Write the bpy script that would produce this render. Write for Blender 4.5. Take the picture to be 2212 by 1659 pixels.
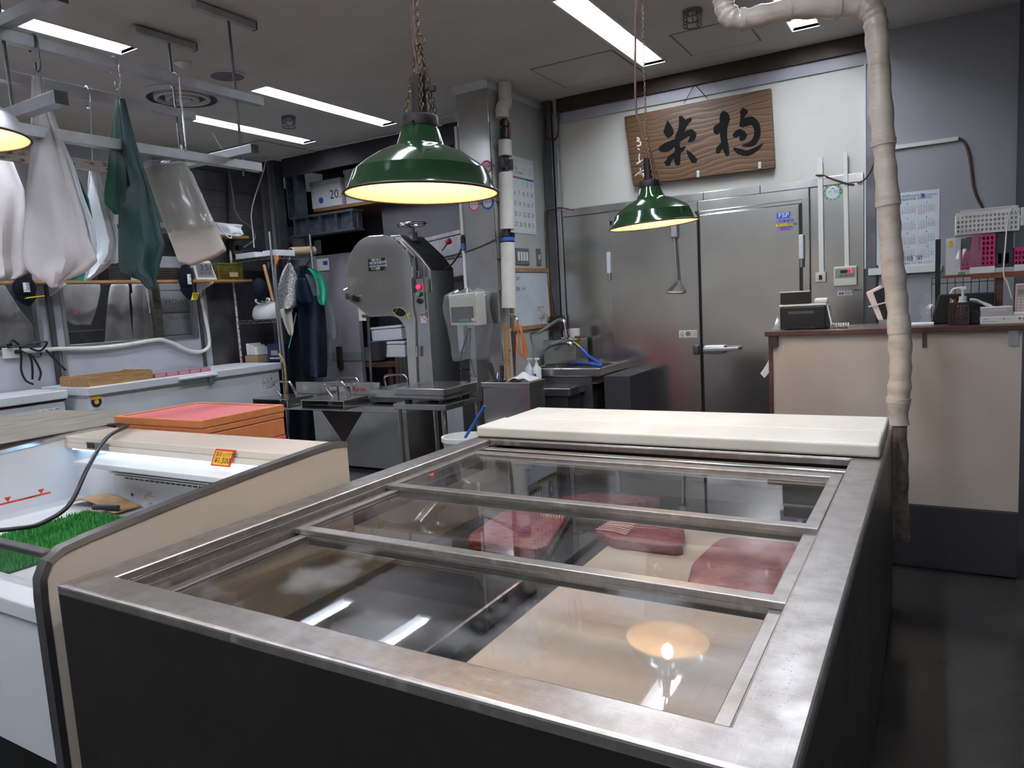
import bpy, bmesh, math, random
from mathutils import Vector, Matrix
random.seed(7)
for o in list(bpy.data.objects): bpy.data.objects.remove(o)
SC = bpy.context.scene
COL = SC.collection
V = Vector
# ------------------------------------------------------------------ camera
W_, H_, F_ = 2212, 1659, 1559.9957
YAW, PITCH, ROLL = .53205384, .11501186, -.05798909
CAM = V((0, 0, 1.5))
_f = V((-math.sin(YAW)*math.cos(PITCH), math.cos(YAW)*math.cos(PITCH), -math.sin(PITCH)))
_r = V((math.cos(YAW), math.sin(YAW), 0)); _u = _r.cross(_f)
RIGHT = math.cos(ROLL)*_r + math.sin(ROLL)*_u
UP = -math.sin(ROLL)*_r + math.cos(ROLL)*_u
FWD = _f
cd = bpy.data.cameras.new('camera'); cam = bpy.data.objects.new('camera', cd); COL.objects.link(cam)
cd.sensor_width = 36; cd.sensor_fit = 'HORIZONTAL'; cd.lens = F_/W_*36; cd.clip_start = .02
m = Matrix((RIGHT, UP, -FWD)).transposed().to_4x4(); m.translation = CAM
cam.matrix_world = m; SC.camera = cam
# ------------------------------------------------------------------ world and exposure
wd = bpy.data.worlds.new('world'); SC.world = wd; wd.use_nodes = True
wd.node_tree.nodes['Background'].inputs[0].default_value = (.75, .8, .9, 1)
wd.node_tree.nodes['Background'].inputs[1].default_value = .05
vs = SC.view_settings
vs.view_transform = 'Standard'; vs.look = 'None'; vs.gamma = 1; vs.use_curve_mapping = False
vs.exposure = 0.18
cy = SC.cycles
cy.max_bounces = 6; cy.diffuse_bounces = 3; cy.glossy_bounces = 4; cy.transmission_bounces = 4; cy.transparent_max_bounces = 10
cy.caustics_reflective = False; cy.caustics_refractive = False
TUBE, LAMP = 44.0, 145.0      # ceiling fixture emission, pendant bulb emission
# ------------------------------------------------------------------ helpers
def ray(px, py): return RIGHT*((px-W_/2)/F_) - UP*((py-H_/2)/F_) + FWD
def P(px, py, x=None, y=None, z=None):
    d = ray(px, py)
    t = (x-CAM.x)/d.x if x is not None else (y-CAM.y)/d.y if y is not None else (z-CAM.z)/d.z
    return CAM + d*t
def Pd(px, py, d): return CAM + ray(px, py)*d
def depth(p): return (V(p)-CAM).dot(FWD)
def hx(h, k=1):
    h = h.lstrip('#'); c = [int(h[i:i+2], 16)/255 for i in (0, 2, 4)]
    return tuple(k*((v/12.92) if v <= .04045 else ((v+.055)/1.055)**2.4) for v in c)+(1,)
MATS = {}
def mat(name, col, rough=.5, metal=0., col2=None, nscale=6, contrast=(.35, .65), bump=0, bscale=40, emit=None, estr=0,
        stretch=None, rvar=0, coat=0, trans=0, sss=0, spec=None, detail=4):
    if name in MATS: return MATS[name]
    mt = bpy.data.materials.new(name); mt.use_nodes = True
    nt = mt.node_tree; b = nt.nodes['Principled BSDF']
    c = hx(col) if isinstance(col, str) else col
    b.inputs['Base Color'].default_value = c
    b.inputs['Roughness'].default_value = rough; b.inputs['Metallic'].default_value = metal
    if spec is not None: b.inputs['Specular IOR Level'].default_value = spec
    if coat: b.inputs['Coat Weight'].default_value = coat; b.inputs['Coat Roughness'].default_value = .08
    if sss:
        b.inputs['Subsurface Weight'].default_value = sss; b.inputs['Subsurface Radius'].default_value = (.03, .012, .008); b.inputs['Subsurface Scale'].default_value = .3
    if trans: b.inputs['Transmission Weight'].default_value = trans
    if emit:
        b.inputs['Emission Color'].default_value = hx(emit); b.inputs['Emission Strength'].default_value = estr
    if col2 or bump or rvar:
        tc = nt.nodes.new('ShaderNodeTexCoord'); mp = nt.nodes.new('ShaderNodeMapping')
        nt.links.new(tc.outputs['Object'], mp.inputs[0])
        if stretch: mp.inputs['Scale'].default_value = stretch
        n = nt.nodes.new('ShaderNodeTexNoise'); n.inputs['Scale'].default_value = nscale; n.inputs['Detail'].default_value = detail
        n.inputs['Roughness'].default_value = .6
        nt.links.new(mp.outputs[0], n.inputs['Vector'])
        if col2:
            r = nt.nodes.new('ShaderNodeValToRGB')
            r.color_ramp.elements[0].position, r.color_ramp.elements[1].position = contrast
            r.color_ramp.elements[0].color = c; r.color_ramp.elements[1].color = hx(col2) if isinstance(col2, str) else col2
            nt.links.new(n.outputs[0], r.inputs[0]); nt.links.new(r.outputs[0], b.inputs['Base Color'])
        if rvar:
            mr = nt.nodes.new('ShaderNodeMapRange'); mr.inputs[1].default_value = .3; mr.inputs[2].default_value = .7
            mr.inputs[3].default_value = max(.02, rough-rvar); mr.inputs[4].default_value = rough+rvar
            nt.links.new(n.outputs[0], mr.inputs[0]); nt.links.new(mr.outputs[0], b.inputs['Roughness'])
        if bump:
            n2 = nt.nodes.new('ShaderNodeTexNoise'); n2.inputs['Scale'].default_value = bscale; n2.inputs['Detail'].default_value = 3 if bscale > 12 else 0
            nt.links.new(mp.outputs[0], n2.inputs['Vector'])
            bp = nt.nodes.new('ShaderNodeBump'); bp.inputs['Strength'].default_value = bump; bp.inputs['Distance'].default_value = .01
            nt.links.new(n2.outputs[0], bp.inputs['Height']); nt.links.new(bp.outputs[0], b.inputs['Normal'])
    MATS[name] = mt
    return mt
def glassmat(name, tint=(.96, .98, .97, 1), rough=.02, haze=0, hscale=5, hcol='#c8ccd0', hlim=(.5, .7), ior=1.5, flat=0):
    """thin pane: fresnel mirror over clear glass, with an optional film of frost or dust"""
    mt = bpy.data.materials.new(name); mt.use_nodes = True; nt = mt.node_tree
    nt.nodes.remove(nt.nodes['Principled BSDF']); out = nt.nodes['Material Output']
    fr = nt.nodes.new('ShaderNodeFresnel'); ge = nt.nodes.new('ShaderNodeNewGeometry')
    mi = nt.nodes.new('ShaderNodeMapRange'); mi.inputs[3].default_value = ior; mi.inputs[4].default_value = 1/ior   # same reflectance on both faces of the sheet
    nt.links.new(ge.outputs['Backfacing'], mi.inputs[0]); nt.links.new(mi.outputs[0], fr.inputs[0])
    tr = nt.nodes.new('ShaderNodeBsdfTransparent'); tr.inputs[0].default_value = tint
    gl = nt.nodes.new('ShaderNodeBsdfGlossy'); gl.inputs['Roughness'].default_value = rough
    mx = nt.nodes.new('ShaderNodeMixShader')
    nt.links.new(fr.outputs[0], mx.inputs[0]); nt.links.new(tr.outputs[0], mx.inputs[1]); nt.links.new(gl.outputs[0], mx.inputs[2])
    last = mx
    if haze:
        df = nt.nodes.new('ShaderNodeBsdfDiffuse'); df.inputs[0].default_value = hx(hcol)
        m2 = nt.nodes.new('ShaderNodeMixShader')
        if flat: m2.inputs[0].default_value = haze
        else:
            tc = nt.nodes.new('ShaderNodeTexCoord'); n = nt.nodes.new('ShaderNodeTexNoise'); n.inputs['Scale'].default_value = hscale; n.inputs['Detail'].default_value = 6
            nt.links.new(tc.outputs['Object'], n.inputs['Vector'])
            mr = nt.nodes.new('ShaderNodeMapRange'); mr.inputs[1].default_value, mr.inputs[2].default_value = hlim; mr.inputs[4].default_value = haze
            nt.links.new(n.outputs[0], mr.inputs[0]); nt.links.new(mr.outputs[0], m2.inputs[0])
        nt.links.new(mx.outputs[0], m2.inputs[1]); nt.links.new(df.outputs[0], m2.inputs[2]); last = m2
    nt.links.new(last.outputs[0], out.inputs[0])
    MATS[name] = mt
    return mt
class MB:
    def __init__(s): s.v = []; s.f = []
    def add(s, vs, fs):
        k = len(s.v); s.v += [tuple(v) for v in vs]; s.f += [tuple(i+k for i in f) for f in fs]; return s
    def b(s, x0, x1, y0, y1, z0, z1, R=None, c=None):
        vs = [V((x, y, z)) for z in (z0, z1) for y in (y0, y1) for x in (x0, x1)]
        if R is not None: vs = [R @ v + (V(c) if c is not None else V((0, 0, 0))) for v in vs]
        return s.add(vs, [(0, 2, 3, 1), (4, 5, 7, 6), (0, 1, 5, 4), (2, 6, 7, 3), (0, 4, 6, 2), (1, 3, 7, 5)])
    def bar(s, p0, p1, w, h, up=(0, 0, 1)):
        p0, p1 = V(p0), V(p1); d = (p1-p0).normalized(); u = V(up); a = d.cross(u)
        if a.length < 1e-4: a = d.cross(V((1, 0, 0)))
        a.normalize(); u = a.cross(d)
        vs = [p + a*(sx*w/2) + u*(sz*h/2) for p in (p0, p1) for sx, sz in ((-1, -1), (1, -1), (1, 1), (-1, 1))]
        return s.add(vs, [(0, 1, 2, 3), (7, 6, 5, 4), (0, 4, 5, 1), (1, 5, 6, 2), (2, 6, 7, 3), (3, 7, 4, 0)])
    def tube(s, pts, r, n=10, caps=True, closed=False):
        pts = [V(p) for p in pts]; N = len(pts); rs = r if isinstance(r, (list, tuple)) else [r]*N
        vs = []; a = None
        for i, p in enumerate(pts):
            if closed: d = pts[(i+1) % N]-pts[i-1]
            else: d = pts[min(i+1, N-1)]-pts[max(i-1, 0)]
            d.normalize()
            if a is None:
                a = d.orthogonal().normalized()
            else:
                a = a - d*a.dot(d)
                a = a.normalized() if a.length > 1e-5 else d.orthogonal().normalized()
            c = d.cross(a)
            vs += [p + (a*math.cos(2*math.pi*k/n)+c*math.sin(2*math.pi*k/n))*rs[i] for k in range(n)]
        fs = []
        for i in range(N if closed else N-1):
            j = (i+1) % N
            fs += [(i*n+k, i*n+(k+1) % n, j*n+(k+1) % n, j*n+k) for k in range(n)]
        if caps and not closed:
            fs += [tuple(range(n))[::-1], tuple((N-1)*n+k for k in range(n))]
        return s.add(vs, fs)
    def cyl(s, p0, p1, r0, r1=None, n=16, caps=True): return s.tube([p0, p1], [r0, r0 if r1 is None else r1], n, caps)
    def lathe(s, prof, c, n=40, axis=(0, 0, 1)):
        ax = V(axis).normalized(); a = ax.orthogonal().normalized(); b = ax.cross(a); c = V(c); vs = []
        for r, h in prof: vs += [c+ax*h+(a*math.cos(2*math.pi*k/n)+b*math.sin(2*math.pi*k/n))*max(r, 1e-4) for k in range(n)]
        fs = [(i*n+k, i*n+(k+1) % n, (i+1)*n+(k+1) % n, (i+1)*n+k) for i in range(len(prof)-1) for k in range(n)]
        return s.add(vs, fs)
    def sphere(s, c, r, n=12, sz=1): return s.lathe([(r*math.sin(math.pi*i/n), -r*sz*math.cos(math.pi*i/n)) for i in range(n+1)], c, n*2)
    def prism(s, pts, d):
        """closed outline of 3D points pushed along d"""
        pts = [V(p) for p in pts]; d = V(d); n = len(pts)
        return s.add(pts+[p+d for p in pts], [tuple(range(n))[::-1], tuple(range(n, 2*n))]+[(i, (i+1) % n, n+(i+1) % n, n+i) for i in range(n)])
    def quad(s, a, b, c, d): return s.add([a, b, c, d], [(0, 1, 2, 3)])
    def grid(s, rows):
        n = len(rows[0]); vs = [p for r in rows for p in r]
        return s.add(vs, [(i*n+k, i*n+k+1, (i+1)*n+k+1, (i+1)*n+k) for i in range(len(rows)-1) for k in range(n-1)])
    def build(s, name, m, parent=None, smooth=None, bevel=0, solid=0, sub=0, kind=None, label=None, segs=2):
        me = bpy.data.meshes.new(name); me.from_pydata(s.v, [], s.f)
        bm = bmesh.new(); bm.from_mesh(me); bmesh.ops.recalc_face_normals(bm, faces=bm.faces); bm.to_mesh(me); bm.free()
        me.materials.append(MATS[m] if isinstance(m, str) else m)
        o = bpy.data.objects.new(name, me); COL.objects.link(o)
        if smooth is not None:
            me.shade_smooth(); me.set_sharp_from_angle(angle=math.radians(smooth))
        if parent is not None:
            o.parent = parent; root = parent
            while root.parent: root = root.parent
            me.transform(Matrix.Translation(-root.location))
        if solid:
            md = o.modifiers.new('thick', 'SOLIDIFY'); md.thickness = solid; md.offset = 0
        if bevel:
            md = o.modifiers.new('bevel', 'BEVEL'); md.width = bevel; md.segments = segs; md.limit_method = 'ANGLE'; md.angle_limit = .6
        if sub:
            md = o.modifiers.new('sub', 'SUBSURF'); md.levels = sub; md.render_levels = sub
            me.shade_smooth()
        if kind: o['kind'] = kind
        if label: o['label'] = label
        return o
def tag(o, label=None, cat=None, group=None, kind=None):
    if label: o['label'] = label
    if cat: o['category'] = cat
    if group: o['group'] = group
    if kind: o['kind'] = kind
    return o
def thing(name, label, cat, loc=(0, 0, 0), group=None):
    o = bpy.data.objects.new(name, None); COL.objects.link(o); o.location = loc; o.empty_display_size = .05
    return tag(o, label, cat, group)
def one(mb, name, label, cat, m, group=None, **k): return tag(mb.build(name, m, None, **k), label, cat, group)
def struct(mb, name, m, parent=None, **k):
    o = mb.build(name, m, parent, **k)
    if parent is None: o['kind'] = 'structure'
    return o
def copy_tree(o, loc):
    def cp(q, par):
        c = q.copy(); COL.objects.link(c)
        if par: c.parent = par
        for ch in [x for x in bpy.data.objects if x.parent == q]: cp(ch, c)
        return c
    r = cp(o, None); r.location = loc; return r
def bez(pts, n=8):
    """smooth curve through points"""
    pts = [V(p) for p in pts]; out = []
    for i in range(len(pts)-1):
        p0 = pts[max(i-1, 0)]; p1 = pts[i]; p2 = pts[i+1]; p3 = pts[min(i+2, len(pts)-1)]
        for k in range(n):
            t = k/n
            out.append(.5*((2*p1)+(p2-p0)*t+(2*p0-5*p1+4*p2-p3)*t*t+(3*p1-p0-3*p2+p3)*t**3))
    out.append(pts[-1]); return out
# writing: collected here, turned into flat meshes at the end
TEXTS = []
FY = (V((1, 0, 0)), V((0, 0, 1)))      # written on a face that looks towards -y
FX = (V((0, 1, 0)), V((0, 0, 1)))      # written on a face that looks towards +x
FZ = (V((1, 0, 0)), V((0, 1, 0)))
def write(items, m, parent, org, fr, name='lettering', lift=.0006):
    """items: (text, u, v, height[, width scale])"""
    TEXTS.append((items, m, parent, V(org), fr, name, lift))
def stroke_poly(pts, ws):
    """2D brush stroke: points and half widths -> outline"""
    L, R = [], []
    for i, (p, w) in enumerate(zip(pts, ws)):
        a = pts[max(i-1, 0)]; b = pts[min(i+1, len(pts)-1)]
        dx, dy = b[0]-a[0], b[1]-a[1]; l = math.hypot(dx, dy) or 1
        L.append((p[0]-dy/l*w, p[1]+dx/l*w)); R.append((p[0]+dy/l*w, p[1]-dx/l*w))
    return L, R
ZC, YB, XL, XP = 3.2, 5.88, -6.6, -3.0     # ceiling, back wall, left wall, partition face
# ------------------------------------------------------------------ materials
mat('ceil', '#dedbd5', .7, col2='#d2cfc9', nscale=1.5)
mat('ceil_line', '#7c7974', .7)
mat('whitewall', '#dcdad2', .55, col2='#cfcdc4', nscale=1.2)
mat('greywall', '#a0a0a5', .5, col2='#98989d', nscale=1.5)
mat('panelwall', '#c2c5c0', .45, col2='#b4b8b2', nscale=1.5)
mat('leftwall', '#b9bac2', .5, col2='#a9aab2', nscale=2)
mat('beige', '#cbbfb4', .45, col2='#bfb2a6', nscale=1.6)
mat('beigepanel', '#dfd4c6', .3, col2='#d6c9b8', nscale=1.6, coat=.3)
mat('floor', '#343332', .2, col2='#454341', nscale=1.6, contrast=(.3, .75), rvar=.05, bump=.02, bscale=40)
mat('steel', '#c8c6c4', .2, .93, col2='#b4b2b0', nscale=3, rvar=.05, bump=.006, bscale=6)
mat('steel_door', '#c4c1be', .21, .97, col2='#b4b1ae', nscale=1.6, rvar=.04, bump=.03, bscale=2.5, detail=2)
mat('steel_top', '#aeaaa8', .36, .94, col2='#98938f', nscale=14, rvar=.06, bump=.02, bscale=60)
mat('steel_shaded', '#5a5654', .36, 1, col2='#534f4d', nscale=4, rvar=.04)  # base colour darkened to paint in the dark passage this steel reflects
mat('steel_mirror', '#dad7d1', .13, .82, col2='#c4c1bc', nscale=2, rvar=.04, bump=.05, bscale=4)
mat('steel_dark', '#757477', .38, .85, col2='#626164', nscale=5)
mat('galv', '#6d757d', .45, .9, col2='#565d66', nscale=14)
mat('alu', '#c5c5c8', .38, 1, col2='#b3b3b6', nscale=8)
mat('chrome', '#d6d6d6', .1, 1)
mat('iron', '#191415', .5, .4, col2='#241a18', nscale=30)
mat('brown_metal', '#3d2f2b', .5, .4)
mat('chainmetal', '#7c6a52', .4, 1, col2='#4d3b2c', nscale=60)
mat('green_enamel', '#1c3c22', .12, col2='#17321c', nscale=9, coat=.5)
mat('green_enamel_dark', '#173420', .16, col2='#203f28', nscale=14, coat=.4)
mat('enamel_white', '#f0dfc2', .35)
mat('bulb', '#fff3d8', .3, emit='#ffd6a2', estr=LAMP)
mat('tube', '#ffffff', .4, emit='#eef4ff', estr=TUBE)
mat('fixture', '#e9ecf0', .5)
mat('white_paint', '#d9dce0', .35, col2='#cfd2d6', nscale=2)
mat('white_plastic', '#e2e2dd', .4)
mat('cream_plastic', '#d8d5c4', .42)
mat('pvc', '#e8e5dd', .42, col2='#dcd8cf', nscale=9)
mat('black_plastic', '#17171a', .35)
mat('black', '#0c0c0d', .5)
mat('dark_grey', '#36363a', .5)
mat('mid_grey', '#6b6b70', .5)
mat('red_plastic', '#a81e2c', .35)
mat('blue_plastic', '#2d62b5', .4)
mat('blue_hose', '#2b4fa8', .4)
mat('wire_brown', '#5d3d32', .5)
mat('wrap', '#cabdaf', .4, col2='#a69684', nscale=5, contrast=(.5, .8), bump=.35, bscale=18, stretch=(1, 1, 3), coat=.15)
mat('wrap_dirt', '#8f8478', .5, col2='#5f564c', nscale=16, bump=.4, bscale=40)
mat('board', '#efece2', .4, col2='#e2ded1', nscale=3, bump=.03, bscale=50)
mat('rubber', '#101012', .6)
mat('wood_dark', '#5c3a2c', .4, col2='#43281e', nscale=5, stretch=(2, 14, 14), coat=.2)
mat('wood_orange', '#8a4a26', .4, col2='#6f3a1e', nscale=5, stretch=(2, 14, 14), coat=.2)
mat('wood_light', '#b18a5c', .55, col2='#8f6a42', nscale=6, stretch=(10, 1.5, 10))
mat('wood_grey', '#8d8478', .65, col2='#5f564c', nscale=5, stretch=(12, 1, 12), bump=.2, bscale=30)
mat('wood_edge', '#3d2f2a', .7, col2='#241c19', nscale=12)
mat('plywood', '#8f6a44', .6, col2='#7a5836', nscale=3)
mat('foam', '#dcdce2', .6, col2='#d0d0d8', nscale=30, bump=.05, bscale=120)
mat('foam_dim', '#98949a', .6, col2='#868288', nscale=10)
mat('foam_orange', '#c67b4d', .55, col2='#bc7043', nscale=30, bump=.05, bscale=150)
mat('foam_pink', '#d0696c', .6, col2='#c45d62', nscale=60, contrast=(.4, .6), bump=.08, bscale=200)
mat('turf', '#2f7d3a', .55, col2='#43a04e', nscale=30)
mat('turf_base', '#17401f', .7)
mat('sand', '#c9a57c', .7, col2='#a8835c', nscale=14)
mat('green_paper', '#1d5c48', .6, col2='#184f3e', nscale=60)
mat('green_dark', '#2c4a4a', .6, col2='#26403f', nscale=8)
mat('green_edge', '#1b2f2c', .7, col2='#2c4744', nscale=60, stretch=(40, 40, 1))
mat('paper_white', '#d6d0d0', .6, col2='#c8c1c2', nscale=5, bump=.35, bscale=9)
mat('case_board', '#d9cbbb', .45, col2='#cdbead', nscale=4)
mat('paper_beige', '#d8cfc4', .6, col2='#cdc3b7', nscale=5)
mat('paper_cool', '#dfe6ec', .55, col2='#d0d8de', nscale=4, bump=.25, bscale=9)
mat('paper', '#e6e8ea', .6)
mat('navy', '#0f1524', .8, spec=.25, col2='#0b101c', nscale=10)
mat('navy_apron', '#1b2740', .5, spec=.35, col2='#141d31', nscale=6)
mat('teal_lining', '#2b8f72', .5)
mat('mint', '#35b08e', .5)
mat('newsprint', '#b9b9b6', .7, col2='#4a4a4a', nscale=90, contrast=(.5, .58), detail=2)
mat('yellow', '#e5d42c', .5)
mat('sign_yellow', '#f0b73a', .5)
mat('sign_red', '#d13c2c', .5)
mat('brass', '#8d7f3c', .35, .7, col2='#6a5e2a', nscale=12)
mat('ink', '#1b1b1e', .6)
mat('sumi', '#09090a', .7, spec=.15)
mat('ink_red', '#b8283a', .6)
mat('ink_blue', '#2f56b8', .6)
mat('ink_grey', '#7c7c82', .6)
mat('ink_green', '#5f9a6d', .6)
mat('white_ink', '#dcd8cc', .6)
mat('pink', '#d14a72', .5)
mat('magenta', '#b02a66', .45)
mat('purple', '#8d7ab8', .5)
mat('rosegold', '#c9a9a2', .35)
mat('pinkwhite', '#e2cdc8', .4)
mat('tuna', '#74303a', .34, col2='#b0686c', nscale=30, contrast=(.4, .66), bump=.06, bscale=60, stretch=(1, 3, 3))
mat('tuna_pale', '#b57c7c', .34, col2='#955a60', contrast=(.38, .66), nscale=22, bump=.05, bscale=50)
mat('tuna_line', '#e2b8ae', .4)
mat('tuna_skin', '#2c2b2e', .3, col2='#6a6660', nscale=30)
mat('interior', '#cfc3ae', .5, col2='#c2b59f', nscale=2)
mat('tray', '#8a8a8c', .3, 1, col2='#6f6f72', nscale=4)
mat('led_red', '#ff2a3a', .4, emit='#ff1830', estr=4)
mat('lcd', '#8f958e', .3)
mat('mdf', '#b5764a', .5)
mat('cardboard', '#a68f74', .7)
mat('rust', '#c9c4bc', .5, col2='#6b3f28', nscale=14, contrast=(.5, .62), stretch=(1, 1, 3))
mat('towel', '#d6d8d8', .9, bump=.4, bscale=120)
mat('orange', '#e07a2c', .5)
mat('lime', '#6fae2c', .5)
mat('pinkfoil', '#c98f9a', .35, col2='#b87a86', nscale=20)
mat('led_strip', '#e2f4ff', .4, emit='#a8d6ff', estr=4.5)
mat('backroom_shade', '#625e66', .7, col2='#57535b', nscale=3)  # pale walls coloured dark, the dim light is put into the colour
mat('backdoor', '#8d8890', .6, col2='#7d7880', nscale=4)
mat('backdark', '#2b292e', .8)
mat('blue_navy', '#20264f', .4)
mat('teal', '#2f8f86', .4)
glassmat('glass')
glassmat('glass_case', tint=(.96, .95, .94, 1), rough=.015, haze=.05, hscale=3, hcol='#b9bcc0', hlim=(.4, .75))
glassmat('glass_frost', tint=(.96, .95, .94, 1), rough=.02, haze=.2, hscale=3.0, hcol='#b7bcc2', hlim=(.5, .62))
glassmat('glass_window', tint=(.95, .96, .96, 1), rough=.03, haze=.08, hscale=8, hcol='#9a9c9e', hlim=(.35, .75))
glassmat('film', tint=(.97, .97, .97, 1), rough=.12, haze=.14, hcol='#d8dce0', flat=1, ior=1.6)
glassmat('film_thick', tint=(.97, .97, .97, 1), rough=.15, haze=.14, hcol='#c8ccd0', flat=1, ior=1.5)
glassmat('acrylic', tint=(.96, .97, .98, 1), rough=.03, haze=.08, hcol='#e0e4e8', flat=1)
def wood_sign():
    mt = bpy.data.materials.new('sign_wood'); mt.use_nodes = True; nt = mt.node_tree; b = nt.nodes['Principled BSDF']
    tc = nt.nodes.new('ShaderNodeTexCoord'); mp = nt.nodes.new('ShaderNodeMapping'); mp.inputs['Scale'].default_value = (.8, 1, 2.2); mp.inputs['Rotation'].default_value = (0, .16, 0)
    n = nt.nodes.new('ShaderNodeTexNoise'); n.inputs['Scale'].default_value = 1.7; n.inputs['Detail'].default_value = 2
    wv = nt.nodes.new('ShaderNodeTexWave'); wv.wave_type = 'BANDS'; wv.bands_direction = 'Z'; wv.inputs['Scale'].default_value = 3.4; wv.inputs['Distortion'].default_value = 16
    wv.inputs['Detail'].default_value = 2; wv.inputs['Detail Scale'].default_value = .55; wv.inputs['Detail Roughness'].default_value = .5
    r = nt.nodes.new('ShaderNodeValToRGB'); e = r.color_ramp.elements
    e[0].position = .02; e[0].color = hx('#38230f'); e[1].position = .22; e[1].color = hx('#73502b')
    q = e.new(1.); q.color = hx('#5f4022')
    fi = nt.nodes.new('ShaderNodeTexNoise'); fi.inputs['Scale'].default_value = 60; fm = nt.nodes.new('ShaderNodeMapping'); fm.inputs['Scale'].default_value = (.05, 1, 1)
    mx = nt.nodes.new('ShaderNodeMix'); mx.data_type = 'RGBA'; mx.blend_type = 'MULTIPLY'; mx.inputs[0].default_value = .45
    L = nt.links.new
    L(tc.outputs['Object'], mp.inputs[0]); L(mp.outputs[0], wv.inputs['Vector']); L(wv.outputs[0], r.inputs[0])
    L(tc.outputs['Object'], fm.inputs[0]); L(fm.outputs[0], fi.inputs['Vector'])
    L(r.outputs[0], mx.inputs[6]); L(fi.outputs[0], mx.inputs[7]); L(mx.outputs[2], b.inputs['Base Color'])
    b.inputs['Roughness'].default_value = .5
    bp = nt.nodes.new('ShaderNodeBump'); bp.inputs['Strength'].default_value = .12; bp.inputs['Distance'].default_value = .01
    L(wv.outputs[0], bp.inputs['Height']); L(bp.outputs[0], b.inputs['Normal'])
    MATS['sign_wood'] = mt
wood_sign()

def scratch(name, amt=.5):
    """fine random hairline scratches on worn sheet steel"""
    nt = MATS[name].node_tree; b = nt.nodes['Principled BSDF']; L = nt.links.new
    tc = nt.nodes.new('ShaderNodeTexCoord'); prev = None
    for k, (rot, sc) in enumerate(((.35, (9, 420, 1)), (-.5, (380, 12, 1)), (1.1, (14, 300, 1)))):
        mp = nt.nodes.new('ShaderNodeMapping'); mp.inputs['Rotation'].default_value = (0, 0, rot); mp.inputs['Scale'].default_value = sc
        n = nt.nodes.new('ShaderNodeTexNoise'); n.inputs['Scale'].default_value = 1.6; n.inputs['Detail'].default_value = 2
        mr = nt.nodes.new('ShaderNodeMapRange'); mr.inputs[1].default_value = .62; mr.inputs[2].default_value = .72
        L(tc.outputs['Object'], mp.inputs[0]); L(mp.outputs[0], n.inputs['Vector']); L(n.outputs[0], mr.inputs[0])
        if prev is None: prev = mr.outputs[0]
        else:
            mx = nt.nodes.new('ShaderNodeMath'); mx.operation = 'MAXIMUM'; L(prev, mx.inputs[0]); L(mr.outputs[0], mx.inputs[1]); prev = mx.outputs[0]
    old = b.inputs['Base Color'].links[0].from_socket
    mu = nt.nodes.new('ShaderNodeMath'); mu.operation = 'MULTIPLY'; mu.inputs[1].default_value = amt; L(prev, mu.inputs[0])
    mc = nt.nodes.new('ShaderNodeMix'); mc.data_type = 'RGBA'; L(mu.outputs[0], mc.inputs[0]); L(old, mc.inputs[6]); mc.inputs[7].default_value = (.9, .88, .86, 1)
    L(mc.outputs[2], b.inputs['Base Color'])
    ro = b.inputs['Roughness'].links[0].from_socket
    ad = nt.nodes.new('ShaderNodeMath'); ad.operation = 'MULTIPLY_ADD'; L(prev, ad.inputs[0]); ad.inputs[1].default_value = .15; L(ro, ad.inputs[2]); L(ad.outputs[0], b.inputs['Roughness'])
scratch('steel_top', .2)
# ------------------------------------------------------------------ setting
struct(MB().b(-7.8, 2.2, -2.6, 8.2, -.1, 0), 'floor', 'floor')
# ceiling with real openings for the recessed fixtures
FIX = [(-5.46, 4.0, 5.53), (-4.42, 4.0, 5.53), (-1.83, 3.97, 5.48), (-.76, 3.95, 5.45), (-4.4, 1.42, 2.96), (-5.38, 1.42, 2.96), (-1.83, 1.42, 2.96), (-.76, 1.42, 2.96), (-7.25, 2.75, 4.3),  # last entry here is an added light, brightens things behind the windows
       (-5.38, -1.16, .38), (-4.4, -1.16, .38), (-3.1, -1.16, .38), (-1.83, -1.16, .38), (-.76, -1.16, .38), (.5, -1.16, .38)]  # unseen row added behind the viewer to brighten the steel
FW = .085
def holed(x0, x1, y0, y1, z0, z1, holes):
    xs = sorted({x0, x1, *[h[0] for h in holes], *[h[1] for h in holes]}); ys = sorted({y0, y1, *[h[2] for h in holes], *[h[3] for h in holes]})
    m = MB(); idx = {}
    def vid(i, j, k):
        if (i, j, k) not in idx:
            idx[(i, j, k)] = len(m.v); m.v.append((xs[i], ys[j], (z0, z1)[k]))
        return idx[(i, j, k)]
    solid = lambda i, j: 0 <= i < len(xs)-1 and 0 <= j < len(ys)-1 and not any(h[0]-1e-6 <= xs[i] and xs[i+1] <= h[1]+1e-6 and h[2]-1e-6 <= ys[j] and ys[j+1] <= h[3]+1e-6 for h in holes)
    for i in range(len(xs)-1):
        for j in range(len(ys)-1):
            if not solid(i, j): continue
            for k in (0, 1): m.f.append((vid(i, j, k), vid(i+1, j, k), vid(i+1, j+1, k), vid(i, j+1, k)))
            for di, dj, a, b in ((-1, 0, (0, 0), (0, 1)), (1, 0, (1, 0), (1, 1)), (0, -1, (0, 0), (1, 0)), (0, 1, (0, 1), (1, 1))):
                if not solid(i+di, j+dj):
                    m.f.append((vid(i+a[0], j+a[1], 0), vid(i+b[0], j+b[1], 0), vid(i+b[0], j+b[1], 1), vid(i+a[0], j+a[1], 1)))
    return m
struct(holed(-7.8, 2.2, -2.6, YB, ZC, ZC+.02, [(x-FW, x+FW, a, b) for x, a, b in FIX]), 'ceiling', 'ceil')
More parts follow.
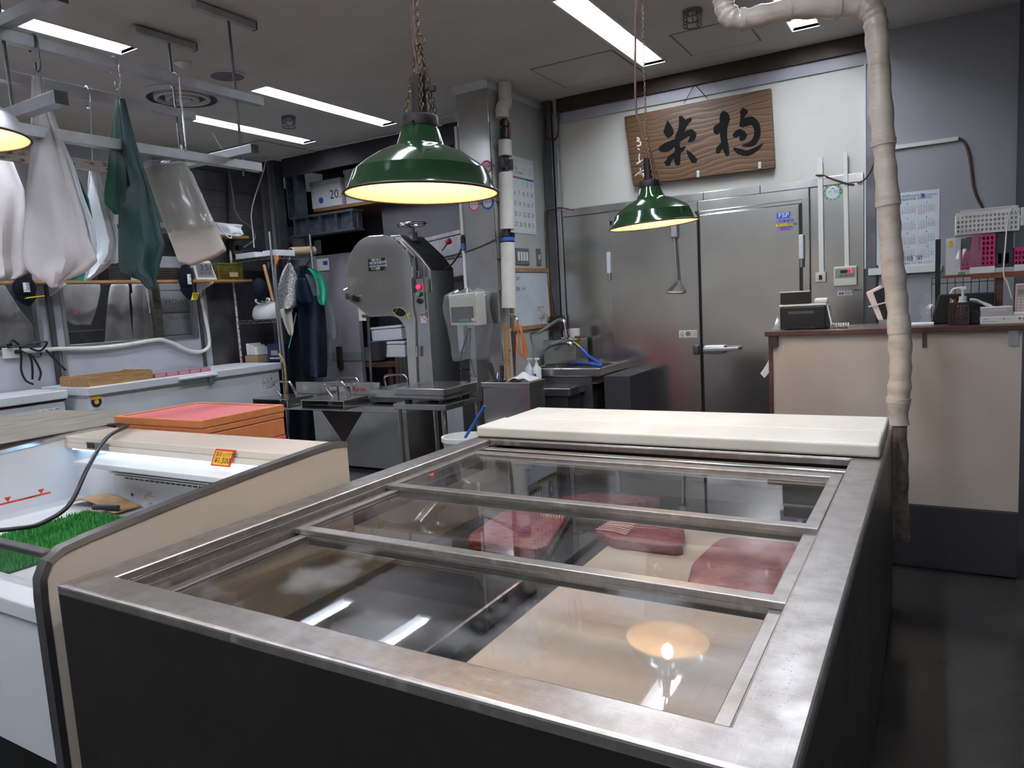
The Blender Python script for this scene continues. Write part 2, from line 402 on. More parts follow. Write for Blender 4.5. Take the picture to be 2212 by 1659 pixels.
for i, (x, a, b) in enumerate(FIX):
    where = ['above the chest freezers and rail end', 'just left of the big green lamp', 'pointing at the wooden sign', 'partly hidden by the wrapped pipe',
             'above the near hanging rails', 'behind the hanging rail at far left', 'over the tuna case', 'over the tuna case right side', 'in the store room behind the windows', 'first of the row behind the viewer from the left', 'second of the row behind the viewer from the left', 'third of the row behind the viewer from the left', 'fourth of the row behind the viewer from the left', 'fifth of the row behind the viewer from the left', 'last of the row behind the viewer'][i]
    t = thing('ceiling_light', 'recessed white ceiling strip light '+where, 'ceiling light', ((x), (a+b)/2, ZC), 'recessed ceiling strip lights')
    m = MB()
    w0, w1, d = FW, FW-.035, .075
    bx = [(-w0, 0), (-w1, d), (w1, d), (w0, 0)]
    rows = [[V((x+u, yy, ZC+h)) for u, h in bx] for yy in (a, b)]
    m.add(rows[0]+rows[1], [(0, 1, 5, 4), (2, 3, 7, 6), (1, 2, 6, 5), (0, 3, 2, 1), (4, 5, 6, 7)])
    m.build('trough', 'fixture', t)
    MB().b(x-w1+.004, x+w1-.004, a+.006, b-.006, ZC+d-.022, ZC+d-.004).build('light_tube', 'tube', t)
    r = MB(); e = .014
    r.b(x-FW-e, x+FW+e, a-e, b+e, ZC-.004, ZC-.0005)
    fr = holed(x-FW-e, x+FW+e, a-e, b+e, ZC-.004, ZC-.0005, [(x-FW, x+FW, a, b)])
    fr.build('trim_ring', 'fixture', t)
# ceiling hatches and seams
def hatch(px4, label):
    q = [P(*p, z=ZC-.003) for p in px4]
    x0 = (q[0].x+q[3].x)/2; x1 = (q[1].x+q[2].x)/2; y0 = (q[0].y+q[1].y)/2; y1 = (q[2].y+q[3].y)/2
    t = thing('ceiling_hatch', label, 'hatch', ((x0+x1)/2, (y0+y1)/2, ZC), 'access hatches in the ceiling')
    MB().b(x0+.012, x1-.012, y0+.012, y1-.012, ZC-.005, ZC-.001).build('panel', 'ceil', t)
    holed(x0, x1, y0, y1, ZC-.003, ZC-.0008, [(x0+.008, x1-.008, y0+.008, y1-.008)]).build('frame', 'ceil_line', t)
hatch([(1440, 72), (1600, 45), (1655, 85), (1495, 122)], 'square access hatch in the ceiling in front of the wooden sign')
hatch([(1140, 150), (1310, 112), (1400, 150), (1225, 190)], 'square access hatch in the ceiling above the steel door')
hatch([(480, 330), (545, 298), (690, 330), (600, 360)], 'square access hatch in the ceiling above the rack of aprons')
# back wall, right half: cold room front (white above, steel below), then plain grey wall
XA, XB_, XC = -2.83, -.434, .458
struct(MB().b(XP, XB_, YB, YB+.1, 2.26, ZC), 'wall_back', 'whitewall')
struct(MB().b(XB_+.045, XC, YB-.005, YB+.1, 0, ZC), 'wall_back_grey', 'greywall')
struct(MB().b(XC, XC+.1, 4.3, YB+.1, 0, ZC), 'wall_right', 'dark_grey')
struct(MB().b(XC, 2.2, 4.2, 4.3, 0, ZC), 'wall_right_return', 'greywall')
struct(MB().b(2.1, 2.2, -2.6, 4.2, 0, ZC), 'wall_side', 'greywall')
struct(MB().b(-7.8, 2.2, -2.7, -2.6, 0, ZC), 'wall_front', 'whitewall')
struct(MB().b(XA, XB_+.03, YB-.05, YB, 3.085, ZC-.002), 'trim_1', 'brown_metal')
struct(MB().b(XA, XB_+.02, YB-.02, YB, 3.0, 3.084), 'trim_2', 'leftwall')
struct(MB().b(-2.965, -2.885, YB-.06, YB-.001, 0, ZC-.001), 'trim_3', 'steel_dark', bevel=.004)
struct(MB().b(-2.875, -2.835, YB-.05, YB-.001, 0, 3.08), 'trim_4', 'alu', bevel=.003)
struct(MB().b(XB_-.004, XB_+.008, YB-.03, YB-.001, 1.58, 3.0), 'trim_5', 'white_paint')
struct(MB().b(XB_+.008, XB_+.07, YB-.018, YB-.006, 0, ZC-.001), 'trim_6', 'steel_dark')
struct(MB().b(XB_+.074, XB_+.084, YB-.016, YB-.006, 0, 1.6), 'trim_7', 'black')
# partition end between the cold room and the back opening
struct(MB().b(-3.285, XP, 4.985, YB+.3, 0, ZC), 'wall_partition', 'panelwall')
struct(MB().b(-3.287, XP+.002, 4.966, 4.985, 0, ZC-.055), 'wall_partition_end', 'steel', bevel=.003)
struct(MB().b(-3.315, XP+.02, 4.95, 4.966, ZC-.06, ZC-.001), 'trim_8', 'white_paint')
struct(MB().b(XP, XP+.02, 4.97, 5.82, ZC-.06, ZC-.001), 'trim_9', 'white_paint')
# left wall with two windows
Y0, Y1 = 3.52, 4.86
def wallx(y0, y1, z0, z1, name, m='leftwall', x=XL, th=.08): return struct(MB().b(x-th, x, y0, y1, z0, z1), name, m)
wallx(-2.6, 5.0, 0, 1.3, 'wall_left'); wallx(-2.6, 5.0, 2.45, ZC, 'wall_left_upper')
wallx(-2.6, 1.9, 1.3, 2.45, 'wall_left_near'); wallx(3.34, 3.52, 1.3, 2.45, 'wall_left_pier'); wallx(4.86, 5.0, 1.3, 2.45, 'wall_left_pier_far')
wallx(5.0, YB+.1, 0, 2.2, 'wall_left_dark', 'steel_dark')
def window(n, y0, y1, z0, z1):
    t = thing('window_%d' % n, None, None, (XL, (y0+y1)/2, z0)); t['kind'] = 'structure'
    MB().b(XL-.05, XL-.044, y0, y1, z0, z1).build('pane', 'glass_window', t)
    for a in ((y0, y0+.03, z0, z1), (y1-.03, y1, z0, z1)): MB().b(XL-.06, XL+.012, *a).build('stile', 'alu', t, bevel=.002)
    for a in ((y0+.03, y1-.03, z0, z0+.035), (y0+.03, y1-.03, z1-.035, z1)): MB().b(XL-.06, XL+.012, *a).build('rail', 'alu', t, bevel=.002)
window(1, 1.9, 3.34, 1.3, 2.45); window(2, Y0, Y1, 1.3, 2.45)
struct(MB().b(XL, XL+.03, 3.4, 3.44, 1.0, 2.6), 'trim_10', 'steel_dark'); struct(MB().b(XL, XL+.02, 3.47, 3.5, .9, 1.31), 'trim_11', 'alu')
struct(MB().b(XL, XL+.025, 4.88, 4.91, .9, 2.0), 'trim_12', 'steel_dark')
# steel cladding strips on the far end of the left wall
t = thing('wall_left_cladding', None, None, (XL, 5.4, 2.2)); t['kind'] = 'structure'
z = 1.98
for h in (.28, .2, .2, .18, .2, .16):
    MB().b(XL-.08, XL+.006, 4.55 if z > 2.4 else 5.0, YB-.02, z+.003, z+h).build('steel_panel', 'steel_dark', t, bevel=.002); z += h
# store room behind the windows
struct(MB().b(-7.8, -7.7, -2.6, 8.2, 0, ZC), 'wall_store_back', 'dark_grey')
# opening to the back room: jamb, header, room shell
t = thing('wall_opening_jamb', None, None, (-6.45, YB, 0)); t['kind'] = 'structure'
for i in range(4): MB().b(-6.6+i*.065, -6.6+i*.065+.061, YB-.03-.012*(i % 2), YB+.09, 0, ZC-.001).build('jamb_strip', ['mid_grey', 'steel_dark'][i % 2], t, bevel=.003)
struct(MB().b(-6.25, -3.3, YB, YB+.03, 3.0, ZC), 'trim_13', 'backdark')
struct(MB().b(-7.8, -3.0, 8.1, 8.2, 0, 3.6), 'wall_rear_room', 'backroom_shade')
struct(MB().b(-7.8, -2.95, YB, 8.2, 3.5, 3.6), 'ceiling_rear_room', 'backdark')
struct(MB().b(-3.0, -2.95, YB+.3, 8.2, 0, 3.5), 'wall_rear_room_right', 'backroom_shade')
struct(MB().b(-7.8, -6.6, YB+.1, YB+.14, 0, 3.5), 'wall_rear_room_left', 'backroom_shade')
# cold-room front: fixed steel panels, two doors
CR = YB-.03
for k, (a, b) in enumerate(((-2.83, -2.39), (-.80, XB_-.006))):
    struct(MB().b(a, b, CR, YB-.001, 0, 2.197), 'wall_cold_room_panel', 'steel_door', bevel=.003)
t = thing('wall_cold_room_fascia', None, None, (-1.6, CR, 2.2)); t['kind'] = 'structure'
xs = [-2.83, -1.97, -1.585, -1.15, XB_-.006]
for a, b in zip(xs, xs[1:]): MB().b(a, b-.003, CR-.006, YB-.001, 2.2, 2.262).build('steel_strip', 'steel', t, bevel=.002)
for a, b in ((-2.385, -1.63), (-1.63, -.803)): MB().b(a, b-.003, CR-.012, YB-.001, 2.118, 2.197).build('steel_strip', 'steel', t, bevel=.002)
def cold_door(n, a, b, hinge):
    t = thing('door_%d' % n, None, None, ((a+b)/2, CR, 0)); t['kind'] = 'structure'
    MB().b(a, b, CR-.06, YB-.002, 0, 2.085).build('leaf', 'steel_door', t, bevel=.006)
    MB().b(*( (b+.002, b+.01) if hinge < 0 else (a-.01, a-.002)), CR-.05, CR-.005, 0, 2.08).build('gasket', 'black', t)
    hx0 = a-.008 if hinge < 0 else b+.012
    for z in (1.77, .5):
        h = MB().b(hx0-.016, hx0+.016, CR-.085, CR-.045, z-.09, z+.09).build('hinge', 'white_paint', t, bevel=.006)
        MB().cyl((hx0, CR-.066, z-.15), (hx0, CR-.066, z-.09), .015).build('hinge_pin', 'alu', h, smooth=40)
    return t
d1 = cold_door(1, -2.375, -1.625, -1); d2 = cold_door(2, -1.608, -.865, 1)
DF = CR-.06
struct(MB().b(-.852, -.80, CR-.035, YB-.002, 0, 2.13), 'trim_14', 'steel', bevel=.004)
struct(MB().b(-1.62, -.80, CR-.03, YB-.002, 2.09, 2.115), 'trim_15', 'steel', bevel=.003)
# lever latch on the right leaf
h = MB().b(-1.6, -1.42, DF-.045, DF, .985, 1.055).build('latch', 'alu', d2, bevel=.02, segs=3)
MB().bar((-1.59, DF-.055, 1.02), (-1.31, DF-.05, 1.025), .03, .028).build('lever', 'alu', h, bevel=.006)
MB().b(-1.68, -1.628, DF-.04, DF, .98, 1.06).build('strike', 'steel_dark', d1, bevel=.012)
# pull handle with triangular grip on the left leaf
h = MB().b(-1.835, -1.775, DF-.05, DF, 1.92, 2.06).build('pull_bracket', 'alu', d1, bevel=.012)
a = P(1462, 525, y=DF-.035); b = P(1463, 605, y=DF-.035); l = P(1440, 632, y=DF-.035); r = P(1477, 632, y=DF-.035)
MB().cyl(V((-1.805, DF-.035, 1.93)), b, .009, n=10).build('pull_rod', 'alu', h, smooth=40)
MB().tube([b, l+(b-l)*.12, l+V((.005, 0, .005)), l+V((.02, 0, 0)), r-V((.02, 0, 0)), r+V((-.004, 0, .006)), r+(b-r)*.12], .008, 8, closed=True).build('pull_grip', 'alu', h, smooth=50)
# stickers on the doors
s = MB().b(*[P(1678, 470, y=DF).x, P(1708, 470, y=DF).x], DF-.001, DF, P(1692, 472, y=DF).z, P(1692, 459, y=DF).z).build('blue_sticker', 'ink_blue', d2)
write([('FSP.', P(1681, 471, y=DF).x, P(1692, 469.5, y=DF).z, .034, 1.15)], 'paper', s, (0, DF-.001, 0), FY)
x0, x1 = P(1676, 500, y=DF).x, P(1713, 480, y=DF).x; z0, z1 = P(1694, 499, y=DF).z, P(1694, 474, y=DF).z
s = MB().b(x0, x1, DF-.001, DF, z0, z1).build('purple_sticker', 'purple', d2)
MB().b(x0, x1, DF-.0016, DF-.001, z0+.037, z0+.055).build('yellow_band', 'yellow', s)
write([('冷 凍 庫 内', x0+.02, z0+.066, .016), ('閉じ込め事故防止', x0+.01, z0+.04, .013), ('非常時は押す', x0+.02, z0+.02, .012), ('開きます', x0+.035, z0+.005, .012)], 'ink', s, (0, DF-.0017, 0), FY)
x0, x1 = P(1467, 728, y=DF).x, P(1506, 728, y=DF).x; z0, z1 = P(1487, 729, y=DF).z, P(1487, 713, y=DF).z
s = MB().b(x0, x1, DF-.001, DF, z0, z1).build('warning_plate', 'cream_plastic', d1)
MB().cyl(((x0+x1)/2, DF-.003, (z0+z1)/2), ((x0+x1)/2, DF-.001, (z0+z1)/2), .02).build('lock_eye', 'mid_grey', s)
write([('△', x0+.008, z0+.022, .026), ('注意', x0+.008, z0+.006, .012), ('CAUTION', x0+.088, z0+.042, .01), ('開 OPEN', x0+.088, z0+.024, .011), ('閉 LOCK', x0+.088, z0+.008, .011)], 'ink', s, (0, DF-.001, 0), FY)
# ------------------------------------------------------------------ tuna case
CX0, CX1, CY0, CY1, CZ = -1.925, -.155, .93, 3.6, .85
case = thing('tuna_case', 'long low stainless steel tuna case with sliding glass lids in the foreground', 'display case', ((CX0+CX1)/2, (CY0+CY1)/2, 0))
OX0, OX1, OY0, OY1 = -1.826, -.262, 1.026, 2.875
# outer shell: four sides and rolled rim
MB().b(CX0, CX1, CY0, CY0+.02, .03, CZ-.02).build('front_panel', 'steel_shaded', case)
MB().b(CX1-.02, CX1, CY0+.02, CY1, .03, CZ-.02).build('side_panel', 'steel_shaded', case)
MB().b(CX0, CX0+.02, CY0+.02, CY1, .03, CZ-.02).build('side_panel', 'steel_shaded', case)
MB().b(CX0+.02, CX1-.02, CY1-.02, CY1, .03, CZ-.02).build('rear_panel', 'steel_shaded', case)
MB().b(CX0+.05, CX1-.05, CY0+.06, CY1-.05, 0, .03).build('plinth', 'black', case)
holed(CX0-.002, CX1+.002, CY0-.002, CY1, CZ-.03, CZ, [(OX0, OX1, OY0, OY1)]).build('rim', 'steel_top', case, bevel=.008, segs=3)
# stepped sliding tracks down both long sides and the ends
for k, (xa, xb, z) in enumerate(((OX0, OX0+.035, .825), (OX0+.035, OX0+.062, .808), (OX0+.062, OX0+.1, .788))):
    tr = MB().b(xa, xb, OY0, OY1, z-.03, z).build('track', 'steel_top', case, bevel=.002)
    MB().b(xb-.006, xb, OY0+.002, OY1-.002, z, z+.008).build('track_lip', 'steel', tr)
MB().b(OX1-.004, OX1, OY0, OY1, .76, .83).build('track', 'steel', case)
MB().b(OX0+.1, OX1-.006, OY1+.05, OY1+.07, .70, .818).build('gap_shade', 'rubber', case)  # black sheet set back, stands in for the dark gap below the rail
MB().b(OX0+.001, OX1-.001, OY1-.012, OY1+.001, .822, .848).build('rear_rail', 'steel_top', case, bevel=.003)
MB().b(OX0+.03, OX1-.002, OY1-.13, OY1-.09, .80, .83).build('stop_bar', 'steel', case, bevel=.003)
MB().b(OX0+.05, OX1-.004, OY1-.19, OY1-.16, .785, .812).build('stop_bar', 'steel', case, bevel=.003)
# liner
IX0, IX1, IY0, IY1, IZ = OX0+.1, OX1-.004, OY0-.03, OY1+.25, .57
MB().b(IX0-.01, IX1+.01, IY0, IY1, IZ-.02, IZ).build('liner_floor', 'steel_dark', case)
MB().b(IX0-.02, IX0, IY0, IY1, IZ, .757).build('liner_wall', 'interior', case)
MB().b(IX1, IX1+.02, IY0, IY1, IZ, .757).build('liner_wall', 'steel_top', case)
MB().b(IX0, IX1, IY1, IY1+.02, IZ, .82).build('liner_wall', 'interior', case)
MB().b(IX0, IX1, IY0-.02, IY0, IZ, .82).build('liner_wall', 'steel_top', case)
# sliding lids
for k, (a, b, z, gm) in enumerate(((OY0-.03, 1.628, .779, 'glass_frost'), (1.575, 2.122, .797, 'glass_case'), (2.065, 2.70, .813, 'glass_case'))):
    x0 = OX0+.078-.027*k; x1 = OX1-.006
    fr = holed(x0, x1, a, b, z, z+.018, [(x0+.036, x1-.04, a+.04, b-.05)]).build('lid_frame', 'steel_top', case, bevel=.003)
    MB().b(x0+.03, x1-.034, a+.034, b-.044, z+.006, z+.011).build('glass_pane', gm, fr)
    MB().b(x0+.04, x1-.044, b-.05, b-.046, z-.012, z+.002).build('gasket', 'black', fr)
# contents
t = thing('cutting_board', 'cream plastic board lying inside the tuna case under the glass', 'cutting board', (-.64, 2.0, IZ))
MB().b(-1.0, IX1-.012, 1.12, 2.62, IZ+.001, IZ+.045).build('slab', 'case_board', t, bevel=.006)
one(MB().b(-1.6, -1.09, 1.12, 1.95, IZ+.001, IZ+.07), 'steel_tray', 'flat stainless tray inside the tuna case under the fogged front glass', 'tray', 'tray', bevel=.01)
one(MB().b(-1.6, -1.09, 2.0, 2.62, IZ+.001, IZ+.03), 'black_tray', 'dark tray inside the tuna case carrying the left block of tuna', 'tray', 'dark_grey', bevel=.006)
def fish_block(pts, z, h, label, m, lines=None, skin=None):
    t = thing('tuna_block', label, 'fish', (sum(p.x for p in pts)/len(pts), sum(p.y for p in pts)/len(pts), z), 'blocks of tuna in the glass case')
    c = sum(pts, V((0, 0, 0)))/len(pts); c.z = z
    q = []
    for i, p in enumerate(pts):                       # soften the outline
        n = pts[(i+1) % len(pts)]
        for f in (.12, .4, .7, .92):
            w = p.lerp(n, f); w += (c-w)*(.02*math.sin(7*f+i)); q.append(w)
    ring = [[V((p.x, p.y, z)) for p in q], [V((p.x, p.y, z+h*.92)) for p in q], [V((p.x, p.y, 0))+(c-p)*.02+V((0, 0, z+h)) for p in q]]
    for r in ring[2]: r.z = z+h+.002*math.sin(r.x*40)*math.cos(r.y*33)
    mb = MB(); n = len(q); mb.v = [tuple(p) for r in ring for p in r]
    mb.f = [(i*n+k, i*n+(k+1) % n, (i+1)*n+(k+1) % n, (i+1)*n+k) for i in range(2) for k in range(n)]+[tuple(range(n))[::-1], tuple(range(2*n, 3*n))]
    mb.build('flesh', m, t, smooth=50, bevel=.004)
    if lines:
        a, b, cc, d = lines
        lm = MB()
        for k in range(9):
            f = (k+.5)/9; p0 = a.lerp(b, f); p1 = cc.lerp(d, f); md = p0.lerp(p1, .5)+(b-a)*.06
            lm.tube([p+V((0, 0, h+.004)) for p in (p0, md, p1)], .0034, 5)
        lm.build('sinew_lines', 'tuna_line', t, kind='stuff')
    if skin:
        a, b = skin; nrm = (b-a).cross(V((0, 0, 1))).normalized()*.012
        MB().prism([a, b, b+nrm, a+nrm], (0, 0, h*.6)).build('skin_edge', 'tuna_skin', t, bevel=.003)
zt = IZ+.032; Q = lambda *p: [P(a, b, z=zt+.022) for a, b in p]
pts = [V((p.x, p.y, zt)) for p in Q((998, 1172), (1105, 1098), (1232, 1108), (1178, 1196))]
fish_block(pts, zt, .036, 'dark red tuna block with a pale sinewy end at the left of the case', 'tuna', (pts[2].lerp(pts[1], .06), pts[2].lerp(pts[1], .4), pts[2].lerp(pts[3], .3), pts[2].lerp(pts[3], .25)+(pts[1]-pts[2])*.4), (pts[3], pts[2]))
zt = IZ+.047
pts = [V((p.x, p.y, zt)) for p in Q((1285, 1152), (1335, 1122), (1478, 1140), (1476, 1188), (1330, 1172))]
fish_block(pts, zt, .032, 'small tuna block with white comb lines in the middle of the case', 'tuna', (pts[0], pts[1], pts[0].lerp(pts[3], .38), pts[1].lerp(pts[2], .36)))
pts = [V((p.x, p.y, zt)) for p in Q((1482, 1264), (1500, 1215), (1560, 1163), (1732, 1178), (1690, 1290))]
fish_block(pts, zt, .03, 'large pale pink tuna block at the right end of the case', 'tuna_pale')
pts = [V((p.x, p.y, zt)) for p in Q((1160, 1082), (1290, 1062), (1440, 1078), (1300, 1092))]
fish_block(pts, zt-.016, .04, 'tuna piece under the far glass lid, seen small', 'tuna')
# condensation beads on the right rim
dr = MB(); R_ = random.Random(11)
for i in range(420):
    x = R_.uniform(-.255, -.17); y = R_.uniform(1.0, 2.8); r = R_.uniform(.0009, .0024)
    k0 = len(dr.v); dr.v += [(x+r*math.cos(j*1.047), y+r*math.sin(j*1.047), CZ) for j in range(6)]+[(x, y, CZ+r*.6)]; dr.f += [(k0+j, k0+(j+1) % 6, k0+6) for j in range(6)]
dr.build('water_drops', 'acrylic', case, kind='stuff')
# two thick white boards across the rear deck
for k, (a, b, z1, lab) in enumerate(((2.885, 3.15, .905, 'front thick white cutting board across the tuna case'), (3.155, 3.50, .903, 'rear thick white cutting board across the tuna case beside the wrapped pipe'))):
    one(MB().b(-1.915+.012*k, -.165, a, b, CZ+.001, z1), 'cutting_board', lab, 'cutting board', 'board', 'white boards on the tuna case', bevel=.012, segs=4)
# ------------------------------------------------------------------ wrapped insulated pipe
pts = [V((-.125, 3.66, .3)), V((-.13, 3.66, .6)), V((-.138, 3.665, .9)), V((-.128, 3.67, 1.1)), V((-.14, 3.68, 1.35)), V((-.165, 3.68, 1.6)), V((-.185, 3.68, 1.9)), V((-.205, 3.68, 2.2)),
       V((-.225, 3.68, 2.55)), V((-.245, 3.675, 2.655)), V((-.31, 3.67, 2.69)), V((-.55, 3.6, 2.715)), V((-.76, 3.53, 2.7)), V((-.825, 3.51, 2.745)), V((-.835, 3.505, 2.85)), V((-.835, 3.505, ZC))]
c = bez(pts, 9); rr = []
for i, p in enumerate(c): rr.append(.046+.003*math.sin(i*1.7)+.002*math.sin(i*.61+1) + (.004 if 76 < i < 90 else 0))
t = thing('insulated_pipe', 'thick beige taped insulation pipe rising from the tuna case to the ceiling', 'pipe', (-.13, 3.66, 0))
cut = 16
MB().tube(c[cut:], rr[cut:], 18).build('wrapping', 'wrap', t, smooth=80)
MB().tube(c[:cut+1], [r*.8 for r in rr[:cut+1]], 14).build('bare_end', 'wrap_dirt', t, smooth=80)
for i in (20, 33, 47, 52, 60, 84, 93, 100, 108):
    d = (c[i+1]-c[i-1]).normalized()
    MB().tube([c[i]-d*.012, c[i]+d*.012], rr[i]+.0025, 18).build('tape_band', 'wrap', t, smooth=60)
# ------------------------------------------------------------------ open white refrigerated display
RX, LX = -1.985, -3.55
dc = thing('open_display_fridge', 'open white and beige refrigerated display with low glass front left of the tuna case', 'display case', ((RX+LX)/2, 1.5, 0))
prof = [(2.07, .08), (2.07, .975), (2.06, .985), (2.0, .992), (1.9, .99), (1.636, .974), (1.35, .953), (1.06, .927), (.985, .916), (.945, .895), (.924, .855), (.92, .80), (.92, .08)]
def side(x, m):
    MB().prism([V((x, y, z)) for y, z in prof], (-.03, 0, 0)).build('side_panel', m, dc)
    tp = prof[1:]
    w = .036
    rows = []
    for i, (y, z) in enumerate(tp):
        a = tp[max(i-1, 0)]; b = tp[min(i+1, len(tp)-1)]; dy, dz = b[0]-a[0], b[1]-a[1]; l = math.hypot(dy, dz); ny, nz = dz/l, -dy/l
        if ny*(y-1.5)+nz*(z-.5) < 0: ny, nz = -ny, -nz
        rows.append([V((x+.004, y-ny*.012, z-nz*.012)), V((x+.004, y+ny*.006, z+nz*.006)), V((x-.034, y+ny*.006, z+nz*.006)), V((x-.034, y-ny*.012, z-nz*.012))])
    for lo, hi, mm in ((0, 9, 'steel'), (8, 12, 'steel_dark')):
        m_ = MB(); rr_ = rows[lo:hi]
        m_.v = [tuple(p) for r in rr_ for p in r]
        m_.f = [(i*4+k, i*4+(k+1) % 4, (i+1)*4+(k+1) % 4, (i+1)*4+k) for i in range(len(rr_)-1) for k in range(4)]+[(0, 1, 2, 3), tuple(len(rr_)*4-4+k for k in range(4))]
        m_.build('edge_trim', mm, dc, smooth=40)
side(RX, 'beigepanel'); side(LX, 'white_paint')
x0, x1 = LX+.001, RX-.031
MB().b(x0, x1, 1.835, 2.065, .955, .985).build('rear_ledge', 'beigepanel', dc, bevel=.003)
MB().b(x0, x1, 1.83, 2.065, .93, .955).build('fascia', 'beigepanel', dc)
MB().b(x0, x1, 1.87, 2.06, .1, .93).build('rear_wall', 'white_paint', dc)
MB().b(-3.5, x1-.01, 1.836, 1.866, .923, .9295).build('light_strip', 'led_strip', dc)
cp = MB().b(-3.25, x1, 1.70, 1.87, .89, .912).build('canopy', 'white_paint', dc, bevel=.003)
for k in range(4): MB().b(-3.2, x1-.01, 1.79+.017*k, 1.87, .868-.017*k, .874-.017*k).build('louvre', 'white_paint', dc)
m_ = MB()
for k in range(30):
    xx = -3.16+k*.037
    if xx < x1-.04: m_.b(xx, xx+.027, 1.868, 1.8695, .800, .808)
m_.build('vent_slots', 'black', dc, kind='stuff')
MB().cyl((-3.12, 1.866, .73), (-3.12, 1.869, .73), .007).build('screw', 'steel_dark', dc)
for zz in (.735, .69):
    s = MB().b(-3.04, -2.955, 1.868, 1.8695, zz-.018, zz+.018).build('warning_label', 'paper', dc)
    MB().prism([V((-3.035, 1.867, zz-.01)), V((-3.018, 1.867, zz-.01)), V((-3.0265, 1.867, zz+.006))], (0, .001, 0)).build('warning_triangle', 'sign_yellow', s)
    write([('△注意', -3.01, zz+.006, .009), ('手指の挟込み', -3.015, zz-.004, .007), ('危険 さわらない', -3.032, zz-.015, .007)], 'ink', s, (0, 1.868, 0), FY)
MB().b(x0, x1, .97, 1.87, .66, .69).build('deck', 'white_paint', dc)
MB().b(x0, x1, .955, .963, .80, .90).build('front_glass', 'glass_window', dc)
MB().b(x0, x1, .945, .975, .898, .916).build('front_rail', 'steel_dark', dc, bevel=.004)
MB().prism([V((x0, .95, .80)), V((x0, .99, .80)), V((x0, .99, .73)), V((x0, .915, .73)), V((x0, .915, .775))], (x1-x0, 0, 0)).build('front_ledge', 'white_paint', dc, bevel=.004)
MB().b(x0, x1, .925, .97, .325, .73).build('front_panel', 'white_paint', dc)
MB().b(x0, x1, 1.0, 1.02, .1, .66).build('lower_recess', 'black', dc)
MB().cyl((-2.45, .97, .05), (-2.45, 1.0, .05), .045, n=20).build('caster', 'mid_grey', dc)
MB().b(x0+.05, x1-.05, .99, 2.0, 0, .1).build('plinth', 'black', dc)
# load line on the inside of the left end
ll = MB().b(LX, LX+.0008, 1.4, 1.74, .733, .741).build('load_line', 'sign_red', dc)
for yy in (1.56, 1.70): MB().prism([V((LX+.001, yy-.014, .762)), V((LX+.001, yy+.014, .762)), V((LX+.001, yy, .741))], (.0006, 0, 0)).build('load_mark', 'sign_red', ll)
write([('LOAD LINE 積荷限界', 1.6, .734, .006)], 'ink', ll, (LX+.0008, 0, 0), FX)
# controller
cpn = MB().b(-3.36, -3.19, 1.826, 1.83, .937, .968).build('controller', 'mid_grey', dc, bevel=.001)
MB().b(-3.35, -3.295, 1.8245, 1.826, .942, .965).build('controller_display', 'black', cpn)
# price card
pc = thing('price_card', 'small yellow price card with red border clipped on the display canopy', 'price card', (-2.47, 1.82, .918))
q = [P(*p, y=1.815) for p in ((455, 999), (497, 1005), (506, 974), (463, 968))]
cx_ = (q[0].x+q[1].x)/2; tilt = .02
MB().prism([V((q[0].x, 1.812, .9195)), V((q[1].x, 1.812, .9195)), V((q[1].x+.022, 1.829, .985)), V((q[0].x+.022, 1.829, .985))], (0, .003, 0)).build('card', 'sign_red', pc)
du = V((.022, .017, .0655)); sx = (q[1].x-q[0].x)
o_ = V((q[0].x, 1.8115, .9195))
MB().prism([o_+du*.09+V((sx*.08, -.0005, 0)), o_+du*.09+V((sx*.92, -.0005, 0)), o_+du*.9+V((sx*.92, -.0005, 0)), o_+du*.9+V((sx*.08, -.0005, 0))], (0, -.0005, 0)).build('card_face', 'sign_yellow', pc)
write([('首末ッバチヤワ', sx*.12, .043, .0155, .85), ('¥1.500', sx*.14, .014, .024, 1.0)], 'ink', pc, o_+V((0, -.0011, 0)), (V((1, 0, 0)), du.normalized()))
# green turf mat
tm = thing('turf_mat', 'bright green artificial grass mat inside the open display fridge', 'mat', (-2.8, 1.35, .69))
MB().b(-3.17, -2.66, .985, 1.69, .691, .697).build('backing', 'turf_base', tm)
g = MB(); R_ = random.Random(3)
for i in range(44):
    for j in range(62):
        bx, by = -3.16+i*.0115, .99+j*.0113
        for s_ in range(2):
            a = R_.random()*6.28; w = .0035; lx, ly = math.cos(a)*.004, math.sin(a)*.004; h = .014+R_.random()*.008
            g.add([(bx-math.sin(a)*w, by+math.cos(a)*w, .697), (bx+math.sin(a)*w, by-math.cos(a)*w, .697), (bx+lx, by+ly, .697+h)], [(0, 1, 2)])
g.build('grass', 'turf', tm, kind='stuff')
# tan pad in the rear corner
rows = []
for i in range(9):
    u = i/8; rows.append([V((-3.4+.42*u, 1.72+.13*v-.02*u, .70+.035*math.sin(math.pi*min(1, u*1.15))*(1-.3*v)+.004)) for v in (0, .25, .5, .75, 1)])
p = thing('foam_pad', 'worn tan foam pad with dark edge in the fridge corner behind the turf', 'pad', (-3.2, 1.78, .69))
MB().grid(rows).build('pad', 'sand', p, solid=.012, sub=1)
MB().bar((-3.12, 1.69, .722), (-2.98, 1.72, .724), .02, .022).build('dark_edge', 'dark_grey', p, bevel=.006)
gr = thing('deck_grille', 'white slatted grille beside the turf mat in the display fridge', 'grille', (-2.4, 1.6, .69))
for k in range(7): MB().b(-2.64, x1-.02, 1.50+k*.03, 1.512+k*.03, .691, .70).build('slat', 'white_paint', gr)
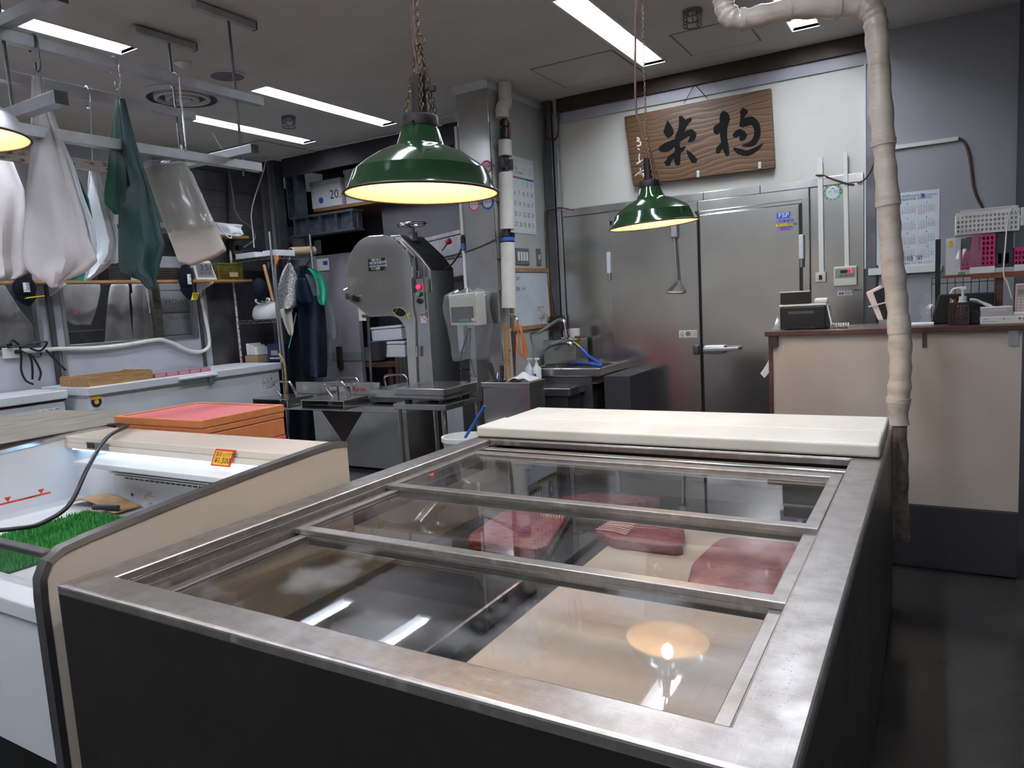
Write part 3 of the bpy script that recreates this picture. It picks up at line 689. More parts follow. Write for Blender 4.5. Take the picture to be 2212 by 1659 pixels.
# black cable draped over the display
cb = [V((-3.62, 2.09, .99)), P(275, 920, y=2.03), P(232, 945, y=1.8), P(190, 1010, y=1.62), P(150, 1090, y=1.5), P(90, 1130, y=1.4), P(40, 1141, y=1.3), P(-30, 1143, y=1.2), V((-2.75, 1.05, .925)), V((-2.95, .93, .93)), V((-3.0, .89, .8)), V((-3.02, .885, .4)), V((-3.0, .87, .012))]
one(MB().tube(bez(cb, 8), .0085, 8), 'power_cable', 'thick black cable draped over the open display fridge', 'cable', 'black_plastic', smooth=60)
# ------------------------------------------------------------------ wooden work table and foam boxes behind it
wt = thing('work_table', 'weathered grey wooden plank table behind the open display fridge', 'table', (-4.2, 1.8, 0))
for k in range(4):
    xa = -4.74+k*.27
    MB().b(xa, xa+.267, .5, 2.42-.0*k, .95, .988).build('plank', 'wood_grey', wt, bevel=.004)
MB().b(-3.67, -3.648, .5, 2.42, .90, .987).build('edge_board', 'wood_edge', wt)
MB().b(-4.6, -3.75, 2.3, 2.36, .86, .949).build('apron_rail', 'wood_edge', wt)
for x in (-4.62, -3.78):
    for y in (.6, 2.3): MB().b(x, x+.07, y, y+.06, 0, .95).build('leg', 'wood_edge', wt)
bx0, bx1, by0, by1 = -3.62, -2.93, 2.12, 2.62
def foam_box(z0, z1, m, label, lid=None, grp='stacked foam boxes behind the display'):
    t = thing('foam_box', label, 'foam box', ((bx0+bx1)/2, (by0+by1)/2, z0), grp)
    if lid:
        holed(bx0, bx1, by0, by1, z0, z1, [(bx0+.025, bx1-.025, by0+.025, by1-.025)]).build('rim', m, t, bevel=.004)
        MB().b(bx0+.026, bx1-.026, by0+.026, by1-.026, z0+.002, z1-.006).build('lid_face', lid, t)
    else:
        MB().b(bx0+.004, bx1-.004, by0+.004, by1-.004, z0, z1-.03).build('body', m, t, bevel=.006)
        MB().b(bx0+.002, bx1-.002, by0+.002, by1-.002, z1-.029, z1).build('rim', m, t, bevel=.004)
foam_box(.991, 1.03, 'foam_orange', 'shallow orange foam lid with a pink face, topmost of its stack', 'foam_pink')
foam_box(.87, .99, 'foam_orange', 'orange foam box directly under the pink faced lid')
foam_box(.60, .869, 'foam_pink', 'pink foam box under the orange one, mostly hidden')
foam_box(.30, .599, 'foam_pink', 'lowest but one pink foam box of the stack behind the display')
foam_box(0, .299, 'foam_pink', 'lowest pink foam box of the stack standing on the floor')
# ------------------------------------------------------------------ service counter
CYF = 4.146
ct = thing('service_counter', 'beige half wall counter with dark wooden top beside the cold room', 'counter', (-.2, 4.3, 0))
MB().b(-.765, .36, CYF, CYF+.06, .34, 1.222).build('front_panel', 'beige', ct)
MB().b(-.765, .36, CYF-.012, CYF+.06, .012, .338).build('kick_panel', 'dark_grey', ct, bevel=.003)
MB().b(-.785, -.766, CYF-.012, CYF+.3, 0, 1.222).build('end_strip', 'wood_dark', ct)
MB().b(-.80, .37, CYF-.035, CYF+.42, 1.224, 1.252).build('counter_top', 'wood_dark', ct, bevel=.003)
MB().b(-.782, -.735, CYF-.03, CYF-.001, 1.165, 1.223).build('corner_block', 'wood_edge', ct)
for x, w in ((-.05, .018), (.305, .04)): MB().b(x, x+w, CYF-.006, CYF-.0005, 1.15, 1.223).build('bracket', 'steel_dark' if x < 0 else 'alu', ct)
for x in (-.76, .30): MB().b(x, x+.05, CYF+.35, CYF+.4, 0, 1.222).build('leg', 'wood_dark', ct)
TZ = 1.2525
# paper strip hanging off the counter end
a, b, c_, d = [P(*p, y=CYF+.05) for p in ((1668, 753), (1673, 778), (1650, 817), (1641, 807))]
rows = [[a.lerp(d, u)+V((.01*math.sin(3*u), .012*math.sin(2.5*u), 0)), b.lerp(c_, u)+V((.01*math.sin(3*u), .012*math.sin(2.5*u), 0))] for u in [i/6 for i in range(7)]]
one(MB().grid(rows), 'paper_strip', 'white paper strip curling off the left end of the counter', 'paper', 'paper', solid=.001)
# desk telephone seen from behind
ph = thing('desk_telephone', 'black desk telephone with white handset seen from behind on the counter', 'telephone', (-.61, 4.28, TZ))
MB().prism([V((-.735, 4.2, TZ)), V((-.735, 4.38, TZ)), V((-.735, 4.38, TZ+.03)), V((-.735, 4.235, TZ+.125)), V((-.735, 4.2, TZ+.125))], (.235, 0, 0)).build('body', 'black_plastic', ph, bevel=.006)
MB().b(-.738, -.497, 4.195, 4.25, TZ+.126, TZ+.137).build('top_rim', 'white_plastic', ph, bevel=.003)
MB().b(-.73, -.58, 4.192, 4.205, TZ+.138, TZ+.203).build('screen', 'black_plastic', ph, bevel=.003)
MB().b(-.732, -.578, 4.19, 4.207, TZ+.203, TZ+.209).build('screen_rim', 'white_plastic', ph)
MB().b(-.56, -.49, 4.205, 4.25, TZ+.138, TZ+.165).build('handset', 'white_plastic', ph, bevel=.012, segs=3)
MB().prism([V((-.497, 4.2, TZ+.126)), V((-.49, 4.2, TZ+.126)), V((-.468, 4.2, TZ+.02)), V((-.476, 4.2, TZ+.02))], (0, .1, 0)).build('side_cheek', 'white_plastic', ph)
v_ = MB()
for k in range(14): v_.b(-.69+k*.0095, -.685+k*.0095, 4.1985, 4.1995, TZ+.085, TZ+.1)
v_.build('vent_slots', 'mid_grey', ph, kind='stuff')
for k in range(4): MB().b(-.612+k*.015, -.605+k*.015, 4.1975, 4.1995, TZ+.005, TZ+.011).build('jack', 'brass', ph)
cs = [V((-.47+.016*i*.15, 4.24+.012*math.cos(i*1.25), TZ+.014+.011*math.sin(i*1.25))) for i in range(34)]
one(MB().tube(bez(cs, 3), .0042, 6), 'coiled_lead', 'coiled cream telephone cord lying on the counter', 'cord', 'cream_plastic', smooth=60)
# clear acrylic stands left of the phone
for k, (xa, xb, za, zb, y, lab) in enumerate(((-.755, -.70, TZ, TZ+.19, 4.22, 'tall narrow clear acrylic holder left of the telephone'), (-.785, -.735, TZ, TZ+.1, 4.26, 'low clear acrylic holder at the counter end'))):
    t = thing('acrylic_stand', lab, 'stand', ((xa+xb)/2, y, TZ), 'clear stands beside the telephone')
    MB().prism([V((xa, y, za)), V((xb, y, za)), V((xb+.035, y+.02, zb)), V((xa+.035, y+.02, zb))], (0, .003, 0)).build('back_plate', 'acrylic', t)
    MB().b(xa, xb, y-.04, y, za, za+.004).build('foot', 'acrylic', t)
# notebook computer or pad: white papers and dark box behind
one(MB().b(-.105, .0, 4.2, 4.34, TZ, TZ+.012), 'paper_pad', 'white paper pad lying on the counter right of the wrapped pipe', 'paper', 'paper', bevel=.002)
bg = thing('black_case', 'black plastic covered case standing on the counter behind the brown basket', 'case', (.05, 4.42, TZ))
MB().prism([V((-.02, 4.335, TZ)), V((.26, 4.335, TZ)), V((.26, 4.335, TZ+.15)), V((.02, 4.335, TZ+.15))], (0, .06, 0)).build('body', 'black_plastic', bg, bevel=.008)
rows = []
for i in range(7):
    u = i/6; rows.append([V((-.07+.012*math.sin(9*u)+.05*v+.02*(1-u), 4.325-.006*math.sin(7*u+3*v), TZ+.15*(1-u*.98)+.012*(1-v))) for v in (0, .3, .6, 1)])
MB().grid(rows).build('plastic_cover', 'film', bg)
# brown perforated pen basket with pump bottle
pb = thing('pen_basket', 'dark brown perforated plastic basket on the counter', 'basket', (.105, 4.22, TZ))
bx = MB(); x0, x1, y0, y1, h = .062, .148, 4.17, 4.25, .112
wl = holed(x0, x1, 0, h, 0, .003, [(x0+.009+.0125*i, x0+.0155+.0125*i, .012+.013*j, .0185+.013*j) for i in range(6) for j in range(7)])
def reorient(m_, f): m_.v = [tuple(f(*v)) for v in m_.v]; return m_
reorient(wl, lambda a, b, c: (a, y0+c, TZ+b)).build('front_wall', 'brown_metal', pb)
MB().b(x0, x1, y1-.003, y1, TZ, TZ+h).build('rear_wall', 'brown_metal', pb)
MB().b(x0, x0+.003, y0+.003, y1-.003, TZ, TZ+h).build('side_wall', 'brown_metal', pb); MB().b(x1-.003, x1, y0+.003, y1-.003, TZ, TZ+h).build('side_wall', 'brown_metal', pb)
MB().b(x0+.004, x1-.004, y0+.004, y1-.004, TZ, TZ+.004).build('base', 'brown_metal', pb)
for k, (x, m_) in enumerate(((.078, 'yellow'), (.086, 'red_plastic'), (.07, 'purple'))):
    one(MB().cyl((x, 4.2+.008*k, TZ+.005), (x+.002, 4.2+.008*k, TZ+.125+.004*k), .005, n=8), 'marker_pen', ['yellow', 'red', 'purple'][k]+' capped marker standing in the brown basket', 'pen', m_, 'pens in the brown basket', smooth=40)
bo = thing('pump_bottle', 'white pump dispenser bottle standing in the brown basket', 'bottle', (.122, 4.215, TZ+.005))
MB().lathe([(0, 0), (.022, 0), (.023, .01), (.023, .1), (.018, .115), (0, .116)], (.122, 4.215, TZ+.005), 20).build('bottle', 'white_plastic', bo, smooth=40)
MB().cyl((.122, 4.215, TZ+.121), (.122, 4.215, TZ+.14), .017).build('collar', 'white_plastic', bo, smooth=40)
MB().cyl((.122, 4.215, TZ+.14), (.122, 4.215, TZ+.172), .006).build('stem', 'white_plastic', bo, smooth=40)
MB().tube(bez([(.135, 4.215, TZ+.182), (.11, 4.215, TZ+.182), (.082, 4.215, TZ+.177), (.07, 4.215, TZ+.155)], 4), .0055, 8).build('spout', 'white_plastic', bo, smooth=60)
MB().b(.11, .137, 4.205, 4.225, TZ+.172, TZ+.188).build('pump_head', 'white_plastic', bo, bevel=.003)
# folded white cloth
rows = [[V((.152+.1*u, 4.25+.05*v, TZ+.07+.048*math.cos(u*1.5)+.006*math.sin(5*u+4*v))) for v in (0, .35, .7, 1)] for u in [i/8 for i in range(9)]]
one(MB().grid(rows), 'folded_cloth', 'white folded cloth lying behind the tissue box', 'cloth', 'towel', solid=.012, sub=1)
one(MB().b(.155, .27, 4.255, 4.33, TZ, TZ+.066), 'dark_box', 'black box under the folded white cloth on the counter', 'box', 'black_plastic', bevel=.004)
# router and tissue box stacked
x0 = P(2118, 690, y=4.19).x
rt = thing('network_box', 'flat silver network box at the right end of the counter', 'electronic box', (.29, 4.25, TZ))
MB().b(x0, .37, 4.18, 4.32, TZ, TZ+.038).build('body', 'white_plastic', rt, bevel=.003)
MB().b(x0+.006, x0+.07, 4.1795, 4.18, TZ+.012, TZ+.0135).build('groove', 'ink_grey', rt)
write([('NEC', x0+.012, TZ+.02, .009), ('--- ▲ ----', x0+.075, TZ+.022, .008), ('■  ■', x0+.15, TZ+.02, .009)], 'ink_grey', rt, (0, 4.1795, 0), FY)
ts = thing('tissue_box', 'pale grey striped tissue box on top of the silver network box', 'tissue box', (.26, 4.25, TZ+.038))
MB().b(x0+.002, x0+.13, 4.19, 4.30, TZ+.039, TZ+.082).build('carton', 'paper_white', ts, bevel=.002)
for k in range(6): MB().b(x0+.004, x0+.128, 4.1893, 4.19, TZ+.043+.006*k, TZ+.0445+.006*k).build('stripe', 'ink_grey', ts)
write([('scottie', x0+.03, TZ+.062, .016, 1.2)], 'paper', ts, (0, 4.1885, 0), FY)
# mobile handset in a charging stand
mp = thing('handset_phone', 'rose beige cordless handset standing in its charger at the frame edge', 'telephone', (.355, 4.25, TZ+.038))
R_ = Matrix.Rotation(.18, 3, 'X')
MB().b(-.03, .03, -.008, .008, 0, .14, R_, (.365, 4.235, TZ+.05)).build('body', 'rosegold', mp, bevel=.006)
MB().b(-.022, .022, -.0095, -.008, .09, .115, R_, (.365, 4.235, TZ+.05)).build('display', 'lcd', mp)
for r_ in range(5):
    for c_ in range(3): MB().b(-.02+.015*c_, -.01+.015*c_, -.0095, -.008, .012+.014*r_, .02+.014*r_, R_, (.365, 4.235, TZ+.05)).build('key', 'white_plastic', mp)
MB().b(.31, .40, 4.2, 4.29, TZ+.0385, TZ+.055).build('charger', 'white_plastic', mp, bevel=.006)
# wooden shelf on the counter with files and baskets
sy0, sy1 = 4.40, 4.60
sz = P(2040, 598, y=sy0).z
m0, m1, w0, w1 = P(2112, 580, y=sy0).z, P(2112, 507, y=sy0).z, P(2130, 503, y=sy0).z, P(2130, 455, y=sy0).z
sh = thing('counter_shelf', 'orange brown wooden shelf standing on the counter under the pink baskets', 'shelf', (.25, 4.5, TZ))
xs0 = P(2037, 590, y=sy0).x
MB().b(xs0, .44, sy0, sy1, sz-.008, sz+.006).build('board', 'wood_orange', sh, bevel=.002)
MB().b(.165, .44, sy0-.003, sy0+.01, sz-.02, sz+.006).build('front_lip', 'wood_orange', sh)
MB().b(.27, .30, sy0+.02, sy1, TZ, sz-.008).build('upright', 'wood_dark', sh)
MB().b(xs0-.035, xs0-.01, sy1-.03, sy1, TZ, m1).build('upright', 'black', sh)
wr = thing('wire_rack', 'black wire rack standing on the counter under the wooden shelf', 'rack', (.1, 4.42, TZ))
zt_ = P(2030, 600, y=sy0+.02).z
for z in (zt_, zt_-.03): MB().cyl((xs0-.05, sy0+.02, z), (.26, sy0+.02, z), .002, n=6).build('wire', 'black', wr)
for k in range(9): MB().cyl((xs0-.05+.035*k, sy0+.02, TZ), (xs0-.05+.035*k, sy0+.02, zt_), .0018, n=6).build('wire', 'black', wr)
# files
one(MB().b(xs0+.012, xs0+.1, sy0+.03, sy0+.045, sz+.007, m1-.005), 'document_sleeve', 'clear white document sleeve with yellow note on the wooden shelf', 'document', 'paper_cool')
one(MB().b(xs0+.022, xs0+.04, sy0+.028, sy0+.0295, m1-.05, m1-.02), 'sticky_note', 'yellow sticky note on the white document sleeve', 'note', 'sign_yellow')
def basket(name, x0, x1, y0, y1, z0, z1, m, lab, nx, nz, cut=0):
    t = thing(name, lab, 'basket', ((x0+x1)/2, (y0+y1)/2, z0)); w, h = x1-x0, z1-z0
    sx, sz_ = w/(nx+.5), h/(nz+.8)
    hl = [(x0+sx*(.35+i), x0+sx*(.35+i)+sx*.55, h*.1+sz_*j, h*.1+sz_*j+sz_*.55) for i in range(nx) for j in range(nz) if not (cut and i < cut and j >= nz-cut+i-1)]
    f = holed(x0, x1, 0, h, 0, .003, hl)
    if cut: f.v = [(x, z if not (z > h-.001 and x < x0+.05) else h*.55, c) for x, z, c in f.v]
    reorient(f, lambda a, b, c: (a, y0+c, z0+b)).build('front_wall', m, t)
    MB().b(x0, x1, y1-.003, y1, z0, z1).build('rear_wall', m, t)
    MB().b(x0, x0+.003, y0+.003, y1-.003, z0, z1*.999 if not cut else z0+h*.5).build('side_wall', m, t); MB().b(x1-.003, x1, y0+.003, y1-.003, z0, z1).build('side_wall', m, t)
    MB().b(x0+.004, x1-.004, y0+.004, y1-.004, z0, z0+.003).build('base', m, t)
    return t
xa, xb = P(2075, 560, y=sy0).x, P(2150, 560, y=sy0).x
b1 = basket('file_basket', xa, xb, sy0, sy1-.02, m0, m1, 'magenta', 'magenta perforated file basket wrapped in clear film on the wooden shelf', 8, 6, 4)
b2 = basket('file_basket', xb+.002, xb+.075, sy0+.015, sy1-.02, m0, m1, 'dark_grey', 'dark grey file basket beside the magenta one on the shelf', 2, 1)
b3 = basket('file_basket', xb+.078, xb+.13, sy0, sy1-.02, m0, m0+(m1-m0)*.55, 'magenta', 'short magenta perforated basket at the right end of the wooden shelf', 3, 3)
for b_, x_, w_ in ((b1, xa+.04, xb-.001), (b3, xb+.079, xb+.128)):
    MB().b(x_, w_, sy0-.002, sy0-.001, sz+.008, m0+.008).build('barcode_label', 'paper', b_)
one(MB().b(xa, xb+.13, sy0+.004, sy1-.02, sz+.0065, m0-.002), 'paper_tray', 'stack of papers in a tray under the pink baskets', 'tray', 'paper_white', bevel=.002)
rows = []
for i in range(8):
    u = i/7; rows.append([V((xa-.025+.115*u, sy0-.012-.006*math.sin(6*u+5*v), m0+.01+(m1-m0+.01)*v+.008*math.sin(4*u)*v)) for v in (0, .25, .5, .75, 1)])
MB().grid(rows).build('film_wrap', 'film', b1)
one(MB().b(xa-.01, xa+.02, sy0-.006, sy0+.002, sz+.0065, sz+.02), 'green_tag', 'small green tag on the wooden shelf under the magenta basket', 'tag', 'ink_green')
# white basket on top
xw0, xw1 = P(2065, 480, y=sy0).x, P(2203, 460, y=sy0).x
wb = basket('white_basket', xw0, xw1, sy0, sy1, w0, w1, 'white_plastic', 'white perforated plastic basket on top of the magenta file baskets', 15, 4)
one(MB().b(xw0+.02, xw1-.005, sy0+.01, sy1-.01, w0+.005, w1+.014), 'paper_bundle', 'white paper bundle standing in the white perforated basket', 'paper', 'paper_white', bevel=.003)
# charger and white cable
one(MB().b(xw1+.004, xw1+.05, sy0-.005, sy0+.04, w0+.02, w1), 'power_adapter', 'white plug adapter beside the white perforated basket', 'adapter', 'white_plastic', bevel=.005)
cb = [P(*p, y=sy0-.03) for p in ((2205, 470), (2190, 447), (2178, 470), (2172, 530), (2168, 590), (2176, 610), (2186, 645))]
one(MB().tube(bez(cb, 6), .0035, 6), 'white_cable', 'white cable looping down in front of the white basket', 'cable', 'white_plastic', smooth=60)
# pinkish white device strapped behind the pipe
dv = thing('strapped_charger', 'pale pink plastic device held by a rubber band beside the wrapped pipe', 'device', (-.2, 3.85, 1.25))
q = [P(*p, y=3.78) for p in ((1870, 632), (1902, 616), (1928, 640), (1935, 690), (1897, 693))]
c0 = sum(q, V((0, 0, 0)))/5
MB().prism(q, (0, .05, 0)).build('shell', 'pinkwhite', dv, bevel=.006)
q2 = [P(*p, y=3.775) for p in ((1886, 632), (1910, 620), (1932, 650), (1940, 688), (1908, 690))]
MB().prism(q2, (0, .004, 0)).build('dark_face', 'black_plastic', dv)
q3 = [P(*p, y=3.77) for p in ((1876, 661), (1876, 664), (1925, 652), (1925, 649))]
MB().prism(q3, (0, .004, 0)).build('rubber_band', 'cream_plastic', dv)
MB().bar(c0+V((.03, .025, .03)), V((-.185, 3.73, c0.z+.05)), .02, .02).build('clip', 'white_plastic', dv)
# ------------------------------------------------------------------ pendant lamps
def chain(p0, p1, ll=.0165, r=.0015, sag=0):
    p0, p1 = V(p0), V(p1); L = (p1-p0).length; n = max(2, int(L/(ll*.78))); m = MB(); d = (p1-p0).normalized(); a = d.orthogonal().normalized(); b = d.cross(a)
    for i in range(n):
        c = p0.lerp(p1, (i+.5)/n)-V((0, 0, sag*math.sin(math.pi*(i+.5)/n)))
        s_ = a if i % 2 else b
        ring = [c+d*(ll/2)*math.cos(2*math.pi*k/8)+s_*(ll*.27)*math.sin(2*math.pi*k/8) for k in range(8)]
        m.tube(ring, r, 4, closed=True)
    return m
def lamp(px, py, dep, tilt, label, mat_out, R=.21, hang=True, mirror_chain=False):
    c = Pd(px, py, dep); rot = Matrix.Rotation(tilt, 3, FWD)
    t = thing('pendant_lamp', label, 'lamp', c, 'enamel pendant lamps'); k = R/.21
    ax = rot @ V((0, 0, 1))
    outer = [(.2105, .001), (.2, .014), (.19, .038), (.181, .06), (.151, .084), (.118, .105), (.088, .119), (.066, .127), (.0635, .131), (.057, .15), (.048, .178)]
    inner = [(.207, .001), (.196, .012), (.18, .036), (.166, .058), (.12, .09), (.07, .112), (.04, .12), (0, .121)]
    sc = lambda pr: [(r*k, h*k) for r, h in pr]
    MB().lathe(sc(outer), c, 64, ax).build('shade', mat_out, t, smooth=21)
    MB().lathe(sc(inner), c, 48, ax).build('shade_lining', 'enamel_white', t, smooth=60)
    a = ax.orthogonal().normalized(); b = ax.cross(a)
    MB().tube([c+(a*math.cos(2*math.pi*i/64)+b*math.sin(2*math.pi*i/64))*.2085*k+ax*.002*k for i in range(64)], .0035, 8, closed=True).build('rim', 'brown_metal', t, smooth=60)
    col_ = MB().lathe(sc([(.0, .176), (.05, .176), (.05, .2), (.047, .206), (.0, .207)]), c, 32, ax).build('collar', 'iron', t, smooth=40)
    for s_ in (0, 2.1, 4.2):
        d_ = a*math.cos(s_)+b*math.sin(s_); MB().cyl(c+ax*.182*k+d_*.048, c+ax*.182*k+d_*.06, .003, n=8).build('thumb_screw', 'iron', col_)
    MB().lathe(sc([(0, .207), (.028, .207), (.028, .214), (.0225, .216), (.021, .25), (.0195, .31), (.0, .311)]), c, 24, ax).build('socket', 'iron', t, smooth=40)
    MB().sphere(c+ax*.068*k, .028, 10, 1.15).build('bulb', 'bulb', t, smooth=60)
    MB().cyl(c+ax*.098*k, c+ax*.121*k, .016).build('bulb_cap', 'alu', t)
    # cord and chains up to the ceiling
    ring = c+ax*.40+V((.003, 0, 0)); top = V((ring.x+.004, ring.y+.01, ZC))
    jo = c+ax*.207*k
    cord = bez([c+ax*.31*k, c+ax*.36+V((-.008, 0, 0)), c+ax*.47+V((-.022, .004, 0)), c+ax*.62+V((-.03, .004, 0)), V((c.x-.03, c.y+.006, ZC))], 8)
    MB().tube(cord, .0055, 8).build('cord', 'wire_brown', t, smooth=60)
    for s_ in (.5, 2.6, 4.7):
        d_ = a*math.cos(s_)+b*math.sin(s_)
        chain(jo+d_*.045*k, ring).build('chain', 'chainmetal', t, kind='stuff')
    chain(ring, top).build('chain', 'chainmetal', t, kind='stuff')
    chain(ring+V((.002, 0, 0)), c+ax*.16*k+a*.052*k+V((.0, 0, .02)), sag=.0).build('chain', 'chainmetal', t, kind='stuff')
    MB().tube([ring+V((.002, 0, 0))+(RIGHT*math.cos(2*math.pi*i/20)+V((0, 0, 1))*math.sin(2*math.pi*i/20))*.0135 for i in range(20)], .0016, 6, closed=True).build('key_ring', 'chainmetal', t)
    if mirror_chain:
        MB().b(-.008, .008, -.006, .006, -.006, .008, None).build('x', 'white_plastic', t) if False else None
        sp = c+ax*.27+V((.045, 0, 0))
        MB().b(sp.x-.009, sp.x+.009, sp.y-.006, sp.y+.006, sp.z-.009, sp.z+.009).build('plug_clip', 'black_plastic', t, bevel=.002)
        MB().cyl(sp-V((.03, 0, 0)), sp-V((.008, 0, 0)), .004, n=8).build('plug_stub', 'black_plastic', t)
    return t
lamp(911.5, 420, 1.97, .045, 'large dark green enamel pendant lamp hanging nearest the camera', 'green_enamel', mirror_chain=True)
lamp(1411.6, 486.6, 3.41, -.058, 'smaller looking green enamel pendant lamp in front of the steel door', 'green_enamel')
lamp(-125, 297, 2.0, 0, 'grey metal pendant lamp cut off by the left frame edge', 'alu')
# ------------------------------------------------------------------ wooden sign board
SY = 5.80
q = [P(*p, y=SY) for p in ((1348.2, 251.7), (1664.8, 190.2), (1676, 362.3), (1367.6, 401.3))]
sg = thing('wooden_sign', 'brown wooden signboard with black brush calligraphy on the white wall', 'sign', (q[0]+q[2])/2)
q = [q[0], q[0].lerp(q[1], .5)+V((0, 0, .003)), q[1], q[2]+V((-.006, 0, .012)), q[2]+V((-.012, 0, 0)), q[3]+V((.008, 0, 0)), q[3]+V((-.003, 0, .01))]
MB().prism(q, (0, .045, 0)).build('board', 'sign_wood', sg, bevel=.006)
def C2(p): return P(1300+p[0]/4.88, 140+p[1]/4.88, y=SY-.0015)
def calli(strokes, m_, name):
    mb = MB()
    for st in strokes:
        pts = []
        b_ = bez([V((x, y, w)) for x, y, w in st], 6)
        xy = [(p.x, p.y) for p in b_]; ws = [max(2, p.z*(1+.07*math.sin(i*2.3))) for i, p in enumerate(b_)]
        # round the ends
        L, R = stroke_poly(xy, ws)
        def cap(i, j, w):
            dx, dy = xy[i][0]-xy[j][0], xy[i][1]-xy[j][1]; l = math.hypot(dx, dy) or 1
            return (xy[i][0]+dx/l*w*.7, xy[i][1]+dy/l*w*.7)
        poly = L+[cap(-1, -2, ws[-1])]+R[::-1]+[cap(0, 1, ws[0])]
        n = len(L)
        vs = [C2(p) for p in L]+[C2(p) for p in R]+[C2(cap(-1, -2, ws[-1])), C2(cap(0, 1, ws[0]))]
        dz = V((0, -.0004*len(mb.v)/200, 0))
        mb.add([v+dz for v in vs], [(i, i+1, n+i+1, n+i) for i in range(n-1)]+[(n-1, 2*n, 2*n-1), (0, n, 2*n+1)])
    return mb.build(name, m_, sg, kind='stuff')
calli([[(692, 590, 6), (700, 650, 35), (705, 710, 55), (700, 755, 30)], [(830, 550, 22), (850, 610, 38), (840, 690, 38), (790, 770, 25)], [(940, 570, 18), (890, 610, 28), (850, 670, 30), (810, 740, 25)],
       [(615, 890, 30), (680, 870, 48), (760, 825, 38), (850, 765, 26), (930, 715, 36), (975, 730, 26)], [(975, 720, 26), (955, 775, 30), (915, 810, 12)], [(790, 830, 30), (800, 900, 30), (795, 980, 34), (800, 1050, 26)],
       [(705, 985, 20), (780, 940, 26), (840, 895, 24), (880, 865, 10)], [(770, 950, 20), (715, 1000, 26), (690, 1045, 36)], [(895, 900, 4), (930, 950, 26), (980, 1015, 36)]], 'sumi', 'brush_character')
calli([[(1285, 510, 40), (1295, 570, 55), (1285, 660, 40), (1285, 760, 36), (1305, 870, 34), (1325, 950, 22)], [(1270, 620, 14), (1215, 665, 34), (1215, 715, 34)], [(1290, 830, 26), (1240, 880, 30), (1222, 925, 22)],
       [(1490, 470, 26), (1495, 495, 46), (1488, 530, 26), (1478, 590, 22), (1485, 640, 40)], [(1475, 640, 26), (1510, 610, 44), (1580, 590, 44), (1632, 650, 36), (1635, 750, 34), (1585, 830, 30), (1480, 852, 8)],
       [(1395, 748, 26), (1455, 715, 36), (1495, 750, 36), (1465, 790, 22)], [(1392, 880, 12), (1450, 915, 30), (1540, 930, 30), (1640, 880, 22), (1700, 828, 4)]], 'sumi', 'brush_character')
calli([[(372, 768, 9), (398, 785, 7), (370, 800, 6), (408, 815, 7), (405, 845, 8), (372, 855, 8)], [(380, 885, 8), (398, 892, 7)], [(398, 935, 5), (392, 985, 6), (402, 1030, 7)], [(370, 1042, 8), (410, 1015, 6), (438, 1000, 5)],
       [(350, 1168, 5), (400, 1130, 6), (475, 1100, 6)], [(405, 1090, 6), (415, 1140, 7), (420, 1165, 5)], [(395, 1150, 4), (440, 1150, 6), (435, 1180, 5)]], 'white_ink', 'painted_signature')
for p in ((1508, 376), (1641, 357)):
    a = P(*p, y=SY-.004); MB().b(a.x-.012, a.x+.012, a.y-.004, a.y+.06, a.z-.025, a.z+.025).build('clip', 'alu', sg, bevel=.003)
top = P(1500, 168, y=YB-.03)
for p in ((1477, 224), (1529, 214)): MB().cyl(top-V((0, .0, .05)), P(*p, y=SY+.02), .0025, n=6).build('hanging_wire', 'iron', sg)
MB().tube([top+V((0, 0, .04)), top+V((.008, 0, 0)), top-V((.006, 0, .03)), top-V((0, 0, .05))], .004, 6).build('hook', 'iron', sg)
# ------------------------------------------------------------------ partition: calendar, board, switches, pipe
px = XP+.004
cl = thing('wall_calendar', 'large white october wall calendar behind the white pipe', 'calendar', (px, 5.4, 2.35))
cy0, cy1, cz0, cz1 = 5.13, 5.66, 2.055, 2.675
MB().b(XP, px, cy0, cy1, cz0, cz1).build('sheet', 'paper', cl)
MB().b(px, px+.003, cy0, cy1, cz1-.03, cz1+.004).build('header_strip', 'white_plastic', cl)
cw = (cy1-cy0-.02)/7
for k, m_ in enumerate(('pink', 'pink', 'pink', 'ink_green', 'ink_green', 'ink_blue', 'ink_blue')):
    MB().b(px, px+.0006, cy0+.01+cw*k, cy0+.01+cw*(k+1), cz1-.175, cz1-.158).build('weekday_band', m_, cl)
big = []; blue = []; red = []
for d_ in range(1, 32):
    k = (d_+3) % 7; r_ = (d_+3)//7
    it = (str(d_), cy0+.018+cw*k+(.012 if d_ < 10 else 0), cz1-.225-.085*r_, .038, .8)
    (blue if k == 6 else red if k == 0 or d_ == 12 else big).append(it)
big += [('2026', cy0+.2, cz1-.10, .022, .9), ('OCTOBER', cy0+.2, cz1-.135, .022, .9)]
write(big, 'ink', cl, (px, 0, 0), FX); write(blue, 'ink_blue', cl, (px, 0, 0), FX)
write(red+[('10', cy0+.1, cz1-.135, .07, .8)], 'ink_red', cl, (px, 0, 0), FX)
write([('9  1 2 3 4 5', cy0+.33, cz1-.085-.012*i, .009) for i in range(5)]+[('11 1 2 3 4 5', cy0+.43, cz1-.085-.012*i, .009) for i in range(5)], 'ink_grey', cl, (px, 0, 0), FX)
wb_ = thing('whiteboard', 'white marker board in a wooden frame on the partition wall', 'whiteboard', (XP, 5.5, 1.5))
wy0, wy1, wz0, wz1 = 5.14, 5.84, 1.245, 1.765
MB().b(XP+.001, XP+.012, wy0+.03, wy1-.03, wz0+.03, wz1-.03).build('panel', 'paper_cool', wb_)
for a in ((wy0, wy1, wz0, wz0+.035), (wy0, wy1, wz1-.035, wz1)): MB().b(XP+.001, XP+.02, *a).build('frame_rail', 'wood_light', wb_, bevel=.003)
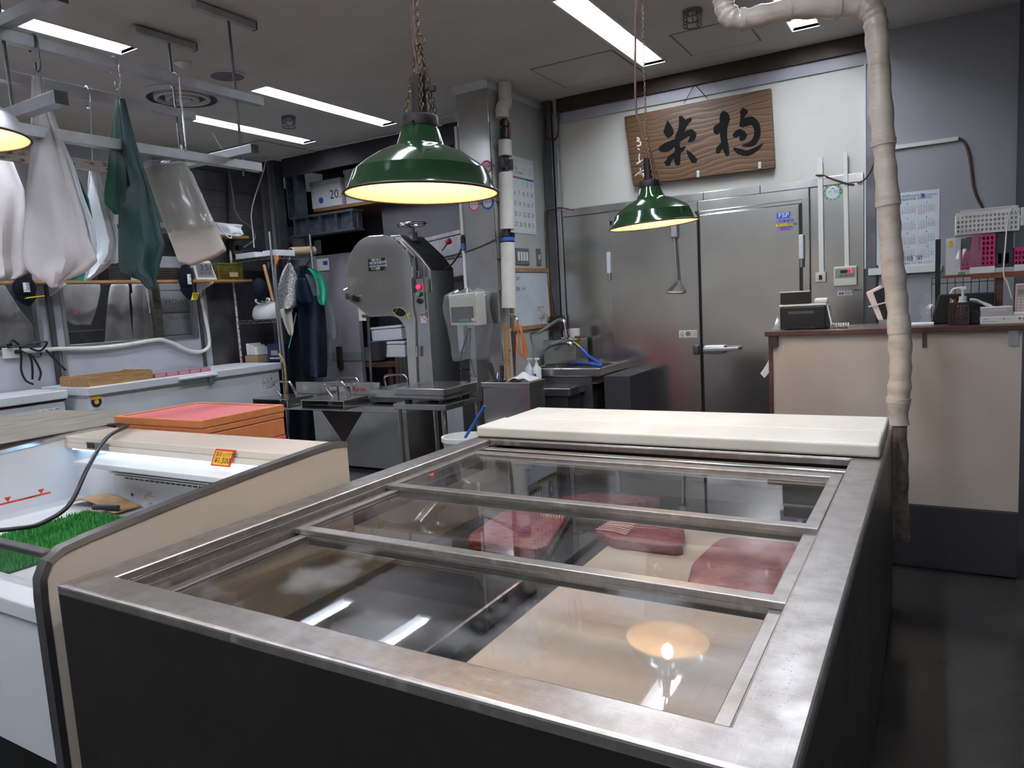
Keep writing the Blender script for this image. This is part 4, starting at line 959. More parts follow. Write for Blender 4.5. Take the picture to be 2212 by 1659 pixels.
for a in ((wy0, wy0+.03, wz0+.035, wz1-.035), (wy1-.03, wy1, wz0+.035, wz1-.035)): MB().b(XP+.001, XP+.02, *a).build('frame_stile', 'wood_light', wb_, bevel=.003)
write([('ほ32P', wy0+.06, wz1-.1, .028), ('卵3K', wy0+.06, wz1-.19, .034)], 'ink', wb_, (XP+.0125, 0, 0), FX)
write([('50本', wy0+.19, wz1-.185, .022), ('大根五十本', wy0+.44, wz0+.17, .02), ('かつお', wy0+.44, wz0+.145, .02), ('まぐろ', wy0+.5, wz0+.12, .02), ('八時四十分', wy0+.5, wz0+.095, .02), ('本日納品分', wy0+.46, wz0+.075, .02), ('済', wy0+.5, wz0+.052, .02)], 'ink_red', wb_, (XP+.0125, 0, 0), FX)
MB().b(XP+.012, XP+.02, wy1-.09, wy1-.06, wz0+.05, wz0+.09).build('magnet', 'lime', wb_, bevel=.004)
sw = thing('switch_plate', 'grey plate with four labelled light switches above the whiteboard', 'light switch', (XP, 5.25, 1.87))
a = P(1112, 533, x=XP); b = P(1142, 572, x=XP)
MB().b(XP+.001, XP+.01, a.y, b.y, b.z, a.z-.01).build('plate', 'mid_grey', sw, bevel=.002)
for k in range(4):
    w = (b.y-a.y)/4.6; y = a.y+w*.35+k*w
    MB().b(XP+.01, XP+.015, y, y+w*.72, b.z+.03, a.z-.04).build('rocker', 'white_plastic', sw, bevel=.002)
s2 = thing('switch_plate', 'narrow grey single switch plate near the steel corner post', 'light switch', (XP, 5.7, 1.85))
a = P(1157, 537, x=XP); b = P(1168, 573, x=XP)
MB().b(XP+.001, XP+.01, a.y, b.y, b.z, a.z).build('plate', 'mid_grey', s2, bevel=.002)
MB().b(XP+.01, XP+.014, a.y+.025, b.y-.025, (a.z+b.z)/2-.02, (a.z+b.z)/2+.02).build('rocker', 'white_plastic', s2)
# round certificate stickers on the partition end
FYc = 4.966
def ring_sticker(cx, cy, r, m_, label, y=FYc, txt='東京都青果', s_=1.0):
    c = P(cx, cy, y=y-.0005); t = thing('round_sticker', label, 'sticker', c, 'round inspection stickers')
    MB().cyl(c, c+V((0, -.0006, 0)), r, n=40).build('disc', m_, t)
    MB().cyl(c+V((0, -.0007, 0)), c+V((0, -.0012, 0)), r*.74, n=40).build('centre', 'paper', t)
    write([(txt, c.x-r*.6, c.z-r*.12, r*.3), ('--------', c.x-r*.55, c.z-r*.4, r*.2)], 'ink', t, (0, c.y-.0013, 0), FY)
    write([('豊洲市場', c.x-r*.48, c.z+r*.25, r*.26)], m_, t, (0, c.y-.0013, 0), FY)
sc_ = 10.37
ring_sticker(950+1042/sc_, 310+528/sc_, .052, 'pink', 'pink ringed sticker on the steel partition end, upper right', )
ring_sticker(950+745/sc_, 310+500/sc_, .045, 'blue_navy', 'dark blue round sticker partly hidden by the large green lamp')
ring_sticker(950+770/sc_, 310+1370/sc_, .052, 'pink', 'pink ringed sticker below the large green lamp shade')
ring_sticker(950+1070/sc_, 310+1320/sc_, .054, 'ink_blue', 'blue ringed sticker below the large lamp, beside the steel edge')
# white conduit along the partition edge with blue connector and cable
cn = thing('cable_conduit', 'thin white conduit running down the left edge of the steel partition', 'conduit', (-3.3, 4.97, 2.2))
MB().b(-3.315, -3.29, 4.955, 4.985, 2.05, 2.9).build('channel', 'white_plastic', cn); MB().b(-3.315, -3.29, 4.955, 4.985, 1.62, 1.92).build('channel', 'white_plastic', cn)
a = V((-3.303, 4.96, 1.98))
MB().cyl(a+V((0, 0, .05)), a-V((0, 0, .0)), .018).build('connector', 'black_plastic', cn, smooth=40); MB().cyl(a, a-V((0, 0, .04)), .02).build('connector_ring', 'blue_plastic', cn, smooth=40)
# white pvc pipe stack with valves
def vy(z): return 5.0+.115*(z-1.44)/1.76
VX = -2.93
pv = thing('insulated_water_pipe', 'white insulated water pipe with black valves on the partition', 'pipe', (VX, 5.05, 1.44))
def seg(z0, z1, r, m_, nm, parent=None, dy=0): return MB().cyl((VX, vy(z0)+dy, z0), (VX, vy(z1)+dy, z1), r, n=20).build(nm, m_, parent or pv, smooth=40)
MB().tube(bez([(VX, vy(3.2)+.02, ZC-.002), (VX, vy(3.1)+.02, 3.09), (VX, vy(3.05)+.015, 3.04), (VX, vy(3)-.03, 2.99), (VX, vy(2.9)-.03, 2.92)], 5), .055, 20).build('sleeve', 'pvc', pv, smooth=60)
v1 = seg(2.74, 2.92, .024, 'black_plastic', 'valve')
for a, b in ((2.86, 2.9), (2.8, 2.84), (2.77, 2.8)): seg(a, b, .036, 'black_plastic', 'valve_nut', v1)
MB().b(VX+.0, VX+.02, vy(2.83)+.04, vy(2.83)+.065, 2.77, 2.9).build('valve_handle', 'red_plastic', v1, bevel=.006)
seg(2.63, 2.75, .055, 'pvc', 'sleeve')
f1 = seg(2.47, 2.63, .026, 'black_plastic', 'flange')
for dy in (-.06, .06): MB().cyl((VX+.005, vy(2.57)+dy, 2.53), (VX+.005, vy(2.57)+dy, 2.61), .026).build('flange_bolt', 'black_plastic', f1, smooth=40)
MB().cyl((VX, vy(2.57)-.07, 2.57), (VX, vy(2.57)+.07, 2.57), .025).build('flange_body', 'black_plastic', f1, smooth=40)
seg(2.06, 2.5, .057, 'pvc', 'sleeve')
f2 = seg(1.95, 2.06, .03, 'black_plastic', 'flange')
seg(2.0, 2.03, .062, 'black_plastic', 'flange_plate', f2); seg(1.965, 1.995, .06, 'blue_plastic', 'flange_plate', f2)
seg(1.44, 1.955, .057, 'pvc', 'sleeve')
seg(1.28, 1.44, .014, 'chrome', 'outlet')
for z in (2.7, 2.3, 1.85, 1.6): MB().b(XP, VX-.04, vy(z)-.05, vy(z)-.02, z-.015, z+.015).build('wall_clamp', 'mid_grey', pv)
tp = MB().tube(bez([(VX, 5.0, 1.36), (VX+.04, 5.0, 1.37), (VX+.07, 4.99, 1.35), (VX+.075, 4.99, 1.30)], 4), .011, 8).build('tap', 'chrome', pv, smooth=60)
MB().b(VX+.02, VX+.08, 4.985, 5.005, 1.385, 1.395).build('tap_lever', 'chrome', tp, bevel=.003)
# bare wire from the flange to the conduit
one(MB().tube(bez([(VX, vy(2)-.06, 2.03), (-2.98, 4.95, 1.99), (-3.15, 4.955, 1.94), (-3.29, 4.953, 1.91)], 6), .005, 6), 'brown_wire', 'brown wire strung from the pipe flange across the steel partition end', 'wire', 'wire_brown', smooth=60)
# brown looped wires at the steel corner post
def wire(pxs, y, r, label, name='brown_wire', m_='wire_brown', x=None):
    one(MB().tube(bez([P(*p, y=y) if x is None else P(*p, x=x) for p in pxs], 6), r, 6), name, label, 'wire', m_, smooth=60)
wire([(1176, 236), (1175, 270), (1178, 297), (1192, 303), (1204, 292), (1207, 260), (1207, 240)], YB-.075, .008, 'brown cable loop hanging at the top of the steel corner post')
wire([(1232, 453), (1212, 449), (1190, 452), (1180, 457), (1178, 475), (1180, 520), (1182, 600), (1192, 650), (1195, 690), (1187, 725)], YB-.07, .006, 'long brown wire running down the steel corner post')
wire([(1762, 379), (1778, 379), (1800, 387), (1828, 396), (1845, 398)], CR-.03, .006, 'brown wire crossing the two white conduits')
wire([(1852, 396), (1865, 390), (1878, 375), (1890, 350), (1905, 338), (1930, 322)], CR-.04, .006, 'brown wire rising behind the wrapped pipe')
wire([(2070, 299), (2082, 306), (2092, 330), (2098, 370), (2104, 410), (2117, 440), (2124, 452)], YB-.02, .008, 'brown wire hanging down the grey wall from the white raceway')
# raceways and fittings on the cold room wall and grey wall
def raceway(p0, p1, y, w, label, d_=.02):
    a, b = P(*p0, y=y), P(*p1, y=y)
    one(MB().bar(a+V((0, -d_/2, 0)), b+V((0, -d_/2, 0)), w, d_, up=(0, 1, 0)), 'cable_raceway', label, 'raceway', 'white_plastic', 'white cable raceways', bevel=.002)
raceway((1772, 340), (1775, 588), CR-.001, .034, 'white raceway leading down to the small square switch box')
raceway((1826, 328), (1830, 577), CR-.001, .03, 'white raceway leading down to the temperature display')
raceway((1930, 320), (2070, 300), YB-.006, .026, 'white sloping raceway high on the grey wall')
raceway((1876, 588), (2034, 578), YB-.019, .05, 'white horizontal raceway under the year calendar')
sb = thing('switch_box', 'small square surface switch box left of the temperature display', 'light switch', P(1774, 599, y=CR))
a, b = P(1762, 589, y=CR), P(1785, 609, y=CR)
MB().b(a.x, b.x, CR-.03, CR, b.z, a.z).build('box', 'cream_plastic', sb, bevel=.006)
MB().b(a.x+.025, b.x-.025, CR-.038, CR-.03, b.z+.02, a.z-.02).build('toggle', 'brown_metal', sb, bevel=.003)
th = thing('temperature_display', 'cream temperature controller with red digits on the steel wall', 'thermostat', P(1828, 597, y=CR))
a, b = P(1802, 577, y=CR), P(1852, 616, y=CR)
MB().b(a.x, b.x, CR-.035, CR, b.z, a.z).build('case', 'cream_plastic', th, bevel=.006)
MB().b(a.x+.01, b.x-.01, CR-.037, CR-.035, (a.z+b.z)/2-.01, a.z-.016).build('face', 'lcd', th)
MB().b(a.x+.045, b.x-.045, CR-.0385, CR-.037, (a.z+b.z)/2+.022, a.z-.027).build('display', 'black', th)
write([('25', a.x+.088, (a.z+b.z)/2+.024, .024, 1.1)], 'led_red', th, (0, CR-.039, 0), FY)
write([('運転 霜取', a.x+.035, (a.z+b.z)/2-.002, .011), ('設定', b.x-.05, (a.z+b.z)/2, .011)], 'ink', th, (0, CR-.037, 0), FY)
a, b = P(1809, 626, y=CR), P(1842, 637, y=CR)
nl = one(MB().b(a.x, b.x, CR-.001, CR, b.z, a.z), 'notice_label', 'small white printed label under the temperature display', 'label', 'paper')
write([('ドアを閉める', a.x+.05, b.z+.026, .014), ('●● 連絡先', a.x+.008, b.z+.006, .014)], 'ink', nl, (0, CR-.001, 0), FY)
c = P(1799, 415, y=CR-.0005); cs_ = thing('round_sticker', 'green ringed round sticker between the two white raceways', 'sticker', c)
MB().cyl(c, c-V((0, .0006, 0)), .062, n=40).build('disc', 'ink_green', cs_); MB().cyl(c-V((0, .0007, 0)), c-V((0, .0012, 0)), .046, n=40).build('centre', 'paper_cool', cs_)
write([('品質・衛生管理', c.x-.036, c.z+.0, .0105), ('マニュアル作成証', c.x-.038, c.z-.014, .0095), ('------', c.x-.022, c.z-.03, .009)], 'ink', cs_, (0, c.y-.0013, 0), FY)
MB().sphere(c+V((0, -.002, .026)), .01, 6, .2).build('emblem', 'ink_blue', cs_)
m_ = MB()
for k in range(12): w = c+V((math.cos(k*math.pi/6)*.054, -.0012, math.sin(k*math.pi/6)*.054)); m_.cyl(w, w-V((0, .0005, 0)), .0035, n=6)
m_.build('star_dots', 'paper', cs_, kind='stuff')
# year calendar on the grey wall
a, b = P(1893, 420, y=YB-.008), P(2031, 578, y=YB-.008)
yc = thing('year_calendar', 'white twelve month year calendar on the grey wall', 'calendar', (a+b)/2)
yx0, yx1, yz0, yz1 = P(1893, 430, y=YB-.008).x, P(2030, 412, y=YB-.008).x, 1.575, 2.09
YS = YB-.009
MB().b(yx0, yx1, YS, YS+.003, yz0, yz1).build('sheet', 'paper_cool', yc)
MB().prism([V((yx0+.045, YS-.001, yz1-.072)), V((yx0+.075, YS-.001, yz1-.072)), V((yx0+.075, YS-.001, yz1-.042)), V((yx0+.045, YS-.001, yz1-.042))], (0, .001, 0)).build('red_mark', 'sign_red', yc)
MB().b(yx1-.11, yx1-.088, YS-.001, YS, yz1-.045, yz1-.022).build('blue_mark', 'ink_blue', yc)
ink, red, blu = [], [], [('令和8年(2026年)', yx0+.14, yz1-.035, .016), ('KENSAN', yx1-.083, yz1-.038, .013)]
ink += [('東京都中央卸売市場【休開市日】', yx0+.09, yz1-.056, .0125), ('㈱樋 栄', yx0+.145, yz0+.04, .032, 1.0), ('東京都江東区豊洲六丁目  電話 三六三三', yx0+.09, yz0+.018, .0105)]
first = [4, 0, 0, 3, 5, 1, 3, 6, 2, 4, 0, 2]; days = [31, 28, 31, 30, 31, 30, 31, 31, 30, 31, 30, 31]
mw = (yx1-yx0-.04)/3
for mth in range(12):
    cxm = yx0+.025+mw*(mth % 3); czm = yz1-.088-.1*(mth//3)
    ink.append((str(mth+1), cxm+mw*.42, czm, .014))
    for d_ in range(days[mth]):
        k = (first[mth]+d_) % 7; r_ = (first[mth]+d_)//7
        (red if k in (0, 3) else ink).append((str(d_+1), cxm+.003+k*mw*.128, czm-.017-.0135*r_, .0098, .8))
write(ink, 'ink', yc, (0, YS, 0), FY); write(red, 'ink_red', yc, (0, YS, 0), FY); write(blu, 'ink_blue', yc, (0, YS, 0), FY)
# ------------------------------------------------------------------ ceiling fittings
def disc(px_, py_, r, name, label, cat, parts):
    c = P(px_, py_, z=ZC); t = thing(name, label, cat, c)
    for nm, pr, m_ in parts: MB().lathe(pr, c, 40).build(nm, m_, t, smooth=45)
disc(393, 205, .3, 'air_diffuser', 'round white ceiling air diffuser with soot stained rings', 'vent',  # recessed rings coloured dark grey
     [('flange', [(.30, -.001), (.30, -.012), (.27, -.03), (.25, -.03)], 'white_paint'), ('ring', [(.25, -.03), (.235, -.012), (.2, -.006)], 'dark_grey'), ('ring', [(.2, -.004), (.2, -.035), (.175, -.04), (.165, -.02)], 'ceil'),
      ('ring', [(.165, -.02), (.14, -.006), (.12, -.006)], 'dark_grey'), ('ring', [(.12, -.005), (.12, -.04), (.095, -.045), (.085, -.02)], 'ceil'), ('ring', [(.085, -.02), (.07, -.006), (.06, -.006)], 'dark_grey'), ('hub', [(.06, -.005), (.06, -.045), (.03, -.05), (0, -.05)], 'ceil')])
disc(491, 163, .12, 'ceiling_speaker', 'flat round grey ceiling speaker beside the hanging rail rod', 'speaker', [('grille', [(.115, -.006), (.06, -.01), (0, -.011)], 'mid_grey'), ('ring', [(.13, -.001), (.13, -.008), (.115, -.01), (.113, -.001)], 'ceil')])
disc(395, 135, .05, 'ceiling_sensor', 'small round white detector on the ceiling near the rails', 'detector', [('body', [(.055, -.001), (.055, -.01), (.03, -.03), (0, -.032)], 'white_plastic')])
def heat_guard(px_, py_, label):
    c = P(px_, py_, z=ZC); t = thing('heat_detector', label, 'detector', c, 'caged ceiling detectors')
    MB().lathe([(.06, -.001), (.06, -.012), (0, -.014)], c, 24).build('base', 'mid_grey', t, smooth=40)
    MB().lathe([(.02, -.014), (.025, -.06), (0, -.07)], c, 16).build('sensor', 'white_plastic', t, smooth=40)
    for zz in (-.05, -.09): MB().tube([c+V((math.cos(2*math.pi*i/20)*.055, math.sin(2*math.pi*i/20)*.055, zz)) for i in range(20)], .005, 6, closed=True).build('cage_ring', 'mid_grey', t)
    for k in range(5):
        e_ = V((math.cos(2*math.pi*k/5)*.055, math.sin(2*math.pi*k/5)*.055, 0)); MB().cyl(c+e_+V((0, 0, -.01)), c+e_+V((0, 0, -.09)), .005, n=6).build('cage_bar', 'mid_grey', t)
heat_guard(1495, 22, 'caged round detector on the ceiling beside the wrapped pipe'); heat_guard(623, 252, 'caged round detector on the ceiling above the foam boxes')
# thin cable stapled along the ceiling edge
one(MB().tube(bez([P(*p, z=ZC-.012) for p in ((575, 345), (610, 340), (650, 328), (690, 316), (720, 316), (800, 300), (870, 285), (985, 242))], 4), .006, 6), 'ceiling_cable', 'thin white cable stapled to the ceiling towards the steel partition', 'cable', 'white_plastic', smooth=60)
# ------------------------------------------------------------------ sink corner
sk = thing('hand_sink', 'stainless hand sink with splash box in the corner by the steel door', 'sink', (-2.62, 5.55, 0))
holed(-2.93, -2.28, 5.25, 5.82, .86, .93, [(-2.9, -2.31, 5.28, 5.72)]).build('basin_rim', 'steel', sk, bevel=.008)
MB().b(-2.9, -2.31, 5.28, 5.72, .80, .81).build('basin_floor', 'steel', sk)
MB().b(-2.93, -2.62, 5.55, 5.8, .931, 1.14).build('splash_box', 'steel', sk, bevel=.005)
MB().b(-2.93, -2.36, 5.27, 5.82, 0, .859).build('cabinet', 'steel_dark', sk, bevel=.004)
MB().b(-2.93, -2.42, 4.98, 5.265, .74, .80).build('front_shelf', 'steel', sk, bevel=.004); MB().b(-2.9, -2.45, 5.0, 5.265, 0, .739).build('front_cabinet', 'steel_dark', sk)
sc2 = thing('grey_cabinet', 'grey metal cabinet with two pale tags beside the sink', 'cabinet', (-2.22, 5.55, 0))
MB().b(-2.27, -2.05, 5.3, 5.8, 0, .86).build('body', 'dark_grey', sc2, bevel=.003)
for px_ in (1268, 1279):
    a = P(px_, 866, y=5.298); MB().b(a.x-.012, a.x+.012, 5.295, 5.299, a.z-.06, a.z+.06).build('tag', 'cream_plastic', sc2)
fc = thing('wall_faucet', 'chrome wall mixer faucet with blue hose above the sink', 'faucet', (-2.62, 5.7, 1.05))
fy = 5.45
MB().tube(bez([P(*p, y=fy) for p in ((1110, 722), (1150, 722), (1175, 712), (1205, 692), (1218, 694), (1222, 712))], 5), .014, 10).build('swan_neck', 'chrome', fc, smooth=60)
MB().tube([P(1222, 712, y=fy), P(1225, 728, y=fy), P(1224, 735, y=fy)], [.018, .026, .022], 12).build('valve_body', 'chrome', fc, smooth=50)
MB().cyl(P(1214, 731, y=fy), P(1250, 733, y=fy), .014).build('valve_stem', 'chrome', fc, smooth=50)
MB().b(*sorted((P(1242, 730, y=fy).x, P(1252, 730, y=fy).x)), fy-.012, fy+.012, P(1246, 737, y=fy).z, P(1246, 725, y=fy).z).build('valve_knob', 'brass', fc, bevel=.005)
MB().tube(bez([P(*p, y=fy-.03) for p in ((1236, 745), (1220, 738), (1200, 742), (1182, 750), (1170, 762))], 5), [.016, .018, .02, .021, .022, .022, .022, .022, .021, .02, .019, .018, .018, .018, .017, .017, .017, .017, .017, .017, .016], 10).build('spout', 'chrome', fc, smooth=60)
MB().cyl(P(1238, 738, y=fy), P(1252, 750, y=fy), .014).build('hose_fitting', 'brass', fc, smooth=50)
one(MB().tube(bez([P(1252, 750, y=fy), P(1270, 768, y=fy-.02), P(1290, 782, y=5.35), P(1298, 790, y=5.32), P(1280, 787, y=5.33), P(1250, 784, y=5.4), P(1235, 787, y=5.5)], 6), .014, 10), 'water_hose', 'blue rubber hose hanging from the faucet over the sink rim', 'hose', 'blue_hose', smooth=60)
one(MB().lathe([(0, 0), (.045, 0), (.05, .09), (.046, .09), (.042, .01), (0, .01)], V((-2.66, 5.62, 1.141)), 20), 'white_cup', 'white plastic cup on the steel splash box behind the faucet', 'cup', 'white_plastic', smooth=40)
bx_ = thing('wall_vent_box', 'small dark perforated box on the steel corner post above the sink', 'box', (-2.9, 5.78, 1.28))
a, b = P(1188, 683, y=5.78), P(1214, 715, y=5.78)
MB().b(a.x, b.x, 5.76, 5.81, b.z, a.z).build('body', 'brown_metal', bx_, bevel=.003)
for k in range(5): MB().b(a.x+.015, b.x-.015, 5.758, 5.76, b.z+.015+.022*k, b.z+.022+.022*k).build('slot', 'black', bx_)
for k, (x, lab) in enumerate(((-2.86, 'white soap pump bottle standing left on the sink shelf'), (-2.79, 'white soap pump bottle standing right on the sink shelf beside the knife box'))):
    t = thing('soap_bottle', lab, 'bottle', (x, 5.2, .80), 'soap bottles on the sink shelf')
    MB().lathe([(0, 0), (.034, 0), (.036, .01), (.036, .14), (.015, .165), (.015, .18), (0, .181)], V((x, 5.15, .801)), 20).build('bottle', 'paper_cool' if k == 0 else 'white_plastic', t, smooth=40)
    MB().cyl((x, 5.15, .982), (x, 5.15, 1.01), .007).build('pump_stem', 'white_plastic', t); MB().b(x-.012, x+.03, 5.14, 5.16, 1.01, 1.025).build('pump_head', 'white_plastic', t, bevel=.003)
    if k: MB().b(x-.012, x+.012, 5.1125, 5.1138, .86, .9).build('label', 'ink_blue', t)
# ------------------------------------------------------------------ knife stand
kb = thing('knife_stand', 'square stainless knife stand box in front of the partition', 'knife stand', (-2.73, 4.67, 0))
kx0, kx1, ky0, ky1 = -2.95, -2.53, 4.55, 4.80
MB().b(kx0+.008, kx1-.008, ky0+.008, ky1-.008, 0, .862).build('body', 'steel', kb, bevel=.004)
holed(kx0, kx1, ky0, ky1, .862, .90, [(kx0+.02, kx0+.28, ky0+.03, ky1-.03)]).build('top_rim', 'steel', kb, bevel=.003)
MB().b(kx0+.021, kx0+.279, ky0+.031, ky1-.031, .8625, .868).build('slot_floor', 'wood_edge', kb)
def tool(p0, p1, r0, r1, nm, label, m_, grp='tools standing in the knife stand'):
    one(MB().tube([p0, V(p0).lerp(V(p1), .5), p1], [r0, (r0+r1)/2, r1], 8), nm, label, 'tool', m_, grp, smooth=50)
tool(P(1070, 824, y=4.62)-V((0, 0, .0)), P(1058, 785, y=4.62), .015, .02, 'scrub_brush', 'dark bristle brush at the left of the knife stand', 'wood_edge')
tool(P(1084, 824, y=4.66), P(1084, 790, y=4.66), .014, .018, 'short_knife', 'short dark wooden knife handle left of the tall tools', 'wood_edge')
tool(P(1098, 824, y=4.66), P(1093, 700, y=4.66), .018, .024, 'tuna_knife', 'long striped wooden knife sheath, tallest in the knife stand', 'wood_light')
tool(P(1112, 812, y=4.70), P(1109, 715, y=4.72), .008, .02, 'tuna_knife', 'tapered brown wooden blade sheath right of the tallest one', 'wood_dark')
tool(P(1076, 824, y=4.64), P(1077, 812, y=4.64), .007, .008, 'small_tool', 'small blue handled tool in the knife stand', 'blue_plastic')
one(MB().tube(bez([P(1074, 818, y=4.70), P(1078, 800, y=4.72), P(1092, 775, y=4.74), P(1102, 755, y=4.76)], 5), .008, 8), 'steel_ladle', 'thin curved steel rod leaning in the knife stand', 'tool', 'chrome', 'tools standing in the knife stand', smooth=60)
# towel on the stand
rows = []
for i in range(13):
    u = i/12
    rows.append([V((-2.735+.19*u, 4.58+.16*v, .903+.05*math.sin(math.pi*min(1, u*1.02))*(.55+.45*math.sin(math.pi*v))+.012*math.sin(9*u+6*v)*math.sin(math.pi*u))) for v in [j/8 for j in range(9)]])
one(MB().grid(rows), 'white_towel', 'crumpled white towel on top of the knife stand', 'towel', 'towel', solid=.012, sub=1)
# orange cords on the pipe tap
for k in range(3):
    one(MB().tube(bez([V((-2.85, 4.99, 1.33)), V((-2.87+.03*k, 4.97, 1.22)), V((-2.84+.02*k, 4.96, 1.08-.02*k)), V((-2.80+.015*k, 4.97, 1.1)), V((-2.83, 4.99, 1.3))], 6), .005, 6), 'orange_rope_loop', ['leftmost', 'middle', 'rightmost'][k]+' loop of orange cord hanging from the pipe tap', 'cord', 'orange', 'orange cords on the tap', smooth=60)
# ------------------------------------------------------------------ platform scale
sx0, sx1, sy0_, sy1_ = -3.71, -3.22, 4.44, 4.93
st = thing('scale_table', 'low stainless table carrying the platform scale', 'table', (-3.66, 5.0, 0))
MB().b(sx0, sx1+.02, sy0_-.02, sy1_+.02, .695, .74).build('top', 'steel', st, bevel=.004)
for x in (sx0+.03, sx1-.03):
    for y in (sy0_+.02, sy1_): MB().cyl((x, y, 0), (x, y, .695), .019, n=14).build('leg', 'steel', st, smooth=40)
MB().b(sx0+.03, sx1-.03, sy0_+.01, sy0_+.035, .2, .23).build('stretcher', 'steel', st)
ps = thing('platform_scale', 'stainless platform scale with bagged display head', 'scale', (-3.66, 5.0, .70))
for x in (sx0+.08, sx1-.08):
    for y in (sy0_+.08, sy1_-.08): MB().cyl((x, y, .74), (x, y, .767), .03, n=14).build('foot', 'black_plastic', ps)
MB().b(sx0+.03, sx1-.03, sy0_+.03, sy1_-.02, .767, .80).build('base', 'steel_dark', ps, bevel=.004)
MB().b(sx0+.012, sx1-.012, sy0_+.012, sy1_-.01, .78, .812).build('skirt', 'steel', ps, bevel=.004)
MB().b(sx0, sx1, sy0_, sy1_, .806, .86).build('platter', 'steel', ps, bevel=.006)
MB().b(-3.25, -3.18, 4.86, 4.92, .74, 1.5).build('post', 'steel', ps, bevel=.006)
hy = 4.74
a, b = P(969, 637, y=hy), P(1036, 704, y=hy)
hd = MB().prism([V((a.x, hy, b.z+.01)), V((b.x-.015, hy, b.z)), V((b.x-.01, hy-.01, a.z+.01)), V((a.x, hy-.01, a.z))], (0, .14, 0)).build('display_head', 'cream_plastic', ps, bevel=.012, segs=3)
MB().b(a.x+.02, b.x-.045, hy-.012, hy-.009, b.z+.035, b.z+.155).build('display_panel', 'dark_grey', hd)
MB().b(a.x+.09, a.x+.19, hy-.014, hy-.012, b.z+.042, b.z+.062).build('green_key', 'teal', hd); MB().b(a.x+.03, a.x+.055, hy-.014, hy-.012, b.z+.044, b.z+.066).build('red_key', 'red_plastic', hd); MB().b(a.x+.21, a.x+.25, hy-.014, hy-.012, b.z+.042, b.z+.062).build('white_key', 'paper', hd)
rows = []; y_ = hy-.03
cxh = (a.x+b.x)/2
for i in range(13):
    u = i/12; zz = a.z+.035-u*.55; w = (.19 if u < .5 else .19-.06*(u-.5)*2); rr_ = []
    for k in range(22):
        an = 2*math.pi*k/22; cx2 = math.copysign(abs(math.cos(an))**.6, math.cos(an)); sy2 = math.copysign(abs(math.sin(an))**.6, math.sin(an))
        wob = 1+.05*math.sin(5*an+7*u)+.05*math.sin(3*an-11*u)
        rr_.append(V((cxh+w*cx2*wob*(.3+.7*min(1, u*14+.15)), hy+.06+.11*sy2*wob*(.3+.7*min(1, u*14+.15)), zz+.012*math.sin(4*an))))
    rows.append(rr_+[rr_[0]])
MB().grid(rows).build('plastic_bag', 'film', ps, smooth=180)
one(MB().tube(bez([V((-3.22, 4.85, 1.3)), V((-3.28, 4.8, 1.1)), V((-3.28, 4.78, 1.0)), V((-3.23, 4.83, .93)), V((-3.2, 4.85, .91))], 6), .006, 6), 'scale_cable', 'black cable curving from the scale head to its post', 'cable', 'black_plastic', smooth=60)
# bucket with blue handle under the partition
bk = thing('bucket', 'white plastic bucket with a blue handled brush behind the tuna case', 'bucket', (-2.93, 4.25, 0))
bc = V((-2.93, 4.25, .26)); MB().lathe([(0, 0), (.12, 0), (.155, .25), (.165, .26), (.165, .29), (.15, .29), (.148, .25), (.115, .015), (0, .015)], bc-V((0, 0, .0)), 28).build('pail', 'white_plastic', bk, smooth=40)
m_ = MB().lathe([(0, 0), (.11, 0), (.11, .26), (0, .26)], V((-2.93, 4.25, 0)), 24).build('stand', 'dark_grey', bk, smooth=40)
one(MB().cyl(P(1005, 945, y=4.25), P(1047, 877, y=4.25), .011, n=10), 'long_brush', 'blue plastic brush handle leaning out of the white bucket', 'brush', 'blue_plastic', smooth=40)
# ------------------------------------------------------------------ band saw
FYS = 5.18; DEP = .36
bs = thing('band_saw', 'large polished stainless band saw with hand wheel on top', 'band saw', (-4.4, 5.3, 0))
def S(px_, py_): return P(px_, py_, y=FYS)
k_ = 260/2212
def C8(x, y): return S(740+x*k_, 470+y*k_)
def C9(x, y): return S(740+x*180/1149, 640+y*180/1149)
out = [C8(390, 370), C8(480, 335), C8(740, 318), C8(860, 350), C8(960, 420), C8(1080, 540), C8(1225, 700), C8(1250, 950), C8(1290, 1650), C9(1000, 330), C9(1015, 800), C9(1030, 1200), C9(920, 1240),
       C9(905, 1100), C9(890, 820), C9(875, 520), C9(855, 430), C9(810, 350), C9(760, 300), C9(700, 277), C9(640, 272), C9(500, 280), C9(385, 286), C9(320, 250), C9(200, 150), C9(100, 75),
       C8(105, 1300), C8(85, 1050), C8(85, 870), C8(130, 680), C8(220, 520), C8(300, 430)]
MB().prism(out, (0, .09, 0)).build('wheel_door', 'steel_mirror', bs, bevel=.006)
x0s, x1s = S(886, 600).x, C8(1500, 1000).x
back = [C8(740, 318)+V((0, .1, 0)), C8(900, 330)+V((.01, .1, .01)), C8(1000, 420)+V((0, .1, .01)), C8(1280, 690)+V((0, .1, 0)), C8(1490, 960)+V((0, .1, 0)), V((x1s, FYS+.1, .62)), V((x0s, FYS+.1, .62)), C8(1290, 1650)+V((0, .1, 0)), C8(1000, 800)+V((0, .1, 0)), C8(400, 800)+V((0, .1, 0)), C8(300, 440)+V((0, .1, 0)), C8(480, 340)+V((0, .1, 0))]
MB().prism(back, (0, DEP, 0)).build('housing', 'steel', bs, bevel=.006)
ed = [C8(900, 330), C8(1000, 420), C8(1280, 690), C8(1490, 960)]
for q0, q1 in zip(ed, ed[1:]):
    n_ = V((0, 1, 0)).cross(q1-q0).normalized()*.012
    if n_.z < 0: n_ = -n_
    MB().prism([q0+V((0, .11, 0)), q1+V((0, .11, 0)), q1+V((0, .11, 0))+n_, q0+V((0, .11, 0))+n_], (0, DEP-.02, 0)).build('belt_cover', 'rubber', bs)
